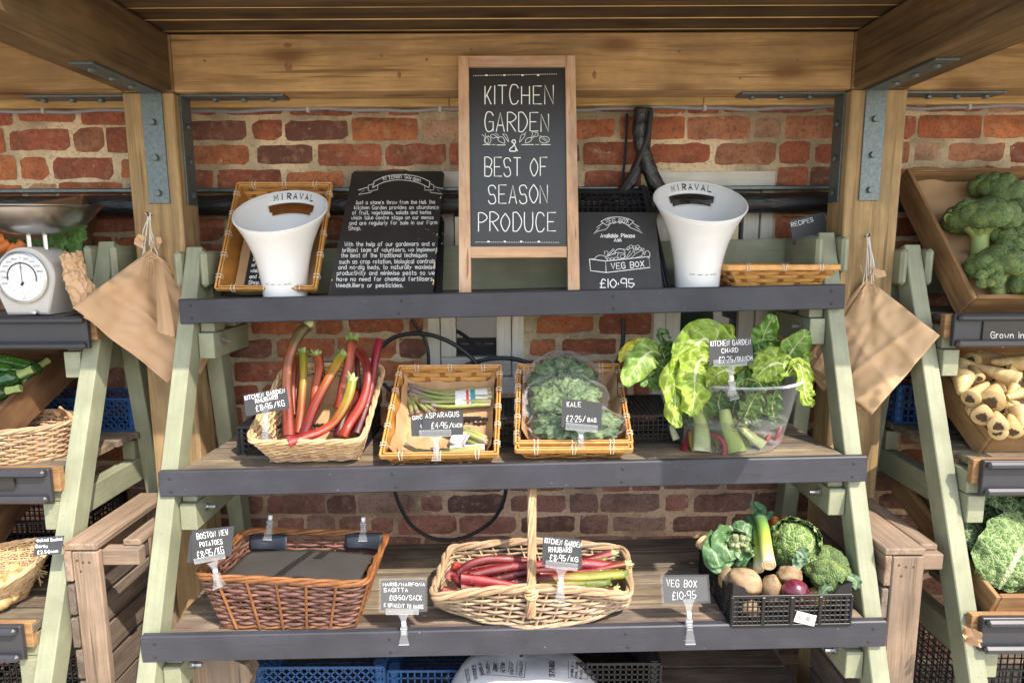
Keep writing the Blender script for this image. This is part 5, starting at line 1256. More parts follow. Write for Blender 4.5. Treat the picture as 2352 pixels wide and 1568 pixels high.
# ---- dark willow basket
zr = top('C', 2, -.6) + .145
tp = [at_z(c4, 165, 745, zr), at_z(c4, 1740, 820, zr), at_z(c4, 1950, 350, zr + .006), at_z(c4, 640, 322, zr + .012)]
zf = top('C', 2, -.6) + .003
fl_ = [SHP('C', 2, *c4(395, 1215)), SHP('C', 2, *c4(1640, 1225))]
bt = [fl_[0], fl_[1], fl_[1] + (tp[2] - tp[1]) * .80 + Vector((-.012, 0, 0)), fl_[0] + (tp[3] - tp[0]) * .80 + Vector((.01, 0, 0))]
for p in bt: p.z = top('C', 2, p.x) + .004
wicker('dark brown willow basket with a black paper lid at the left of the bottom shelf', bt, tp, 15, 34, 'wickd', 'wicko', fil=.12, rimr=.0068, amp=.0035, stake_r=.0042, rimmat='wicko', stakes_out=True, rfac=.82, tint=(.8, 1.5))
M['blackpaper'] = plain("black_card_sheet", (.055, .05, .046), .6, var=.3, nsc=9, bump=.08)
Q = [tp[0] + (tp[2] - tp[0]) * .04, tp[1] + (tp[3] - tp[1]) * .05, tp[2] + (tp[0] - tp[2]) * .045, tp[3] + (tp[1] - tp[3]) * .05]
def F4(q, u, v): return q[0] * (1 - u) * (1 - v) + q[1] * u * (1 - v) + q[2] * u * v + q[3] * (1 - u) * v
t = thing('black_sheet', 'black taped sheet laid as a false floor inside the dark willow basket', 'sheet', F4(Q, .5, .5))
sh_ = lambda u, v: F4(Q, .02 + .95 * u, .05 + .78 * v) + Vector((0, 0, -.034 - .016 * (1 - u) * (1 - v) + .012 * math.sin(u * 3) + .004 * math.sin(v * 5)))
mb = MB(); mb.grid(sh_, 20, 14); ms = obj('sheet', mb, M['blackpaper'], t, True, solid=.002)
M['tape'] = plain("dark_tape", (.022, .02, .019), .45)
for (a, b, c, d) in (((.36, .0), (.43, .0), (.55, .98), (.50, .98)), ((.50, .0), (.58, .0), (.62, .22), (.545, .22)), ((.57, .74), (.64, .74), (.665, .97), (.60, .97))):
    mb = MB(); mb.grid(lambda u, v: (lambda uu, vv: sh_(uu, vv) + Vector((0, 0, .0022)))((a[0] * (1 - u) + b[0] * u) * (1 - v) + (d[0] * (1 - u) + c[0] * u) * v, a[1] * (1 - v) + d[1] * v), 3, 10); obj('tape_strip', mb, M['tape'], ms, True)
M['vinyl'] = plain("blue_black_vinyl", (.018, .022, .032), .6)
for (x0, x1, y0, y1, lab) in ((680, 1025, 350, 500, 'left dark flap of vinyl hanging inside the back of the willow basket'), (1560, 1895, 330, 492, 'right dark flap of vinyl hanging inside the back of the willow basket')):
    a = PY(*c4(x0, y0 + 4), tp[3].y - .012); b = PY(*c4(x1, y0), tp[2].y - .012); c = PY(*c4(x1, y1), tp[2].y - .03); d = PY(*c4(x0, y1 - 10), tp[3].y - .03)
    mb = MB(); mb.grid(lambda u, v: (a * (1 - u) + b * u) * v + (d * (1 - u) + c * u) * (1 - v) + Vector((0, -.005 * math.sin(v * 3.1) - .005 * math.sin(u * 7) * (1 - v), .004 * math.sin(u * 6) * (1 - v))), 14, 8)
    tag(obj('vinyl_flap', mb, M['vinyl'], None, True, solid=.0015), lab, 'vinyl flap')
for (x, y0, y1, lab) in ((868, 140, 390, 'left empty clear clip on the back rim of the willow basket'), (1722, 160, 402, 'right empty clear clip on the back rim of the willow basket')):
    a, b = PY(*c4(x + (8 if x < 1000 else -2), y0 - 60), tp[2].y), PY(*c4(x - (18 if x < 1000 else 0), y1), tp[2].y - .014); t = thing('sign_clip', lab, 'clip', b); clip_stem(a, b, t, Vector((0, -1, .1)))
    for ch in list(t.children):
        if ch.name.startswith('clip_head'): bpy.data.objects.remove(ch)
price_sign('tilted grey card for boston new potatoes clipped to the willow basket', c4, [(145, 312), (535, 272), (508, 545), (145, 590)], 1.53, [("BOSTON NEW", 195, 395, 480, 352, 52), ("POTATOES", 222, 465, 428, 435, 44), ("£8·95/KG", 200, 572, 442, 520, 62)],
    ((338, 600), (402, 832)), ((168, 600), (450, 545), .014), 4, second=([(130, 350), (300, 330), (300, 585), (100, 612)], None), wt=1.6, base=1.505)
price_sign('card in a clear sleeve for potato sacks standing between the two baskets', c4, [(1885, 775), (2290, 768), (2290, 1040), (1882, 1045)], 1.51, [("MARIS/MARFONA", 1902, 822, 2284, 822, 30), ("SAGITTA", 1910, 876, 2130, 876, 34), ("£13·50/SACK", 1962, 952, 2256, 952, 44), ("EQUIVALENT TO MARIS", 1912, 1012, 2268, 1030, 32)],
    ((2088, 1070), (2100, 1345)), ((1928, 1058), (2230, 1056), .016), 2, sleeve=True, base=1.498, wt=1.25)

# ---- flat trug with a tall handle
z0 = top('C', 2, 0)
za = z0 + .092
tr = [at_z(cT, 130, 1055, za), at_z(cT, 560, 1000, za + .012), at_z(cT, 1040, 962, za + .022), at_z(cT, 1500, 990, za + .012), at_z(cT, 1915, 1048, za), at_z(cT, 1865, 618, za + .004), at_z(cT, 1450, 575, za + .018), at_z(cT, 1040, 548, za + .026), at_z(cT, 640, 575, za + .018), at_z(cT, 295, 612, za + .004)]
bf = [SHP('C', 2, *cT(x, y)) for x, y in ((150, 1215), (560, 1290), (1040, 1338), (1500, 1305), (1900, 1220))]
bk = [Vector((tr[9 - i].x * .97, tr[9 - i].y - .02, z0 + .006)) for i in range(5)]
bt = bf + list(reversed(bk))
for p in bt: p.z = top('C', 2, p.x) + .004
for i in (0, 4): bt[i].z += .028; bt[i] = bt[i] * .97 + (bt[9 - i if i == 0 else 5]) * .03
for i in (5, 9): bt[i].z += .03
for i in (1, 3, 6, 8): bt[i].z += .008
tt, nT = wicker('shallow boat shaped willow trug with a tall handle, filled with rhubarb', bt, tr, 9, 36, 'wickg', 'wickw', fil=.17, rimr=.008, amp=.0042, stake_r=.003, rfac=.72, rimmat='wickw', tint=(.75, 1.35))
a = tr[2] + Vector((-.004, -.010, -.012)); b = tr[7] + Vector((0, .006, -.01)); hb = PY(*cT(1035, 95), 1.70)
HP = spline([a + Vector((0, 0, -.055)), a, PY(*cT(1030, 800), 1.545), PY(*cT(1032, 400), 1.635), Vector((hb.x, 1.700, .897)), Vector((b.x, 1.752, .885)), b + Vector((0, 0, .09)), b], 9)
mb = MB(); k = len(HP)
for s in range(6):
    kk = rnd.uniform(.85, 1.25); mb.tint = (kk, kk * rnd.uniform(.92, 1.02), kk * rnd.uniform(.8, 1))
    pts = []
    for i in range(k):
        d = (HP[min(i + 1, k - 1)] - HP[max(i - 1, 0)]).normalized(); s1 = Vector((1, 0, 0)); s2 = d.cross(s1).normalized(); an = i * .22 + s * 1.047; pts.append(HP[i] + s1 * (.0075 * math.cos(an)) + s2 * (.0075 * math.sin(an)))
    mb.tube(pts, .0048, 6)
obj('handle', mb, M['wickw'], tt, True)
mb = MB()
for i in range(5): c = a + (HP[14] - a) * (.02 + .16 * i / 1.5) ; mb.tube([c + Vector((.016 * math.cos(q * .5236), .015 * math.sin(q * .5236), .006 * math.sin(q * .5236 + i))) for q in range(12)], .0028, 5, True)
obj('binding', mb, M['wick'], tt, True)
gT = 'rhubarb stalks lying in the trug'
ru = 1.62
TR = [('thick maroon stalk lying arched at the back left of the trug', [(380, 830), (480, 750), (640, 705), (850, 710), (1010, 735)], .012, [(0, DARK), (.3, (.22, .03, .03)), (1, (.24, .035, .035))], (1.62, 1.66), None),
      ('bright pink red stalk running the length of the trug just behind the handle', [(480, 850), (680, 800), (900, 765), (1180, 748), (1500, 740), (1800, 770)], .0125, [(0, CRIM), (.3, MAG), (.7, (.38, .03, .05)), (1, (.3, .04, .05))], (1.585, 1.64), None),
      ('thick red stalk pointing at the viewer from the left end of the trug', [(400, 880), (560, 895), (760, 930), (980, 975), (1150, 1000)], .0150, [(0, MAG), (.5, (.40, .035, .035)), (1, (.30, .04, .03))], (1.545, 1.545), None),
      ('dark purple stalk in the middle of the trug', [(640, 900), (820, 860), (1000, 820), (1200, 800), (1400, 790)], .012, [(0, DARK), (1, CRIM)], (1.59, 1.61), None),
      ('long stalk turning yellow green to the right under the pink red ones', [(880, 920), (1100, 890), (1300, 870), (1550, 860), (1850, 838)], .0135, [(0, DARK), (.35, (.25, .04, .03)), (.5, ORG), (.65, (.4, .38, .06)), (1, LIM)], (1.575, 1.60), LG),
      ('crimson stalk with a pale leafy end sticking out at the right end of the trug', [(1100, 860), (1350, 840), (1620, 790), (1860, 745)], .0125, [(0, CRIM), (.7, (.28, .03, .03)), (1, (.3, .1, .04))], (1.60, 1.64), LP),
      ('green stalk with dark leaf stubs low on the right of the trug', [(1100, 935), (1300, 925), (1500, 925), (1690, 915)], .0115, [(0, (.4, .3, .06)), (.5, LIM), (1, GRN)], (1.57, 1.575), LG),
      ('olive stalk ending in front of the trug clip', [(1090, 960), (1240, 958), (1400, 962), (1490, 958)], .0105, [(0, ORG), (.5, OLV), (1, GRN)], (1.55, 1.555), LG),
      ('short pink stalk at the front right of the trug', [(1540, 1010), (1640, 995), (1760, 975)], .010, [(0, (.34, .06, .05)), (1, PNK)], (1.53, 1.545), LP),
      ('magenta stalk with a big pale knob at the back right of the trug', [(1330, 760), (1480, 720), (1610, 685), (1735, 650)], .0115, [(0, CRIM), (.6, MAG), (1, (.42, .1, .1))], (1.655, 1.70), LP),
      ('slim pale pink stalk below the magenta stalk at the back right', [(1400, 760), (1500, 735), (1660, 715)], .0085, [(0, PNK), (.5, YEL), (1, LIM)], (1.64, 1.67), LG),
      ('red stalk curving down at the left end of the trug', [(350, 850), (390, 910), (460, 970), (560, 1000), (700, 1010)], .011, [(0, MAG), (.5, CRIM), (1, DARK)], (1.56, 1.54), None),
      ('dark red stalk along the bottom front of the trug', [(400, 960), (560, 985), (760, 1005), (960, 1010)], .011, [(0, CRIM), (1, (.3, .05, .04))], (1.535, 1.53), None),
      ('glossy red cut root standing up at the back left corner of the trug', [(420, 800), (370, 780), (330, 760)], .0155, [(0, CRIM), (1, (.55, .06, .03))], (1.66, 1.655), None),
      ('pink and white rhubarb root at the left edge of the trug', [(430, 900), (360, 870), (300, 840), (285, 870)], .0135, [(0, CRIM), (.6, MAG), (1, (.6, .2, .2))], (1.585, 1.575), None),
      ('red rhubarb root at the front left corner of the trug', [(400, 1010), (310, 1000), (230, 985)], .013, [(0, CRIM), (.5, MAG), (1, (.55, .05, .04))], (1.54, 1.535), None),
      ('second red rhubarb root beside the front left corner of the trug', [(480, 1015), (400, 1005), (320, 1020)], .012, [(0, CRIM), (.5, MAG), (1, (.5, .08, .06))], (1.53, 1.525), None),
      ('thin scarlet stalk lying across the top of the pile left of the handle', [(420, 840), (600, 800), (800, 790), (1000, 790)], .009, [(0, MAG), (1, RED)], (1.60, 1.62), None),
      ('thin crimson stalk between the arched maroon stalk and the pink red one', [(520, 790), (700, 760), (880, 750), (1050, 755)], .009, [(0, CRIM), (1, DARK)], (1.63, 1.65), None),
      ('thin green tinged stalk low in the trug right of the handle', [(1080, 985), (1240, 985), (1400, 990), (1520, 992)], .008, [(0, RED), (.5, ORG), (1, LIM)], (1.53, 1.535), None),
      ('thin red stalk above the yellow green one on the right of the trug', [(1100, 830), (1350, 815), (1600, 800), (1760, 790)], .009, [(0, RED), (.6, MAG), (1, PNK)], (1.60, 1.63), LG),
      ('slim dark stalk at the back of the trug under the card', [(1050, 770), (1250, 760), (1450, 745)], .009, [(0, DARK), (1, CRIM)], (1.66, 1.68), None),
      ('slim red stalk resting on the front rim left of the handle', [(520, 960), (700, 975), (860, 985), (1010, 990)], .008, [(0, MAG), (1, RED)], (1.53, 1.52), None),
      ('wine red stalk hidden under the long stalks', [(560, 940), (800, 960), (1000, 940), (1300, 900)], .012, [(0, DARK), (1, DARK)], (1.57, 1.60), None)]
for (lab, pts, r, cols, Ys, lf) in TR: stalk(lab, pts, r * .92, cols, cT, Ys, gT, lf)
price_sign('dark card for kitchen garden rhubarb clipped to the front of the trug', cT, [(1132, 495), (1475, 528), (1478, 785), (1120, 750)], 1.50, [("KITCHEN GARDEN", 1146, 556, 1472, 598, 44), ("RHUBARB", 1184, 638, 1388, 640, 44), ("£8·95/", 1192, 716, 1370, 720, 54), ("KG", 1382, 722, 1442, 724, 38)],
    ((1295, 790), (1282, 1062)), ((1155, 742), (1440, 775), .018), 4, base=1.498, wt=1.4)

# ---- veg box: black crate of mixed vegetables
p0 = SHP('C', 2, *cV(745, 1240)); p1 = SHP('C', 2, *cV(1800, 1222))
H = .112; CRO = p0 + Vector((0, .003, .001)); CRU = p1 - p0; CRV = Vector((.0, .275, .0))
crate('black plastic crate of mixed vegetables at the right end of the bottom shelf', 'crate', CRO, CRU, CRV, Vector((0, 0, .080)), M['blackp'], .0125, False, .0036, corner=.016, name='vegetable_crate')
vc = [o for o in COL.objects if o.name.startswith('vegetable_crate')][-1]
for (a, b) in ((0, 0), (1, 0), (0, 1), (1, 1)):
    q = CRO + CRU * a + CRV * b; mb = MB(); i = 1 if a == 0 else -1; j = 1 if b == 0 else -1
    mb.poly([q + Vector((0, 0, .081)), q + Vector((.045 * i, 0, .081)), q + Vector((.03 * i, 0, .105)), q + Vector((0, 0, .116))], .003, Vector((0, -1, 0))); mb.poly([q + Vector((.0015 * i, .003 * j, .081)), q + Vector((.0015 * i, .045 * j, .081)), q + Vector((.0015 * i, .03 * j, .105)), q + Vector((.0015 * i, .003 * j, .116))], .003, Vector((1, 0, 0)))
    obj('corner_ear', mb, M['blackp'], vc)
for u in (.26, .5, .74):
    mb = MB(); mb.box(CRO + CRU * u + Vector((0, -.003, .04)), (.009, .004, .08)); obj('rib', mb, M['blackp'], vc)
fq = lambda x, y, o=0: PN(*cV(x, y), CRO + Vector((0, -.006 - o, 0)), Vector((0, -1, .02)))
mb = MB(); mb.poly([fq(1297, 1185), fq(1478, 1228), fq(1503, 1135), fq(1330, 1090)], .0006); lb = obj('barcode_label', mb, M['bandw'], vc)
mb = MB()
x = 0
while x < 1:
    wd = rnd.choice((.012, .02, .03)); a = (1328 + 150 * x, 1115 + 36 * x); b = (a[0] - 12, a[1] + 46)
    ribbon(mb, [a, b], 150 * wd * .33, lambda x_, y_: fq(x_, y_, .0006)); x += wd + rnd.choice((.014, .024, .034))
for (xa, ya, xb) in ((1340, 1102, 1400), (1318, 1170, 1440)): ribbon(mb, [(xa, ya), (xb, ya + (xb - xa) * .25)], 2.2, lambda x_, y_: fq(x_, y_, .0006))
obj('printing', mb, M['black_ink'], lb)
M['potato'] = None
g = G("potato_skin"); tc = g.tc(); n = g.noise(tc, 28, 5, .65); n2 = g.noise(tc, 110, 4, .6)
c = g.ramp(n, (.32, (.15, .095, .05)), (.52, (.29, .195, .105)), (.72, (.38, .27, .155))); c = g.mix(g.ramp(n2, (.6, 0.0), (.72, .6)), c, (.2, .12, .06)); c = g.mix(1.0, c, g.col(), 'MULTIPLY')
g.p(Base_Color=c, Roughness=.7); g.bump(n2, .25, .002); M['potato'] = g.m
def veg_blob(name, label, cat, c, Y, rx, ry, rz, mat, rot=0, amp=.16, group=None, conv=cV, tint=(1, 1, 1), tilt=0):
    q = conv(*c); C = PY(q[0], q[1], Y); s = conv(1, 0)[0] - conv(0, 0)[0]; k = s * C.y * .00069
    t = MB(); t.tint = tint; t.blob(C, (rx * k, rz * k, ry * k), 28, 18, amp, 1.6, Matrix.Rotation(R(rot), 3, 'Y') @ Matrix.Rotation(R(tilt), 3, 'Z'), col=lambda d, kk: tint)
    o = obj(name, t, mat, None, True); return tag(o, label, cat, group)
gp = 'potatoes in the veg box crate'
veg_blob('potato', 'big potato lying in front at the left of the veg box crate', 'potato', (868, 830), 1.56, 165, 118, 120, M['potato'], 20, group=gp)
veg_blob('potato', 'potato standing on end at the left edge of the veg box crate', 'potato', (695, 800), 1.60, 68, 108, 80, M['potato'], 8, group=gp)
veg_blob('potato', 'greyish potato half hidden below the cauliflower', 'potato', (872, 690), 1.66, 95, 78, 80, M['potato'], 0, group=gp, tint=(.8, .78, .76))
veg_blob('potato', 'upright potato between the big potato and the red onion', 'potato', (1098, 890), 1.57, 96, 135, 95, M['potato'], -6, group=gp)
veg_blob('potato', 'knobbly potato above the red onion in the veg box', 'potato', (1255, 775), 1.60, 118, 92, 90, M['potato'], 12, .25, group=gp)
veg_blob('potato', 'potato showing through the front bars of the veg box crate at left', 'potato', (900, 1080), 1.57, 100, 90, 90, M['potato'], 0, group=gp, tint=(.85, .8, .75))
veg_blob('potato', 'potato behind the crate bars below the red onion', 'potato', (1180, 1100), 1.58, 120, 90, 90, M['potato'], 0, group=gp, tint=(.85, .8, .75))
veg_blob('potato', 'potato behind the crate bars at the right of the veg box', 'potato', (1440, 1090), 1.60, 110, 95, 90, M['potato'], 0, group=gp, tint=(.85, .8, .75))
g = G("red_onion_skin"); tc = g.tc(); n = g.noise(g.scale(tc, (1, 1, 1)), 90, 3, .6); n3 = g.noise(tc, 22, 4, .6)
c = g.mix(g.ramp(n3, (.4, 0.0), (.65, .8)), (.075, .008, .02), (.16, .018, .04)); c = g.mix(1.0, c, g.col(), 'MULTIPLY'); g.p(Base_Color=c, Roughness=.25, Coat_Weight=.3); M['redonion'] = g.m
def onion(label, c, Y, r, mat, axis, conv=cV, cols=((1, 1, 1), (1, 1, 1)), sq=.86, group=None):
    q = conv(*c); C = PY(q[0], q[1], Y); k = (conv(1, 0)[0] - conv(0, 0)[0]) * C.y * .00069; rr = r * k; ax = Vector(axis).normalized(); rot = ax.to_track_quat('Z', 'Y').to_matrix()
    t = thing('onion', label, 'onion', C, group)
    prof = [(.001, -1.0), (.30, -.95), (.62, -.78), (.88, -.45), (1, 0), (.93, .40), (.70, .74), (.36, .94), (.14, 1.02), (.07, 1.08), (.001, 1.1)]
    mb = MB(); n = 36; base = 0
    mb.lathe([(a * rr, b * rr * sq) for a, b in prof], n, C, rot, col=[lerp3(cols[0], cols[1], abs(b)) for a, b in prof])
    for i, v in enumerate(mb.v):
        if (i % 36) % 5 == 0: mb.c[i] = tuple(x * 1.5 for x in mb.c[i])
        elif (i % 36) % 3 == 0: mb.c[i] = tuple(x * .7 for x in mb.c[i])
    obj('bulb', mb, mat, t, True, sub=1)
    mb = MB()
    for i in range(26):
        a = rnd.uniform(0, 6.28); e = rot @ Vector((math.cos(a), math.sin(a), 0)); b = C + ax * rr * sq * 1.0; mb.tube([b, b + ax * rr * .12 + e * rr * .08, b + ax * rr * .06 + e * rr * rnd.uniform(.15, .4)], .0005, 4)
    obj('roots', mb, M['straw'], t)
M['straw'] = plain("dry_straw", (.60, .44, .22), .8)
onion('shiny red onion at the front of the veg box crate', (1310, 930), 1.545, 135, M['redonion'], (.15, -1, .15))
M['yonion'] = plain("brown_onion_skin", (.52, .30, .11), .4, var=.4, nsc=25, coat=.15)
onion('brown onion with papery skin right of the red onion', (1500, 975), 1.60, 105, M['yonion'], (.8, -.5, .2))
onion('brown onion with a purple tinge at the right end of the veg box', (1610, 975), 1.63, 85, M['yonion'], (1, -.2, .2), cols=((.8, .6, .6), (.6, .3, .35)))
# parsnips, carrots
g = G("parsnip_skin"); tc = g.tc(); n = g.noise(g.scale(tc, (130, 12, 12)), 1.4, 4, .65); n2 = g.noise(tc, 22, 4, .6)
c = g.mix(g.ramp(n, (.36, .55), (.5, 0.0)), (.60, .42, .205), (.36, .22, .09)); c = g.mix(g.ramp(n2, (.55, 0.0), (.7, .4)), c, (.5, .36, .2)); c = g.mix(1.0, c, g.col(), 'MULTIPLY')
g.p(Base_Color=c, Roughness=.55); g.bump(n, .5, .0015); M['parsnip'] = g.m
M['crown'] = plain("dark_root_crown", (.10, .06, .03), .8, var=.6, nsc=80, bump=.5)
M['carrot'] = plain("carrot_skin", (.62, .17, .025), .45, var=.25, nsc=50, bump=.2)
def root(name, label, cat, head, tail, r, mat, group, crown=True, bend=(0, 0, 0), tipr=.12, tint=(1, 1, 1), shoulder=.8):
    head, tail = Vector(head), Vector(tail); t = thing(name, label, cat, head, group); n = 14; ax = (tail - head).normalized(); pts = []; rad = []
    for i in range(n + 1):
        u = i / n; pts.append(head + (tail - head) * u + Vector(bend) * math.sin(math.pi * u)); k = (1 - tipr) * (1 - u) ** shoulder + tipr
        rad.append(r * k * (1 + .05 * math.sin(u * 31 + r * 999)))
    d0 = [(-.26, .30), (-.17, .62), (-.08, .84)]
    P = [head + ax * r * a for a, _ in d0] + [head] + pts[1:]; Rr = [r * b for _, b in d0] + [r] + rad[1:]
    P = [P[0] + ax * r * .16] + P; Rr = [r * .2] + Rr
    mb = MB(); mb.tint = tint; mb.tube(P, Rr, 18); obj('root', mb, mat, t, True, 60)
    if crown:
        mb = MB(); c = head - ax * r * .268; rot = (-ax).to_track_quat('Z', 'Y').to_matrix(); mb.lathe([(r * .52, -r * .12), (r * .44, r * .03), (r * .30, r * .05), (r * .16, r * .02), (.0002, r * .03)], 16, c, rot, fn=lambda a, rr, z: Vector((math.cos(a), math.sin(a), 0)) * rr * (1 + .16 * math.sin(a * 3 + r * 900) + .1 * math.sin(a * 7)) + Vector((0, 0, z))); obj('crown', mb, M['crown'], t, True)
    return t
A = lambda x, y, Y: PY(*cV(x, y), Y)
root('parsnip', 'parsnip poking out over the left side of the veg box crate', 'parsnip', A(475, 470, 1.76), A(640, 640, 1.70), .022, M['parsnip'], 'parsnips in the veg box crate', False)
root('parsnip', 'parsnip behind the cauliflower leaves in the veg box', 'parsnip', A(640, 400, 1.80), A(800, 560, 1.72), .018, M['parsnip'], 'parsnips in the veg box crate', False)
root('carrot', 'knobbly carrot standing behind the leeks in the veg box', 'carrot', A(1115, 265, 1.785), A(1150, 520, 1.73), .0165, M['carrot'], 'carrots in the veg box crate', False, tint=(.8, .65, .6))
root('carrot', 'orange carrot top right of the leeks in the veg box', 'carrot', A(1240, 278, 1.785), A(1210, 520, 1.73), .019, M['carrot'], 'carrots in the veg box crate', False)
root('carrot', 'lower carrot resting against the cabbage behind the leeks', 'carrot', A(1140, 330, 1.76), A(1160, 520, 1.72), .016, M['carrot'], 'carrots in the veg box crate', False, tint=(.85, .75, .7))
# leeks
M['leek'] = plain("leek_sheath", (1, 1, 1), .38, var=.15, nsc=30)
def leek(label, pts, r, Ys, end):
    q = [cV(*p) for p in pts]; m = len(q); P = spline([PY(x, y, Ys[0] + (Ys[1] - Ys[0]) * i / (m - 1)) for i, (x, y) in enumerate(q)], 9); t = thing('leek', label, 'leek', P[0], 'leeks in the veg box crate'); k = len(P)
    mb = MB(); mb.tube(P, [(r * (1.06 - .12 * math.sin(3 * i / k)), r * .95 * (1 if i < k * .7 else 1 - .45 * (i / k - .7) / .3)) for i in range(k)], 20, cols=[grad(((0, (.72, .70, .52)), (.12, (.62, .62, .26)), (.4, (.42, .48, .07)), (.62, (.20, .32, .06)), (.8, (.10, .21, .07)), (1, (.09, .18, .10))), i / k) for i in range(k)], squash=(1, 0, 0))
    for i in range(len(mb.v)): mb.t[i] = Vector((mb.t[i].x * .2, mb.t[i].y * 30, mb.t[i].z * 30))
    obj('shaft', mb, M['leek'], t, True, 70)
    mb = MB(); d = (P[0] - P[1]).normalized(); rot = d.to_track_quat('Z', 'Y').to_matrix(); mb.lathe([(r, 0), (r * .97, .002), (r * .8, .0012), (r * .62, .003), (r * .45, .0018), (r * .25, .003), (.0003, .002)], 24, P[0], rot, col=[(1, 1, 1), (1, 1, .95), (.72, .6, .38), (1, .98, .88), (.75, .64, .42), (1, .95, .85), (.8, .7, .5)]); obj('cut_end', mb, M['leekend'], t, True)
    for (tip, w_) in end: leaf(t, [P[-6], P[-2], PY(*cV(*tip[0]), Ys[1]), PY(*cV(*tip[1]), Ys[1] - .01)], w_, (0, -1, .3), (.08, .17, .085), (.14, .25, .14), pucker=.001, cup=.5, ruffle=.002, nu=10, nv=16, prof=lambda u: 1 - .55 * u ** 2)
M['leekend'] = plain("leek_cut", (.78, .62, .42), .6)
leek('front leek with its cut white end facing the viewer', [(1075, 680), (1055, 560), (1040, 440), (1020, 330), (985, 240)], .0172, (1.565, 1.74), [(((965, 190), (915, 130)), .017), (((1060, 250), (1105, 200)), .012), (((1020, 190), (950, 125)), .013)])
leek('rear leek lying to the left of the front leek', [(985, 720), (975, 560), (960, 400), (915, 255)], .0135, (1.60, 1.76), [])
# cauliflower and cabbage, broccoli
def cabbage(label, c, Y, r, cols, conv, group, heads=6, tiltv=(0, -.6, .8), pk=.006, name='savoy_cabbage', cat='cabbage', veinc=(.42, .50, .20), leafs=None, freq=60, mat=None):
    q = conv(*c); C = PY(q[0], q[1], Y); k = (conv(1, 0)[0] - conv(0, 0)[0]) * C.y * .00069; rr = r * k; t = thing(name, label, cat, C, group); ax = Vector(tiltv).normalized(); s1 = ax.orthogonal().normalized(); s2 = ax.cross(s1)
    mb = MB(); mb.blob(C, (rr * .86,) * 3, 40, 26, .08, 3, None, col=lambda d, kk: cols[0])
    for i, v in enumerate(mb.v): d = (v - C).normalized(); mb.v[i] = v + d * rr * .09 * (abs(mnoise.noise(d * 9 + Vector((r, 0, 0)))) + .5 * mnoise.noise(d * 22)); kk = 1 + .5 * mnoise.noise(d * 14); mb.c[i] = tuple(x * kk for x in cols[0])
    obj('heart', mb, mat or M['leaf'], t, True)
    for i in range(heads):
        a = i * 2.4 + .7 * (r % 3); o = s1 * math.cos(a) + s2 * math.sin(a); wrap = .35 + .5 * (i / heads); col = cols[i % len(cols)]
        pts = [C + (o * math.sin(th) - ax * math.cos(th)) * rr * (1.0 + .05 * wrap + .14 * (th > 2.0)) for th in (.5, 1.0, 1.5, 2.0, 2.45 - .3 * wrap)]
        leaf(t, pts, rr * rnd.uniform(.75, .95), o, col, veinc, pucker=pk, cup=-.55, ruffle=rr * .10, freq=freq, nveins=6, nu=26, nv=30, prof=lambda u: math.sin(math.pi * min(1, u * .80 + .12)) ** .6, mat=mat)
    return t
g = G("savoy_leaf"); tc = g.tc(); e = g.vor(tc, 62, 'DISTANCE_TO_EDGE'); e2 = g.vor(tc, 170, 'DISTANCE_TO_EDGE'); n = g.noise(tc, 40, 4, .6)
c = g.mix(g.ramp(n, (.4, .4), (.6, 0.0)), g.col(), g.mix(.6, g.col(), (.02, .05, .015))); c = g.mix(g.ramp(e, (.03, .62), (.075, 0.0)), c, (.42, .50, .22)); c = g.mix(g.ramp(e2, (.03, .35), (.09, 0.0)), c, (.34, .43, .18))
g.p(Base_Color=c, Roughness=.5, Specular_IOR_Level=.35); g.bump(g.math('ADD', g.math('MULTIPLY', e, 2.0), e2), .9, .006); M['savoy'] = g.m
SAV = [(.16, .27, .06), (.10, .21, .055), (.20, .31, .08), (.13, .24, .06)]
cabbage('savoy cabbage with wrinkled leaves in the veg box behind the broccoli', (1300, 500), 1.68, 235, [tuple(x * .8 for x in c_) for c_ in SAV], cV, None, 7, (-.2, -.75, .6), .007, mat=M['savoy'])
t = cabbage('cauliflower wrapped in green leaves at the back left of the veg box', (750, 560), 1.68, 185, [(.09, .19, .07), (.11, .22, .075), (.14, .26, .10)], cV, None, 7, (.1, -.8, .6), .003, 'cauliflower', 'cauliflower', (.38, .48, .24), freq=30)
mb = MB(); C = A(820, 520, 1.60)
for i in range(34): mb.blob(C + Vector((rnd.gauss(0, .011), .02 + rnd.gauss(0, .006), rnd.gauss(0, .010))), (.008, .008, .007), 8, 6, .25, 4, col=lambda d, k: (.27 * k, .30 * k, .14 * k))
obj('curd', mb, M['leafstub'], t, True)
for (pts, w_) in (([(640, 700), (600, 560), (640, 440), (600, 390)], .034), ([(800, 620), (850, 540), (900, 480), (905, 440)], .022), ([(720, 700), (660, 620), (600, 620)], .03), ([(640, 750), (570, 640), (560, 520), (600, 450)], .022), ([(760, 640), (700, 520), (740, 400), (760, 340)], .040), ([(900, 560), (880, 440), (820, 370), (740, 345)], .032), ([(900, 640), (850, 600), (790, 520)], .03)):
    P = [A(x, y, 1.60 + .02 * i + (.06 if y < 480 else 0)) for i, (x, y) in enumerate(pts)]; leaf(t, P, w_, (0, -1, .3), (.10, .21, .075), (.42, .52, .27), pucker=.0022, cup=-.3, ruffle=.004, freq=30)
g = G("broccoli_buds"); tc = g.tc(); v = g.vor(tc, 330); n = g.noise(tc, 30, 4, .6); n4 = g.noise(tc, 75, 4, .6)
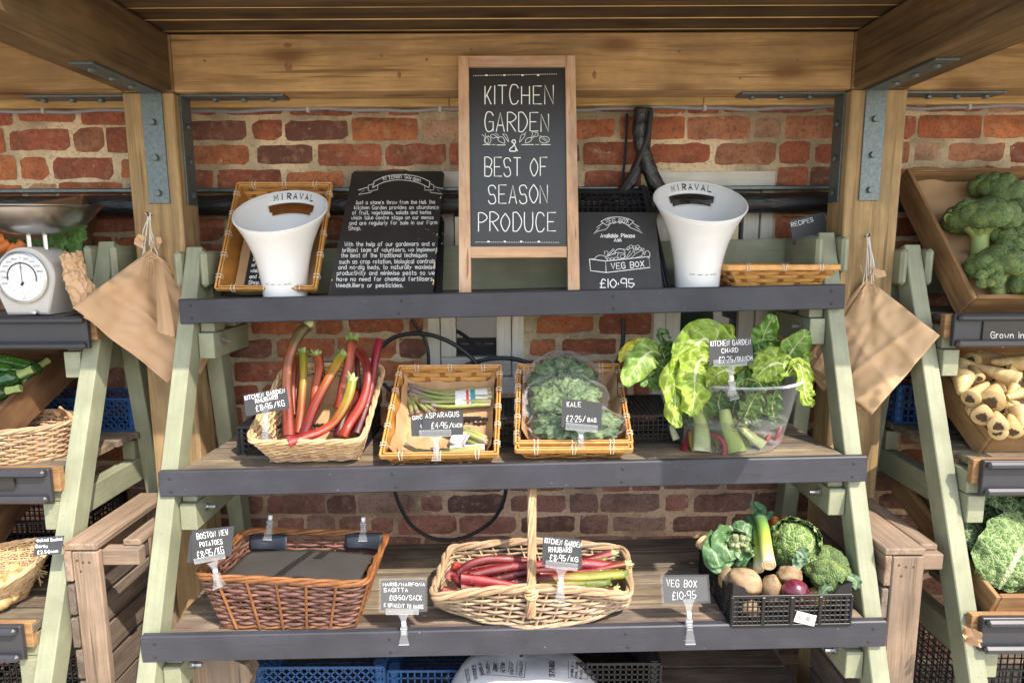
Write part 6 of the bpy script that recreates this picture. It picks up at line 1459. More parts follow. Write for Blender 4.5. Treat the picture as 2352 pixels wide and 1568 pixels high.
c = g.ramp(v, (.1, (.25, .34, .115)), (.55, (.13, .205, .06)), (.9, (.045, .08, .025))); c = g.mix(g.ramp(n, (.48, 0.0), (.68, .65)), c, (.27, .32, .07)); c = g.mix(g.ramp(n4, (.4, .4), (.6, 0.0)), c, (.03, .055, .025)); c = g.mix(1.0, c, g.col(), 'MULTIPLY'); g.p(Base_Color=c, Roughness=.7); g.bump(v, .9, .004); M['broc'] = g.m
M['stemg'] = plain("pale_green_stem", (.32, .40, .13), .5, var=.25, nsc=40)
def broccoli(label, C, r, up, group=None, stems=True, flat=.75, n=15, tint=(1, 1, 1), stemlen=1.1):
    C = Vector(C); up = Vector(up).normalized(); t = thing('broccoli', label, 'broccoli', C, group); s1 = up.orthogonal().normalized(); s2 = up.cross(s1); rot = Matrix((s1, s2, up)).transposed()
    mb = MB(); F = []
    for i in range(n):
        th = math.acos(1 - (i + .5) / n * .95); ph = i * 2.39996 + r * 50; d = Vector((math.sin(th) * math.cos(ph), math.sin(th) * math.sin(ph), math.cos(th))); F.append(d)
        c = C + rot @ Vector((d.x * r * .72, d.y * r * .72, d.z * r * .72 * flat)); rr = r * rnd.uniform(.32, .44); b = len(mb.v); kk = rnd.uniform(.8, 1.15)
        mb.blob(c, (rr, rr, rr * .92), 26, 18, .10, 3, rot, col=lambda d_, k_: tuple(kk * x for x in tint))
        for j in range(b, len(mb.v)): e = (mb.v[j] - c).normalized(); mb.v[j] += e * rr * (.13 * abs(mnoise.noise(e * 5 + c * 90)) + .07 * mnoise.noise(e * 13 + c * 50))
    obj('crown', mb, M['broc'], t, True, 180)
    if stems:
        st = MB(); st.tube([C - up * r * stemlen, C - up * r * .5, C], [r * .24, r * .25, r * .34], 12); 
        for d in F[4:]:
            e = C + rot @ Vector((d.x * r * .6, d.y * r * .6, d.z * r * .55 * flat - r * .05)); st.tube([C - up * r * .62, C - up * r * .3 + (e - C) * .45, e], [r * .10, r * .09, r * .13], 8)
        obj('stalk', st, M['stemg'], t, True)
    return t
t = broccoli('big broccoli head at the right of the veg box crate', A(1585, 735, 1.63), .062, (.1, -.62, .78), n=22, flat=.85)
for (pts, w_) in (([(1640, 870), (1580, 900), (1540, 980)], .016), ([(1780, 780), (1850, 820), (1850, 900)], .013), ([(1400, 640), (1360, 580), (1320, 560)], .022), ([(1370, 700), (1340, 650), (1330, 590)], .02)):
    leaf(t, [A(x, y, 1.565 if x > 1450 else 1.6) for x, y in pts], w_, (0, -1, .2), (.14, .23, .13), (.4, .48, .3), pucker=.003, ruffle=.005, nu=12, nv=14)
price_sign('small black card for the veg box in a clear sleeve on a tall clip', cV, [(130, 790), (522, 785), (538, 1002), (145, 1018)], 1.515, [("VEG BOX", 165, 872, 432, 880, 60), ("£10·95", 216, 990, 430, 982, 70)], ((362, 985), (370, 1372)), None, 3, sleeve=True, base=1.497, wt=1.5)

# ---- low shelf under the stand
t = thing('low_platform', 'low weathered slatted platform under the middle stand', 'platform', (0, 1.8, 0))
for i in range(6):
    mb = MB(); mb.bar((-.9, 1.62 + .092 * i, .165), (.9, 1.62 + .092 * i, .165), .084, .022, ch=.002); obj('slat', mb, M['slat'], t)
for x in (-.8, 0, .8):
    mb = MB(); mb.bar((x, 1.58, .076), (x, 2.1, .076), .07, .152); obj('bearer', mb, M['slat'], t)
ZL = .178
def bluecrate(label, x0, x1, ytop, Y, dep, hh, group='blue plastic crates', mat='bluep', diag=True, zb=None, cell=.026):
    a, b = PY(x0, ytop, Y), PY(x1, ytop, Y); z = zb if zb is not None else ZL
    return crate(label, 'crate', (a.x, Y, z), (b.x - a.x, 0, 0), (0, dep, 0), (0, 0, max(.05, (a.z + b.z) / 2 - z)), M[mat], cell, diag, .0048, name='plastic_crate', group=group, corner=.034)
bluecrate('blue lattice crate below the willow basket, left of the other blue crate', 578, 882, 1532, 1.73, .34, .2)
bluecrate('blue square mesh crate beside the white sack', 890, 1170, 1540, 1.74, .34, .2, diag=False, cell=.02)
bluecrate('black mesh crate behind the white sack at the bottom edge', 1240, 1518, 1524, 1.66, .36, .2, mat='blackp', diag=False, cell=.016, group='black crates on the low platform')
# log slab
mb = MB(); q = [(455, 1512), (520, 1508), (565, 1528), (580, 1552), (572, 1570), (540, 1600), (450, 1610), (442, 1560)]
mb.poly([PY(x, y, 1.60) for x, y in reversed(q)], .05, Vector((0, -1, 0))); t = thing('log_slab', 'split slab of pale wood with bark edge standing under the stand at left', 'log', PY(500, 1600, 1.62)); mb.t = [Vector((v.z, v.x, v.y)) for v in mb.v]
obj('slab', mb, M['pallet'], t); mb = MB(); mb.tube(spline([PY(x, y, 1.628) for x, y in q], 4, True), .010, 7, True); obj('bark', mb, M['slat'], t, True)
# white sack with printed grading table
g = G("woven_white_sack"); tc = g.tc(); n = g.noise(tc, 9, 5, .6); n2 = g.noise(tc, 500, 2, .5)
g.p(Base_Color=g.mix(g.ramp(n, (.4, .5), (.65, 0.0)), (.46, .46, .48), (.30, .30, .33)), Roughness=.55); g.bump(g.math('ADD', n, g.math('MULTIPLY', n2, .15)), .6, .01); M['sack'] = g.m
cS = lambda x, y: (918.75 + .39063 * x, 1433.25 + .39063 * y)
t = thing('white_sack', 'full white potato sack printed with black words at the bottom of the picture', 'sack', (PY(1190, 1560, 1.62).x, 1.64, ZL))
cx = PY(1200, 1545, 1.62)
def sk(u, v):
    a = math.pi * (u - .5) * 2; h = v; bx = .235 * (max(0.0, math.cos(h * 1.57)) ** .5); by = .14 * (max(0.0, math.cos(h * 1.57)) ** .5); zt2 = ZL + .004 + (cx.z + .014 - ZL) * math.sin(h * math.pi / 2)
    p = Vector((cx.x + bx * math.sin(a), 1.67 - by * math.cos(a), zt2)); return p + Vector((mnoise.noise(p * 14), mnoise.noise(p * 14 + Vector((9, 9, 9))), .6 * mnoise.noise(p * 12 + Vector((4, 4, 4))))) * .016
mb = MB(); mb.grid(sk, 90, 40, closed_u=True); so = obj('sack_body', mb, M['sack'], t, True, 180)
from mathutils.bvhtree import BVHTree
_bv = BVHTree.FromPolygons([tuple(v) for v in mb.v], mb.f)
def onsack(px, py):
    d = ray(px, py).normalized(); h = _bv.ray_cast(EYE, d)
    return (h[0] - d * .0015) if h[0] is not None else PY(px, py, 1.56)
mb = MB()
def vtext(s, x, y, x2, y2, h, wt=1.0):
    a, b = cS(x, y), cS(x2, y2); write(mb, s, onsack, a[0], a[1], b[0], b[1], h * .39, wt, .01)
for (s, x, y, x2, y2, h) in (("NO.", 282, 328, 290, 300, 16), ("FIANNA", 418, 345, 402, 258, 20), ("MARKIES", 456, 318, 442, 236, 20), ("MARIS P", 490, 296, 480, 226, 18), ("DAISY", 530, 284, 524, 228, 18), ("AGRIA", 574, 276, 568, 228, 18), ("VICTOR", 620, 284, 616, 224, 18), ("FONTAN", 668, 290, 664, 222, 18), ("CHALLEN", 718, 298, 722, 218, 18), ("37580", 908, 306, 908, 216, 30),
        ("STORE IN A", 1018, 306, 1022, 220, 13), ("COOL, DARK", 1042, 312, 1048, 220, 13), ("PLACE AND", 1070, 320, 1074, 222, 13), ("FROM", 1096, 286, 1098, 228, 13)): vtext(s, x, y, x2, y2, h, 1.3 if h < 25 else 2.2)
for (x, y, x2, y2) in ((380, 260, 398, 346), (424, 240, 440, 330), (470, 222, 498, 296), (512, 214, 510, 284), (556, 214, 546, 276), (600, 214, 590, 276), (646, 216, 636, 282), (690, 218, 684, 296), (742, 220, 730, 310), (990, 216, 990, 312), (1106, 222, 1104, 318)): a, b = cS(x, y), cS(x2, y2); ribbon(mb, [(a[0] + (b[0] - a[0]) * i / 4, a[1] + (b[1] - a[1]) * i / 4) for i in range(5)], .5, onsack)
for (x, y, x2, y2) in ((480, 292, 730, 310), (990, 312, 1104, 320)): a, b = cS(x, y), cS(x2, y2); ribbon(mb, [(a[0] + (b[0] - a[0]) * i / 10, a[1] + (b[1] - a[1]) * i / 10) for i in range(11)], .5, onsack)
obj('printed_words', mb, M['black_ink'], so)
# ================================================================ BETWEEN THE STANDS
def slatted(label, px0, px1, sl_x, stub, ztop=.772, Y0=1.57, Y1=1.925):
    t = thing('slatted_crate', label, 'wooden crate', ((px0 + px1) / 2, Y0, 0), 'slatted wooden crates between the stands')
    for y in (Y0, Y1 - .022):
        mb = MB(); mb.box(((px0 + px1) / 2, y + .011, ztop / 2 - .011), (px1 - px0, .022, ztop - .022), ch=.003); obj('corner_board', mb, M['pallet'], t)
        mb = MB(); mb.box((px0 + .012, y + .034, ztop / 2 - .012), (.022, .022, ztop - .026), ch=.002); obj('corner_batten', mb, M['pallet'], t)
    mb = MB(); mb.box(((px0 + px1) / 2 - .011, (Y0 + Y1) / 2, ztop - .009), (px1 - px0 + .022, Y1 - Y0, .018), ch=.003); obj('top_board', mb, M['pallet'], t)
    z = ztop - .02
    for i in range(8):
        mb = MB(); mb.box((sl_x, (Y0 + Y1) / 2 + rnd.uniform(-.003, .003), z - .0415), (.018, Y1 - Y0 - .002, .083), ch=.002, tint=tuple([rnd.uniform(.8, 1.2)] * 3)); obj('side_slat', mb, M['slat'] if i else M['pallet'], t); z -= .094
    s = 1 if stub > px1 else -1; a = px1
    for y in (Y0 + .012, Y1 - .05):
        mb = MB(); mb.box(((a + stub) / 2, y + .02, ztop - .045), (abs(stub - a), .034, .044), ch=.003); obj('cross_bar', mb, M['pallet'], t)
    mb = MB(); mb.box((stub - .028, (Y0 + Y1) / 2 + .02, ztop - .0135), (.048, Y1 - Y0 - .03, .018), ch=.004); obj('top_slat', mb, M['pallet'], t)
    mb = MB()
    for (dx, dz) in ((.2, .045), (.42, .05), (.3, .075), (.66, .05)): mb.lathe([(0, .0012), (.003, .001), (.0034, 0)], 8, (px0 + (px1 - px0) * dx, Y0, ztop - dz), Vector((0, -1, 0)).to_track_quat('Z', 'Y').to_matrix())
    obj('nail_heads', mb, M['rust'], t)
M['rust'] = plain("rusty_nail", (.09, .045, .025), .8)
slatted('weathered slatted crate standing on end left of the middle stand', -1.150, -1.082, -1.161, -.985, ztop=.795)
slatted('weathered slatted crate standing on end right of the middle stand', 0.992, 1.076, 0.981, 1.135, ztop=.772)

def bags(label, nail, corners, n, seed, fan=1):
    t = thing('paper_bag_bundle', label, 'paper bags', PY(nail[0], nail[1], 1.920), 'bundles of paper bags on the posts')
    T, Rr, B, L = [PY(x, y, Y) for x, y, Y in corners]; nm = (Rr - T).cross(L - T).normalized()
    if nm.y < 0: nm = -nm
    rr_ = random.Random(seed); creases = [(math.cos(q), math.sin(q), rr_.uniform(.1, .9), rr_.choice((-1, 1)) * rr_.uniform(.003, .007), rr_.uniform(.04, .1)) for q in [rr_.uniform(-.6, 2.1) for _ in range(9)]]
    for i in range(n):
        a = R((i * 3.1 + rnd.uniform(-1, 1)) * fan); rot = Matrix.Rotation(a, 3, nm); off = nm * (.0055 * i); sc = 1 - .01 * (i % 3)
        r_, b_, l_ = [T + rot @ (p - T) * sc + off * (1 + .6 * k) for k, p in ((1, Rr), (1, B), (0, L))]; sv = Vector((seed + i * .05, i * .03, 0))
        def f(u, v):
            uu, vv = u, v; p = T + (r_ - T) * uu + (l_ - T) * vv + (b_ - r_ - l_ + T) * uu * vv
            k = min(1, (u + v) / .5); g_ = .012 * mnoise.noise(Vector((u * 3.2, v * 3.2, 0)) + sv) * k + .005 * mnoise.noise(Vector((u * 9 + v * 4, v * 9, 5)) + sv) * k
            g_ += .010 * math.exp(-((u - v * .9 - .05) / .07) ** 2) * (1 - min(1, (u + v) * .7)) + .006 * math.sin((math.atan2(v + .01, u + .01)) * 9 + i) * max(0, 1 - (u + v) * 1.4)
            for (ca, cb, cc, ch_, cw) in creases: g_ += ch_ * max(0, 1 - abs(u * ca + v * cb - cc) / cw) * k
            ser = .002 * math.sin(u * 240) if v > .985 else 0
            return p + nm * g_ + (l_ - T).normalized() * ser
        mb = MB(); kk = rnd.uniform(.88, 1.15); mb.tint = (kk, kk * rnd.uniform(.97, 1.02), kk * rnd.uniform(.92, 1.04)); mb.grid(f, 40, 40)
        obj('paper_bag', mb, M['kraftbag'], t, True, 40, solid=.0007)
    mb = MB()
    nk = PY(nail[0], nail[1], 1.913); 
    for i in range(9):
        e = T + Vector((rnd.uniform(-.018, .018), rnd.uniform(-.014, .004), rnd.uniform(-.02, .02))); mb.tube(spline([nk + Vector((rnd.uniform(-.004, .004), 0, rnd.uniform(-.004, .012))), (nk + e) / 2 + Vector((rnd.uniform(-.006, .006), -.006, 0)), e], 5), .0012, 5)
    for i in range(4): mb.tube([nk, nk + Vector((rnd.uniform(-.012, .012), -.004, rnd.uniform(.004, .014)))], .001, 4)
    obj('string', mb, M['rope'], t, True)
    mb = MB(); mb.tube([nk + Vector((0, .02, .004)), nk + Vector((0, -.006, .002)), nk + Vector((0, -.010, .012))], .0022, 6); obj('hook', mb, M['rust'], t, True)
    mb = MB()
    for i in range(7):                                # torn paper frill at the knot
        a0 = rnd.uniform(-1, 1); c = T + Vector((a0 * .022, -.006 + rnd.uniform(-.008, .008), .012 + rnd.uniform(-.008, .012))); e = Vector((a0 * .025, -.01, rnd.uniform(-.01, .02))); s_ = Vector((rnd.uniform(-.01, .01), 0, .016))
        mb.poly([c - s_ * .5, c + e, c + e * .8 + s_, c + s_], 0); 
    obj('torn_frill', mb, M['kraftbag'], t)
M['kraftbag'] = plain("brown_paper_bag", (.56, .36, .205), .65, var=.08, nsc=9, bump=.12)
bags('bundle of square brown paper bags hanging from the left post', (343, 497), [(346, 572, 1.895), (505, 775, 1.975), (383, 880, 1.835), (163, 704, 1.735)], 7, 1, -.9)
bags('bundle of square brown paper bags hanging from the right post', (1993, 545), [(1993, 640, 1.895), (2162, 768, 1.745), (2008, 952, 1.82), (1868, 845, 1.955)], 8, 40, 1.0)

for o_, xs_l in (([o for o in COL.objects if o.name == 'paper_bag_bundle'][0], ((352, 357, 372), (356, 364, 382), (360, 374, 390), (362, 386, 398))),):
    for i, (xt, xa, xb) in enumerate(xs_l):           # folded gussets seen edge on
        mb = MB(); kk = .75 + .12 * i; mb.tint = (kk, kk, kk); P = lambda u, v: PY((xt * (1 - v) + xa * v) + ((6 * (1 - v) + (xb - xa) * v) * u) + 5 * math.sin(v * 2.2), 596 + (165 + 4 * i) * v, 1.838 + .006 * i - .025 * v + .012 * u)
        mb.grid(P, 3, 14); obj('folded_gusset', mb, M['kraftbag'], o_, True)
# ================================================================ LEFT STAND
cL2 = lambda x, y: (.30465 * x, 367.5 + .30465 * y)
# ---- kitchen scale
M['enamel'] = plain("cream_grey_enamel", (.50, .47, .44), .3, var=.06, nsc=10, coat=.3)
M['dial'] = plain("white_dial_face", (.78, .78, .77), .35, var=.03)
g = G("brushed_steel"); tc = g.tc(); n = g.noise(g.scale(tc, (3, 3, 160)), 2.0, 3, .6); g.p(Base_Color=g.ramp(n, (.3, .50), (.7, .66)), Metallic=1.0, Roughness=.27); g.bump(n, .08, .001); M['brushed'] = g.m
ts = thing('kitchen_scale', 'white dial kitchen scale with a steel bowl on the top shelf of the left stand', 'scale', PY(66, 725, 1.84))
YS = 1.795; fs = lambda x, y, dy=0.0: (lambda p: Vector((p.x, p.y + dy, p.z)))(PY(x, y, YS))
out_ = [(18, 722)] + [(56 + 71 * math.cos(a), 640 + 73 * math.sin(a)) for a in [R(168) + R(204) * i / 26 for i in range(27)]] + [(114, 722)]
mb = MB(); F0 = [fs(*p) for p in out_]; F1 = [Vector((p.x, p.y + .105, p.z)) for p in F0]; c = sum(F0, Vector()) / len(F0); Fb = [c + (p - c) * .96 + Vector((0, -.004, 0)) for p in F0]
n = len(F0); ids = [[mb.vert(p) for p in L] for L in (Fb, F0, F1)]
mb.f.append(tuple(reversed(ids[0])))
for k in (0, 1):
    for i in range(n): j = (i + 1) % n; mb.f.append((ids[k][i], ids[k][j], ids[k + 1][j], ids[k + 1][i]))
mb.f.append(tuple(ids[2])); obj('housing', mb, M['enamel'], ts, True, 35)
dc = fs(56, 637, -.006); Rf = Vector((0, -1, 0)).to_track_quat('Z', 'Y').to_matrix(); rd = 58 * 1.745 / 1470
mb = MB(); mb.lathe([(rd + .003, 0), (rd + .003, .007), (rd - .001, .009), (rd - .004, .006), (rd - .004, 0)], 48, dc, Rf); obj('dial_ring', mb, M['zinc'], ts, True, 50)
mb = MB(); mb.lathe([(.0005, .003), (rd - .003, .003)], 48, dc, Rf); dl = obj('dial', mb, M['dial'], ts)
mb = MB(); fdl = lambda x, y: dc + Vector((x * rd, -.0036, -y * rd))
for i in range(80):
    a = i / 80 * 6.2832; L = .10 if i % 20 == 0 else (.07 if i % 4 == 0 else .035); ribbon(mb, [(math.sin(a) * (.66 - L), -math.cos(a) * (.66 - L)), (math.sin(a) * .66, -math.cos(a) * .66)], .006, fdl)
for (s, a, r_, h) in (("4", 0, .80, .15), ("1", 90, .82, .15), ("2", 180, .80, .15), ("3", 270, .82, .15), ("200", 18, .78, .075), ("400", 36, .78, .075), ("600", 54, .78, .075), ("800", 72, .78, .075), ("200", -72, .78, .075), ("400", -54, .78, .075), ("600", -36, .78, .075), ("800", -18, .78, .075), ("600", -108, .78, .075), ("800", -90, .62, .06), ("0", 0, .40, .12)):
    x, y = math.sin(R(a)) * r_, -math.cos(R(a)) * r_; wd_ = .05 * len(s) + .03; write(mb, s, fdl, x - wd_ / 2 - .01, y + h / 2, x + wd_ / 2 + .02, y + h / 2, h, .016, 0)
for k in range(40):
    a = R(-100) + R(200) * k / 39; a2 = a + R(5.2); ribbon(mb, [(math.sin(a) * .58, -math.cos(a) * .58), (math.sin(a2) * .58, -math.cos(a2) * .58)], .028, fdl)
obj('dial_marks', mb, plain("grey_print", (.22, .24, .27), .5), dl)
mb = MB(); ribbon(mb, [(0, -.62), (0, .25)], .012, lambda x, y: fdl(x, y) + Vector((0, -.001, 0))); ribbon(mb, [(-.03, .3), (.03, .2)], .05, lambda x, y: fdl(x, y) + Vector((0, -.001, 0))); obj('needle', mb, M['black_ink'], dl)
mb = MB(); mb.lathe([(0, .014), (.006, .012), (.007, .004), (.006, 0)], 14, fs(88, 719 - 2, -.006), Rf); obj('knob', mb, M['zinc'], ts, True)
mb = MB(); p = fs(10, 722); q = fs(150, 722); zt_ = top('L', 0, 0); mb.box(((p.x + q.x) / 2 + .002, YS + .05, zt_ + .005), (q.x - p.x - .012, .13, .009), ch=.003); obj('base_plate', mb, M['brushed'], ts)
bc = Vector((fs(56, 540).x, YS + .062, 0)); zb = PY(56, 538, YS + .03).z; zr = PY(186, 474, YS + .06).z; rb = 130 * 1.80 / 1470
for x in (-.022, .024):
    mb = MB(); mb.tube([(bc.x + x, bc.y - .015, zb - .085), (bc.x + x, bc.y - .015, zb + .004)], .007, 10); obj('bowl_post', mb, M['brushed'], ts, True)
mb = MB(); prof = [(.0005, 0), (.055, 0), (.085, .008), (.115, .028), (.14, .055), (rb - .004, zr - zb - .006), (rb, zr - zb), (rb + .006, zr - zb + .002), (rb + .004, zr - zb - .001)]
mb.lathe(prof, 64, (bc.x, bc.y, zb), Matrix.Rotation(R(2.5), 3, 'X')); o = obj('bowl', mb, M['brushed'], ts, True, 60); md = o.modifiers.new("s", 'SOLIDIFY'); md.thickness = .0015
mb = MB(); mb.lathe([(.006, 0), (.010, .004), (.006, .008)], 10, (bc.x, bc.y - .02, zb - .088)); mb.box((bc.x, bc.y, zb - .092), (.09, .05, .012)); obj('post_cap', mb, M['brushed'], ts)

# ---- tilted wooden crates on the side stands
def wcrate(label, FLr, FRr, BRr, BLr, h, group='wooden display crates', th=.013, mat='cratew', hf=None, back=True):
    FLr, FRr, BRr, BLr = [Vector(p) for p in (FLr, FRr, BRr, BLr)]; n = (FRr - FLr).cross(BLr - FLr).normalized(); t = thing('wooden_crate', label, 'wooden crate', FLr - n * h, group)
    def panel(nm, a, b, hh, inw):
        d = (b - a).normalized(); mb = MB(); c = (a + b) / 2 - n * hh / 2 + inw * th / 2; mb.box(c, ((b - a).length, th, hh), Matrix((d, n.cross(d), n)).transposed(), ch=.0018); return obj(nm, mb, M[mat], t)
    iu = (FRr - FLr).normalized(); iv = (BLr - FLr).normalized()
    panel('side_panel', FLr, BLr, h, iu); panel('side_panel', FRr, BRr, h, -iu); panel('front_panel', FLr + iu * (th + .001), FRr - iu * (th + .001), hf or h, iv)
    if back: panel('back_panel', BLr + iu * (th + .001), BRr - iu * (th + .001), h, -iv)
    mb = MB(); k = n * (h - .004); mb.poly([FLr - k + (iu + iv) * .015, FRr - k + (-iu + iv) * .015, BRr - k - (iu + iv) * .015, BLr - k + (iu - iv) * .015], .006, n); obj('floor', mb, M[mat], t)
    return t, n
# courgettes
X0 = -1.425
t, nC = wcrate('tilted wooden crate of courgettes on the left stand', (-2.0, 1.675, 1.098), (X0 + .01, 1.675, 1.098), (X0 + .01, 2.06, 1.265), (-2.0, 2.06, 1.265), .105, mat='cratedark')
g = G("courgette_skin"); tc = g.tc(); n = g.noise(g.scale(tc, (6, 120, 120)), 1.4, 4, .6); n2 = g.noise(tc, 130, 2, .5)
c = g.mix(g.ramp(n, (.42, 0.0), (.62, .7)), (.012, .04, .012), (.05, .15, .02)); c = g.mix(g.ramp(n2, (.62, 0.0), (.7, .5)), c, (.14, .28, .06)); c = g.mix(1.0, c, g.col(), 'MULTIPLY'); g.p(Base_Color=c, Roughness=.22, Coat_Weight=.2); M['courg'] = g.m
cQ = lambda x, y: (.1875 * x, 790 + .1875 * y)
def courgette(label, pts, r, Ys, tint=(1, 1, 1)):
    q = [cQ(*p) for p in pts]; m = len(q); P = spline([PY(x, y, Ys[0] + (Ys[1] - Ys[0]) * i / (m - 1)) for i, (x, y) in enumerate(q)], 8); k = len(P); t = thing('courgette', label, 'courgette', P[0], 'courgettes in the tilted crate')
    mb = MB(); mb.tint = tint; mb.tube(P, [r * (.55 + .45 * min(1, i / 3)) * (1 if i < k - 5 else 1 - .10 * (i - k + 5)) for i in range(k)], 16); obj('fruit', mb, M['courg'], t, True)
    d = (P[-1] - P[-2]).normalized(); mb = MB(); mb.tube([P[-1], P[-1] + d * r * .8, P[-1] + d * r * 1.5], [r * .52, r * .42, r * .5], 6); obj('stalk_end', mb, M['stemg'], t)
courgette('bright green courgette along the back of the crate', [(-400, 210), (0, 200), (250, 250), (440, 300)], .021, (1.93, 1.93), (3.2, 2.6, 1.6))
courgette('small light green courgette below the long bright one', [(-300, 290), (0, 310), (160, 330)], .018, (1.88, 1.88), (2.6, 2.2, 1.4))
courgette('dark glossy courgette with its pale stalk pointing right', [(-420, 560), (-150, 520), (60, 450), (230, 380)], .026, (1.80, 1.84))
courgette('dark courgette ending against the crate side', [(-100, 520), (200, 440), (380, 340), (480, 275)], .021, (1.84, 1.90), (.9, 1, .9))
courgette('nearly black courgette at the bottom of the crate', [(-420, 640), (-100, 610), (80, 575)], .024, (1.76, 1.78), (.6, .6, .6))
courgette('dark courgette lying under the others', [(-420, 430), (-100, 400), (200, 440)], .022, (1.86, 1.86), (.7, .7, .7))
# carrots crate behind the scale and carrot bunches
t, nn = wcrate('wooden crate of bunched carrots behind the scale', (-2.0, 1.90, 1.50), PY(165, 560, 1.92), PY(192, 448, 2.10), (-2.0, 2.10, 1.64), .085, mat='cratedark')
for i, (hx, hy, tx, ty, lab) in enumerate(((24, 560, -30, 585, 'carrot with its root pointing left beside the scale post'), (40, 566, 5, 600, 'carrot lying lowest just above the scale dial'), (10, 548, -40, 556, 'carrot at the very left edge above the dial'), (55, 560, 20, 590, 'carrot nearest the steel bowl posts'))):
    root('carrot', lab, 'carrot', PY(hx, hy, 1.93), PY(tx, ty, 1.90), .017, M['carrot'], 'bunched carrots behind the scale', False)
M['carrottop'] = plain("carrot_leaf", (.07, .16, .03), .6, var=.4, nsc=50)
def frond(mb, p, q, n=26, w_=.02):
    p, q = Vector(p), Vector(q); d = (q - p)
    for i in range(n):
        u = i / n; c = p + d * u + Vector((.006 * math.sin(u * 7), 0, 0)); kk = rnd.uniform(.6, 1.6); mb.tint = (kk, kk, kk * .9)
        for s in (-1, 1):
            e = Vector((s * w_ * rnd.uniform(.5, 1) * (1 - u * .5), rnd.uniform(-.008, .008), -w_ * rnd.uniform(.3, .9)))
            for f in (.35, .7, 1): h = c + e * f; mb.f.append((mb.vert(h), mb.vert(h + Vector((s * .004, 0, -.009))), mb.vert(h + Vector((s * .0075, .001, -.003)))))
            mb.f.append((mb.vert(c), mb.vert(c + Vector((0, 0, -.0012))), mb.vert(c + e), mb.vert(c + e + Vector((0, 0, .0012)))))
    mb.tube([p, (p + q) / 2, q], .0012, 4)
for (pts, lab) in ((((170, 508), (180, 580)), 'right feathery carrot top hanging over the crate side'), (((136, 530), (132, 575)), 'left feathery carrot top hanging under the steel bowl')):
    mb = MB()
    for k in range(5): frond(mb, PY(pts[0][0] + rnd.uniform(-8, 8), pts[0][1], 1.90), PY(pts[1][0] + rnd.uniform(-12, 12), pts[1][1] - 8 * (k % 2), 1.895))
    tag(obj('carrot_greens', mb, M['carrottop']), lab, 'carrot leaves', 'carrot tops by the scale')
mb = MB()
for k in range(10): frond(mb, PY(rnd.uniform(-20, 120), 548, 1.96), PY(rnd.uniform(-20, 140), 560, 1.92), 14, .02)
tag(obj('carrot_greens', mb, M['carrottop']), 'mass of carrot tops behind the dial and under the bowl', 'carrot leaves', 'carrot tops by the scale')
# crumpled paper bag beside the scale
mb = MB(); C = PY(178, 640, 1.80); 
mb.grid(lambda u, v: (lambda a, h: C + Vector((math.sin(a) * (.020 + .016 * (1 - abs(h * 1.6 + .3))) + .03 * -h + .018 * h * h, -math.cos(a) * .024, h * .155 - .005)) + mnoise.noise_vector(Vector((math.sin(a) * 2.2, math.cos(a) * 2.2, h * 6))) * .012 + mnoise.noise_vector(Vector((math.sin(a) * 6, math.cos(a) * 6, h * 15))) * .006)(u * 6.2832, v - .5), 44, 34, closed_u=True)
tag(obj('crumpled_bag', mb, M['kraftbag'], None, True, 20), 'crumpled brown paper bag leaning against the right side of the scale', 'paper bag')
# oval wicker basket with paper
def ell(c, rx, ry, z, n=12, sq=1.0): return [Vector((c[0] + rx * math.cos(2 * math.pi * i / n), c[1] + ry * math.sin(2 * math.pi * i / n), z)) for i in range(n)]
zl = top('L', 1, 0)
wicker('oval honey coloured wicker basket at the left edge on the left stand', ell((-1.445, 1.785), .165, .10, zl + .003), ell((-1.445, 1.785), .19, .122, zl + .098), 12, 38, 'wickw', fil=.5, rimr=.0055, amp=.0032, rfac=.85)
for (x, y, z, a, lab) in ((-1.50, 1.74, zl + .085, .05, 'brown paper folded over the front of the oval wicker basket'), (-1.315, 1.83, zl + .10, .028, 'pointed scrap of brown paper at the right end of the oval basket')):
    mb = MB(); mb.grid(lambda u, v: Vector((x + (u - .5) * a * 1.9, y + (v - .5) * a * 1.4, z + .028 * math.sin(u * 3.1) * (1 - v) + .02 * mnoise.noise(Vector((u * 4, v * 4, a * 99))))), 14, 12); tag(obj('paper_lining', mb, M['kraft'], None, True, 25), lab, 'paper')
pz = PY(300, 880, 2.02); crate('blue lattice crate at the back of the left stand behind its right leg', 'crate', (-1.60, 2.03, zl + .002), (.37, 0, 0), (0, .14, 0), (0, 0, .105), M['bluep'], .024, True, .0045, name='plastic_crate', group='blue plastic crates', corner=.03)
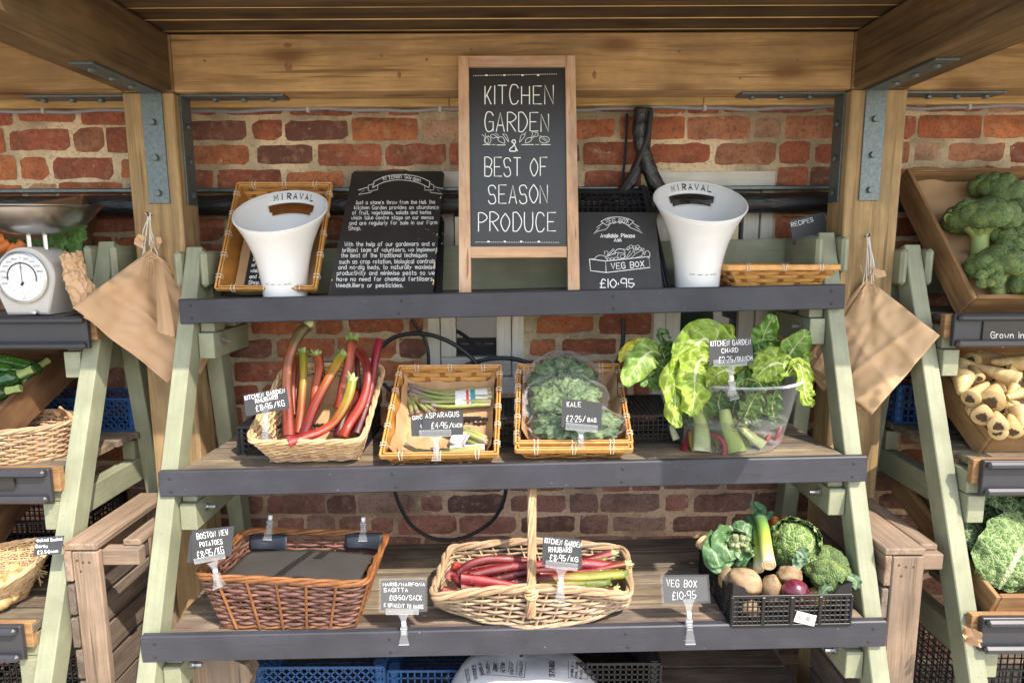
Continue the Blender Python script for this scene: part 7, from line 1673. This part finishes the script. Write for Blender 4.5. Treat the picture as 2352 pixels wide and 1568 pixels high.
# garlic basket
zl = top('L', 2, 0)
wicker('yellow rush basket of smoked garlic on the lowest shelf of the left stand', ell((-1.45, 1.645), .105, .07, zl + .003), [p + Vector((0, -.02, .012 * (p.x + 1.45) / .19 * 3 - .055 * max(0, (1.66 - p.y) / .115))) for p in ell((-1.435, 1.645), .185, .115, zl + .115)], 20, 44, 'wick', fil=.5, rimr=.0042, amp=.0018, rfac=.95)
M['garlic'] = plain("smoked_garlic_skin", (.56, .37, .16), .42, var=.4, nsc=35)
cG = lambda x, y: (.2092 * x, 1240.3 + .2092 * y)
for (x, y, Y, r, lab) in ((140, 330, 1.70, .023, 'pale garlic bulb at the back of the rush basket'), (140, 430, 1.67, .026, 'garlic bulb just in front of the pale one'), (165, 530, 1.635, .028, 'big golden garlic bulb in the middle of the rush basket'), (20, 490, 1.65, .027, 'garlic bulb at the picture edge beside the golden bulb'), (120, 610, 1.60, .022, 'garlic bulb tucked under the golden one'), (20, 670, 1.58, .026, 'lowest garlic bulb at the picture edge')):
    q = cG(x, y); C = PY(q[0], q[1], Y); t = thing('garlic_bulb', lab, 'garlic', C, 'smoked garlic bulbs'); ax = Vector((rnd.uniform(-.6, .6), -.3, 1)).normalized(); rot = ax.to_track_quat('Z', 'Y').to_matrix()
    mb = MB(); mb.lathe([(.001, -.72), (.5, -.70), (.86, -.45), (1, -.05), (.88, .35), (.55, .66), (.25, .85), (.16, 1.1), (.13, 1.35), (.001, 1.36)], 40, C, rot, fn=lambda a, rr, z: Vector((math.cos(a), math.sin(a), 0)) * rr * r * (1 + .10 * abs(math.cos(a * 4)) - .06) + Vector((0, 0, z * r)))
    kk = rnd.uniform(.9, 1.25); mb.c = [(kk, kk, kk)] * len(mb.v); obj('bulb', mb, M['garlic'], t, True)
mb = MB()
for i in range(70):
    c = PY(*cG(rnd.uniform(230, 430), rnd.uniform(290, 420)), rnd.uniform(1.62, 1.70)); d = Vector((rnd.gauss(0, 1), rnd.gauss(0, .5), abs(rnd.gauss(0, .8)))).normalized() * rnd.uniform(.02, .06); mb.tube([c - d * .5, c + Vector((0, 0, .004)), c + d * .5], .0009, 4)
c = PY(*cG(235, 300), 1.68); mb.tube([c, c + Vector((-.004, 0, .06))], .0018, 5)
tag(obj('straw', mb, M['straw']), 'loose dry straw at the right end of the garlic basket', 'straw', kind='stuff')
mb = MB(); a = [PY(*cG(x, y), 1.735) for x, y in ((70, 235), (345, 270), (300, 420), (20, 400))]; mb.poly(list(reversed(a)), .001); tag(obj('leaflet', mb, plain("lilac_card", (.34, .30, .52), .5)), 'lilac leaflet standing behind the garlic bulbs', 'leaflet')
cH = lambda x, y: (.29711 * x, 1102.5 + .29711 * y)
price_sign('dark card for smoked garlic fixed to the right leg of the left stand', cH, [(282, 442), (495, 428), (470, 570), (255, 582)], 1.555, [("Oaked", 285, 475, 372, 470, 22), ("Smoked", 392, 470, 480, 462, 22), ("Garlic", 275, 520, 368, 520, 22), ("£2.50", 290, 570, 388, 562, 26), ("each", 398, 558, 448, 554, 18)], lean=14, wt=1.1)
crate('black mesh crate at the back of the lowest shelf of the left stand', 'crate', (-1.75, 1.80, zl + .002), (.46, 0, 0), (0, .24, 0), (0, 0, .15), M['blackp'], .016, False, .0034, name='plastic_crate', group='black crates on the left stand')
wcrate('empty tilted dark wood crate on the lowest shelf of the left stand', (-2.0, 1.66, .775), (-1.475, 1.66, .775), (-1.475, 2.04, .985), (-2.0, 2.04, .985), .10, mat='cratedark')
crate('black mesh crate on the ground under the left stand', 'crate', (-1.62, 1.72, .23), (.36, 0, 0), (0, .28, 0), (0, 0, .16), M['blackp'], .018, False, .0036, name='plastic_crate', group='black crates on the ground')
crate('lower black mesh crate on the ground under the left stand', 'crate', (-1.62, 1.72, .002), (.36, 0, 0), (0, .28, 0), (0, 0, .222), M['blackp'], .022, False, .0036, name='plastic_crate', group='black crates on the ground')
mb = MB(); p = PY(24, 1090, 1.622); q = PY(24, 1122, 1.622); mb.box((p.x - .06, 1.631, (p.z + q.z) / 2), (.12, .003, .050)); tag(obj('label_insert', mb, M['cb']), 'shiny black label slotted into the channel of the left stand', 'label')

# ================================================================ RIGHT STAND
XR_ = 1.272
t, nB = wcrate('steeply tilted wooden crate of broccoli on the top shelf of the right stand', PY(2236, 684, 1.782), PY(2236, 684, 1.782) + Vector((.62, 0, 0)), PY(2082, 386, 2.10) + Vector((.62, 0, 0)), PY(2082, 386, 2.10), .085)
FLb, BLb = PY(2236, 684, 1.782), PY(2082, 386, 2.10)
mb = MB(); mb.grid(lambda u, v: FLb + Vector((.03 + .55 * u, 0, 0)) + (BLb - FLb) * (.06 + .88 * v) - nB * (.062 - .035 * abs(mnoise.noise(Vector((u * 5, v * 5, 7)))) - .03 * max(0, v - .8) * 5), 26, 26); tag(obj('paper_lining', mb, M['kraft'], None, True, 25), 'crumpled brown paper lining the broccoli crate', 'paper')
cB = lambda x, y: (1837.5 + .32813 * x, 367.5 + .32813 * y)
def plB(x, y, off): p = cB(x, y); return PN(p[0], p[1], FLb + nB * off, nB)
gB = 'broccoli heads in the tilted crate'
broccoli('broccoli head at the top of the tilted crate', plB(1370, 235, .0), 0.0732, (.1, -.5, .85), gB, n=18)
broccoli('broccoli head lying on its side with a thick pale stalk, left in the crate', plB(1265, 440, .015), 0.0927, (.05, .15, 1), gB, n=24, flat=.62, stemlen=1.5)
broccoli('broccoli head at the front of the crate showing its pale underside', plB(1370, 760, .01), 0.0805, (-.15, .1, 1), gB, n=22, flat=.6, stemlen=1.25)
broccoli('dark broccoli head at the right edge near the top of the crate', plB(1520, 420, -.005), 0.0708, (.3, -.6, .7), gB, n=16, tint=(.8, .85, .9))
broccoli('broccoli head at the right edge of the crate front', plB(1570, 870, 0), 0.0610, (.2, -.5, .8), gB, n=14)
broccoli('broccoli floret in the middle of the front head', plB(1320, 830, .035), 0.0366, (-.1, -.9, .4), gB, n=9, stems=False)
broccoli('broccoli head between the side lying one and the right edge', plB(1480, 560, 0), 0.0634, (.1, -.6, .8), gB, n=14)
mb = MB(); st = MB()
st.tube(spline([plB(1200, 345, .02), plB(1120, 380, .02), plB(1040, 410, .02)], 5), [.014] * 10 + [.016], 10)
for i in range(5): st.tube([plB(1090, 390, .02), plB(1050 + 30 * i, 340 + rnd.uniform(-20, 20), .03)], [.008, .005], 7)
tag(obj('broccoli_stump', st, M['stemg'], None, True), 'pale broccoli stump pointing left in the crate', 'broccoli')
# label in the channel
zz = 1.36 - .04; a, b = PY(*cB(1298, 1265), 1.738), PY(2420, 782, 1.738)
tL = thing('label_insert', 'chalkboard label reading grown in UK slotted into the right stand channel', 'label', a); mb = MB(); mb.box(((a.x + b.x) / 2, 1.752, zz), (b.x - a.x, .003, .054)); lb = obj('label', mb, M['cb'], tL)
mb = MB(); fL_ = lambda x, y: PY(x, y, 1.7495)
for (s, x0, y0, x1, y1, h) in (("Grown in...", 1336, 1245, 1600, 1245, 40), ("UK", 1405, 1308, 1465, 1308, 40)): p, q = cB(x0, y0), cB(x1, y1); write(mb, s, fL_, p[0], p[1], q[0], q[1], h * .328, 1.3, .02)
obj('lettering', mb, M['chalk'], lb)
# parsnips
FLp = PY(2275, 999, 1.665); BLp = Vector((FLp.x - .006, 2.02, FLp.z + .225))
t, nP = wcrate('tilted wooden crate piled with parsnips on the middle shelf of the right stand', FLp, FLp + Vector((.62, 0, 0)), BLp + Vector((.62, 0, 0)), BLp, .085)
cP = lambda x, y: (2094.75 + .16406 * x, 808.5 + .16406 * y)
def plP(x, y, off): p = cP(x, y); return PN(p[0], p[1], FLp + nP * off, nP)
gP = 'parsnips piled in the tilted crate'
PS = [((490, 195), (700, 330), .022, .03, 'parsnip with a dark ringed crown at the top left of the pile'), ((720, 330), (680, 590), .030, .02, 'fat parsnip tapering downwards at the left of the pile'), ((700, 160), (620, 330), .026, .0, 'parsnip shoulder behind the fat one at the upper left'), ((940, 365), (820, 210), .016, .03, 'parsnip with its cut white tip towards the viewer'), ((1480, 400), (900, 190), .026, .045, 'long parsnip lying diagonally across the top of the pile'), ((820, 650), (1060, 440), .024, .03, 'parsnip with a nearly black crown in the middle left'), ((1110, 690), (1180, 480), .0335, .04, 'biggest parsnip with a dark crown facing the viewer'), ((985, 900), (1010, 760), .026, .035, 'white parsnip in the sunlight by the crate side'),
      ((1210, 1030), (1180, 850), .024, .04, 'golden parsnip at the front of the pile'), ((1440, 470), (1360, 620), .014, .05, 'thin parsnip tip right of the biggest one'), ((1560, 560), (1330, 640), .015, .05, 'thin parsnip pointing left at the picture edge'), ((1500, 800), (1560, 1080), .026, .03, 'plump parsnip at the right picture edge'), ((1420, 1110), (1370, 870), .022, .03, 'parsnip standing tip up at the front right'), ((1200, 1110), (1320, 1060), .023, .02, 'parsnip lying along the front board'), ((1540, 150), (1100, 130), .024, .02, 'parsnip with a dark crown at the top right'), ((830, 120), (960, 60), .026, -.01, 'parsnip under the channel at the top of the pile'), ((1300, 230), (1500, 330), .024, .0, 'grey parsnip behind the long diagonal one'), ((1260, 800), (1480, 720), .026, .0, 'parsnip in shadow right of the biggest one'), ((1150, 420), (1300, 560), .022, .0, 'parsnip in shadow under the long diagonal one'), ((1000, 560), (820, 480), .022, -.01, 'parsnip deep in the middle of the pile'), ((880, 820), (760, 720), .02, -.01, 'parsnip deep along the crate side'), ((1350, 950), (1180, 930), .022, -.01, 'parsnip deep in the front of the pile')]
for (h_, t_, r_, off, lab) in PS:
    kk = rnd.uniform(.85, 1.1); root('parsnip', lab, 'parsnip', plP(*h_, off + .006), plP(*t_, off - .008), r_, M['parsnip'], gP, True, tipr=.25 if r_ > .02 else .5, tint=(kk, kk, kk * rnd.uniform(.85, 1)))
for i in range(9):
    p = FLp + Vector((.05 + .5 * rnd.random(), 0, 0)) + (BLp - FLp) * rnd.uniform(.1, .9) - nP * .035; d = Vector((rnd.uniform(-1, 1), rnd.uniform(-.4, .4), 0)).normalized() * .1; root('parsnip', 'parsnip mostly buried under the others in the tilted crate', 'parsnip', p, p + d, .024, M['parsnip'], gP, True, tipr=.3)
zr_ = top('R', 1, 0)
crate('blue mesh crate at the back of the right stand beside its left leg', 'crate', (1.232, 2.0, zr_ + .002), (.36, 0, 0), (0, .14, 0), (0, 0, .12), M['bluep'], .02, False, .005, name='plastic_crate', group='blue plastic crates', corner=.03)
# savoy cabbages
FLs = PY(2289, 1371, 1.525); BLs = Vector((FLs.x - .002, 1.97, FLs.z + .165))
t, nS = wcrate('tilted wooden crate of savoy cabbages on the lowest shelf of the right stand', FLs, FLs + Vector((.62, 0, 0)), BLs + Vector((.62, 0, 0)), BLs, .075)
cA = lambda x, y: (1837.5 + .32647 * x, 1056.6 + .32647 * y)
SV2 = [(.10, .18, .065), (.08, .16, .06), (.13, .22, .065)]
SV3 = [(.065, .13, .065), (.055, .115, .06), (.075, .15, .075)]
def sav(label, c, Y, r, cols, tv, n): return cabbage(label, c, Y, r, cols, cA, 'savoy cabbages in the tilted crate', n, tv, .0065, veinc=(.44, .52, .28), freq=55, mat=M['savoy'])
sav('bright savoy cabbage with a strong white vein at the front of the crate', (1470, 720), 1.66, 225, SV2, (-.15, -.75, .65), 7)
sav('bluish savoy cabbage at the left behind the bright one', (1290, 470), 1.76, 150, SV3, (-.3, -.6, .7), 6)
sav('bluish savoy cabbage with large flat leaves at the back of the crate', (1420, 350), 1.84, 170, SV3, (0, -.7, .7), 6)
sav('deep green savoy cabbage at the right picture edge', (1600, 360), 1.82, 165, [(.06, .15, .045), (.08, .18, .05)], (.2, -.6, .7), 6)
t = thing('cabbage_leaf', 'big outer savoy leaf spread over the front of the bright cabbage', 'cabbage leaf', PY(*cA(1400, 900), 1.56))
leaf(t, [PY(*cA(x, y), Y) for x, y, Y in ((1400, 905, 1.565), (1470, 790, 1.555), (1540, 660, 1.57), (1590, 560, 1.62), (1610, 500, 1.68))], .088, (-.25, -1, .25), (.12, .21, .06), (.56, .62, .36), pucker=.0075, cup=-.28, ruffle=.012, freq=60, nu=44, nv=44, nveins=7, name='blade', prof=lambda u: math.sin(math.pi * min(1, u * .74 + .12)) ** .55, mat=M['savoy'])
for (pts, w_, lab, cc) in (([(1330, 640, 1.63), (1290, 540, 1.65), (1240, 440, 1.70), (1180, 370, 1.76)], .055, 'bluish outer savoy leaf leaning left over the crate side', (.065, .13, .065)), ([(1420, 500, 1.74), (1400, 400, 1.75), (1380, 300, 1.78), (1370, 240, 1.82)], .06, 'bluish upright savoy leaf behind the bright cabbage', (.07, .145, .07))):
    t = thing('cabbage_leaf', lab, 'cabbage leaf', PY(*cA(pts[0][0], pts[0][1]), pts[0][2])); leaf(t, [PY(*cA(x, y), Y) for x, y, Y in pts], w_, (0, -1, .3), cc, (.36, .46, .27), pucker=.006, cup=-.2, ruffle=.006, freq=60, nu=36, nv=36, name='blade', prof=lambda u: math.sin(math.pi * min(1, u * .74 + .14)) ** .5, mat=M['savoy'])
crate('black mesh crate on the ground under the right stand', 'crate', (1.30, 1.66, .002), (.40, 0, 0), (0, .28, 0), (0, 0, .36), M['blackp'], .022, False, .0036, name='plastic_crate', group='black crates on the ground')
mb = MB(); mb.grid(lambda u, v: PY(*cA(1165 + 90 * u, 1190 + 130 * v * (1 - .4 * abs(u - .5))), 1.475) + Vector((0, .02 * mnoise.noise(Vector((u * 3, v * 3, 0))) + .015 * math.sin(u * 4), 0)), 10, 12); tag(obj('paper_scrap', mb, M['kraftbag'], None, True, 25), 'torn brown paper scrap hanging at the lowest front rail of the right stand', 'paper')
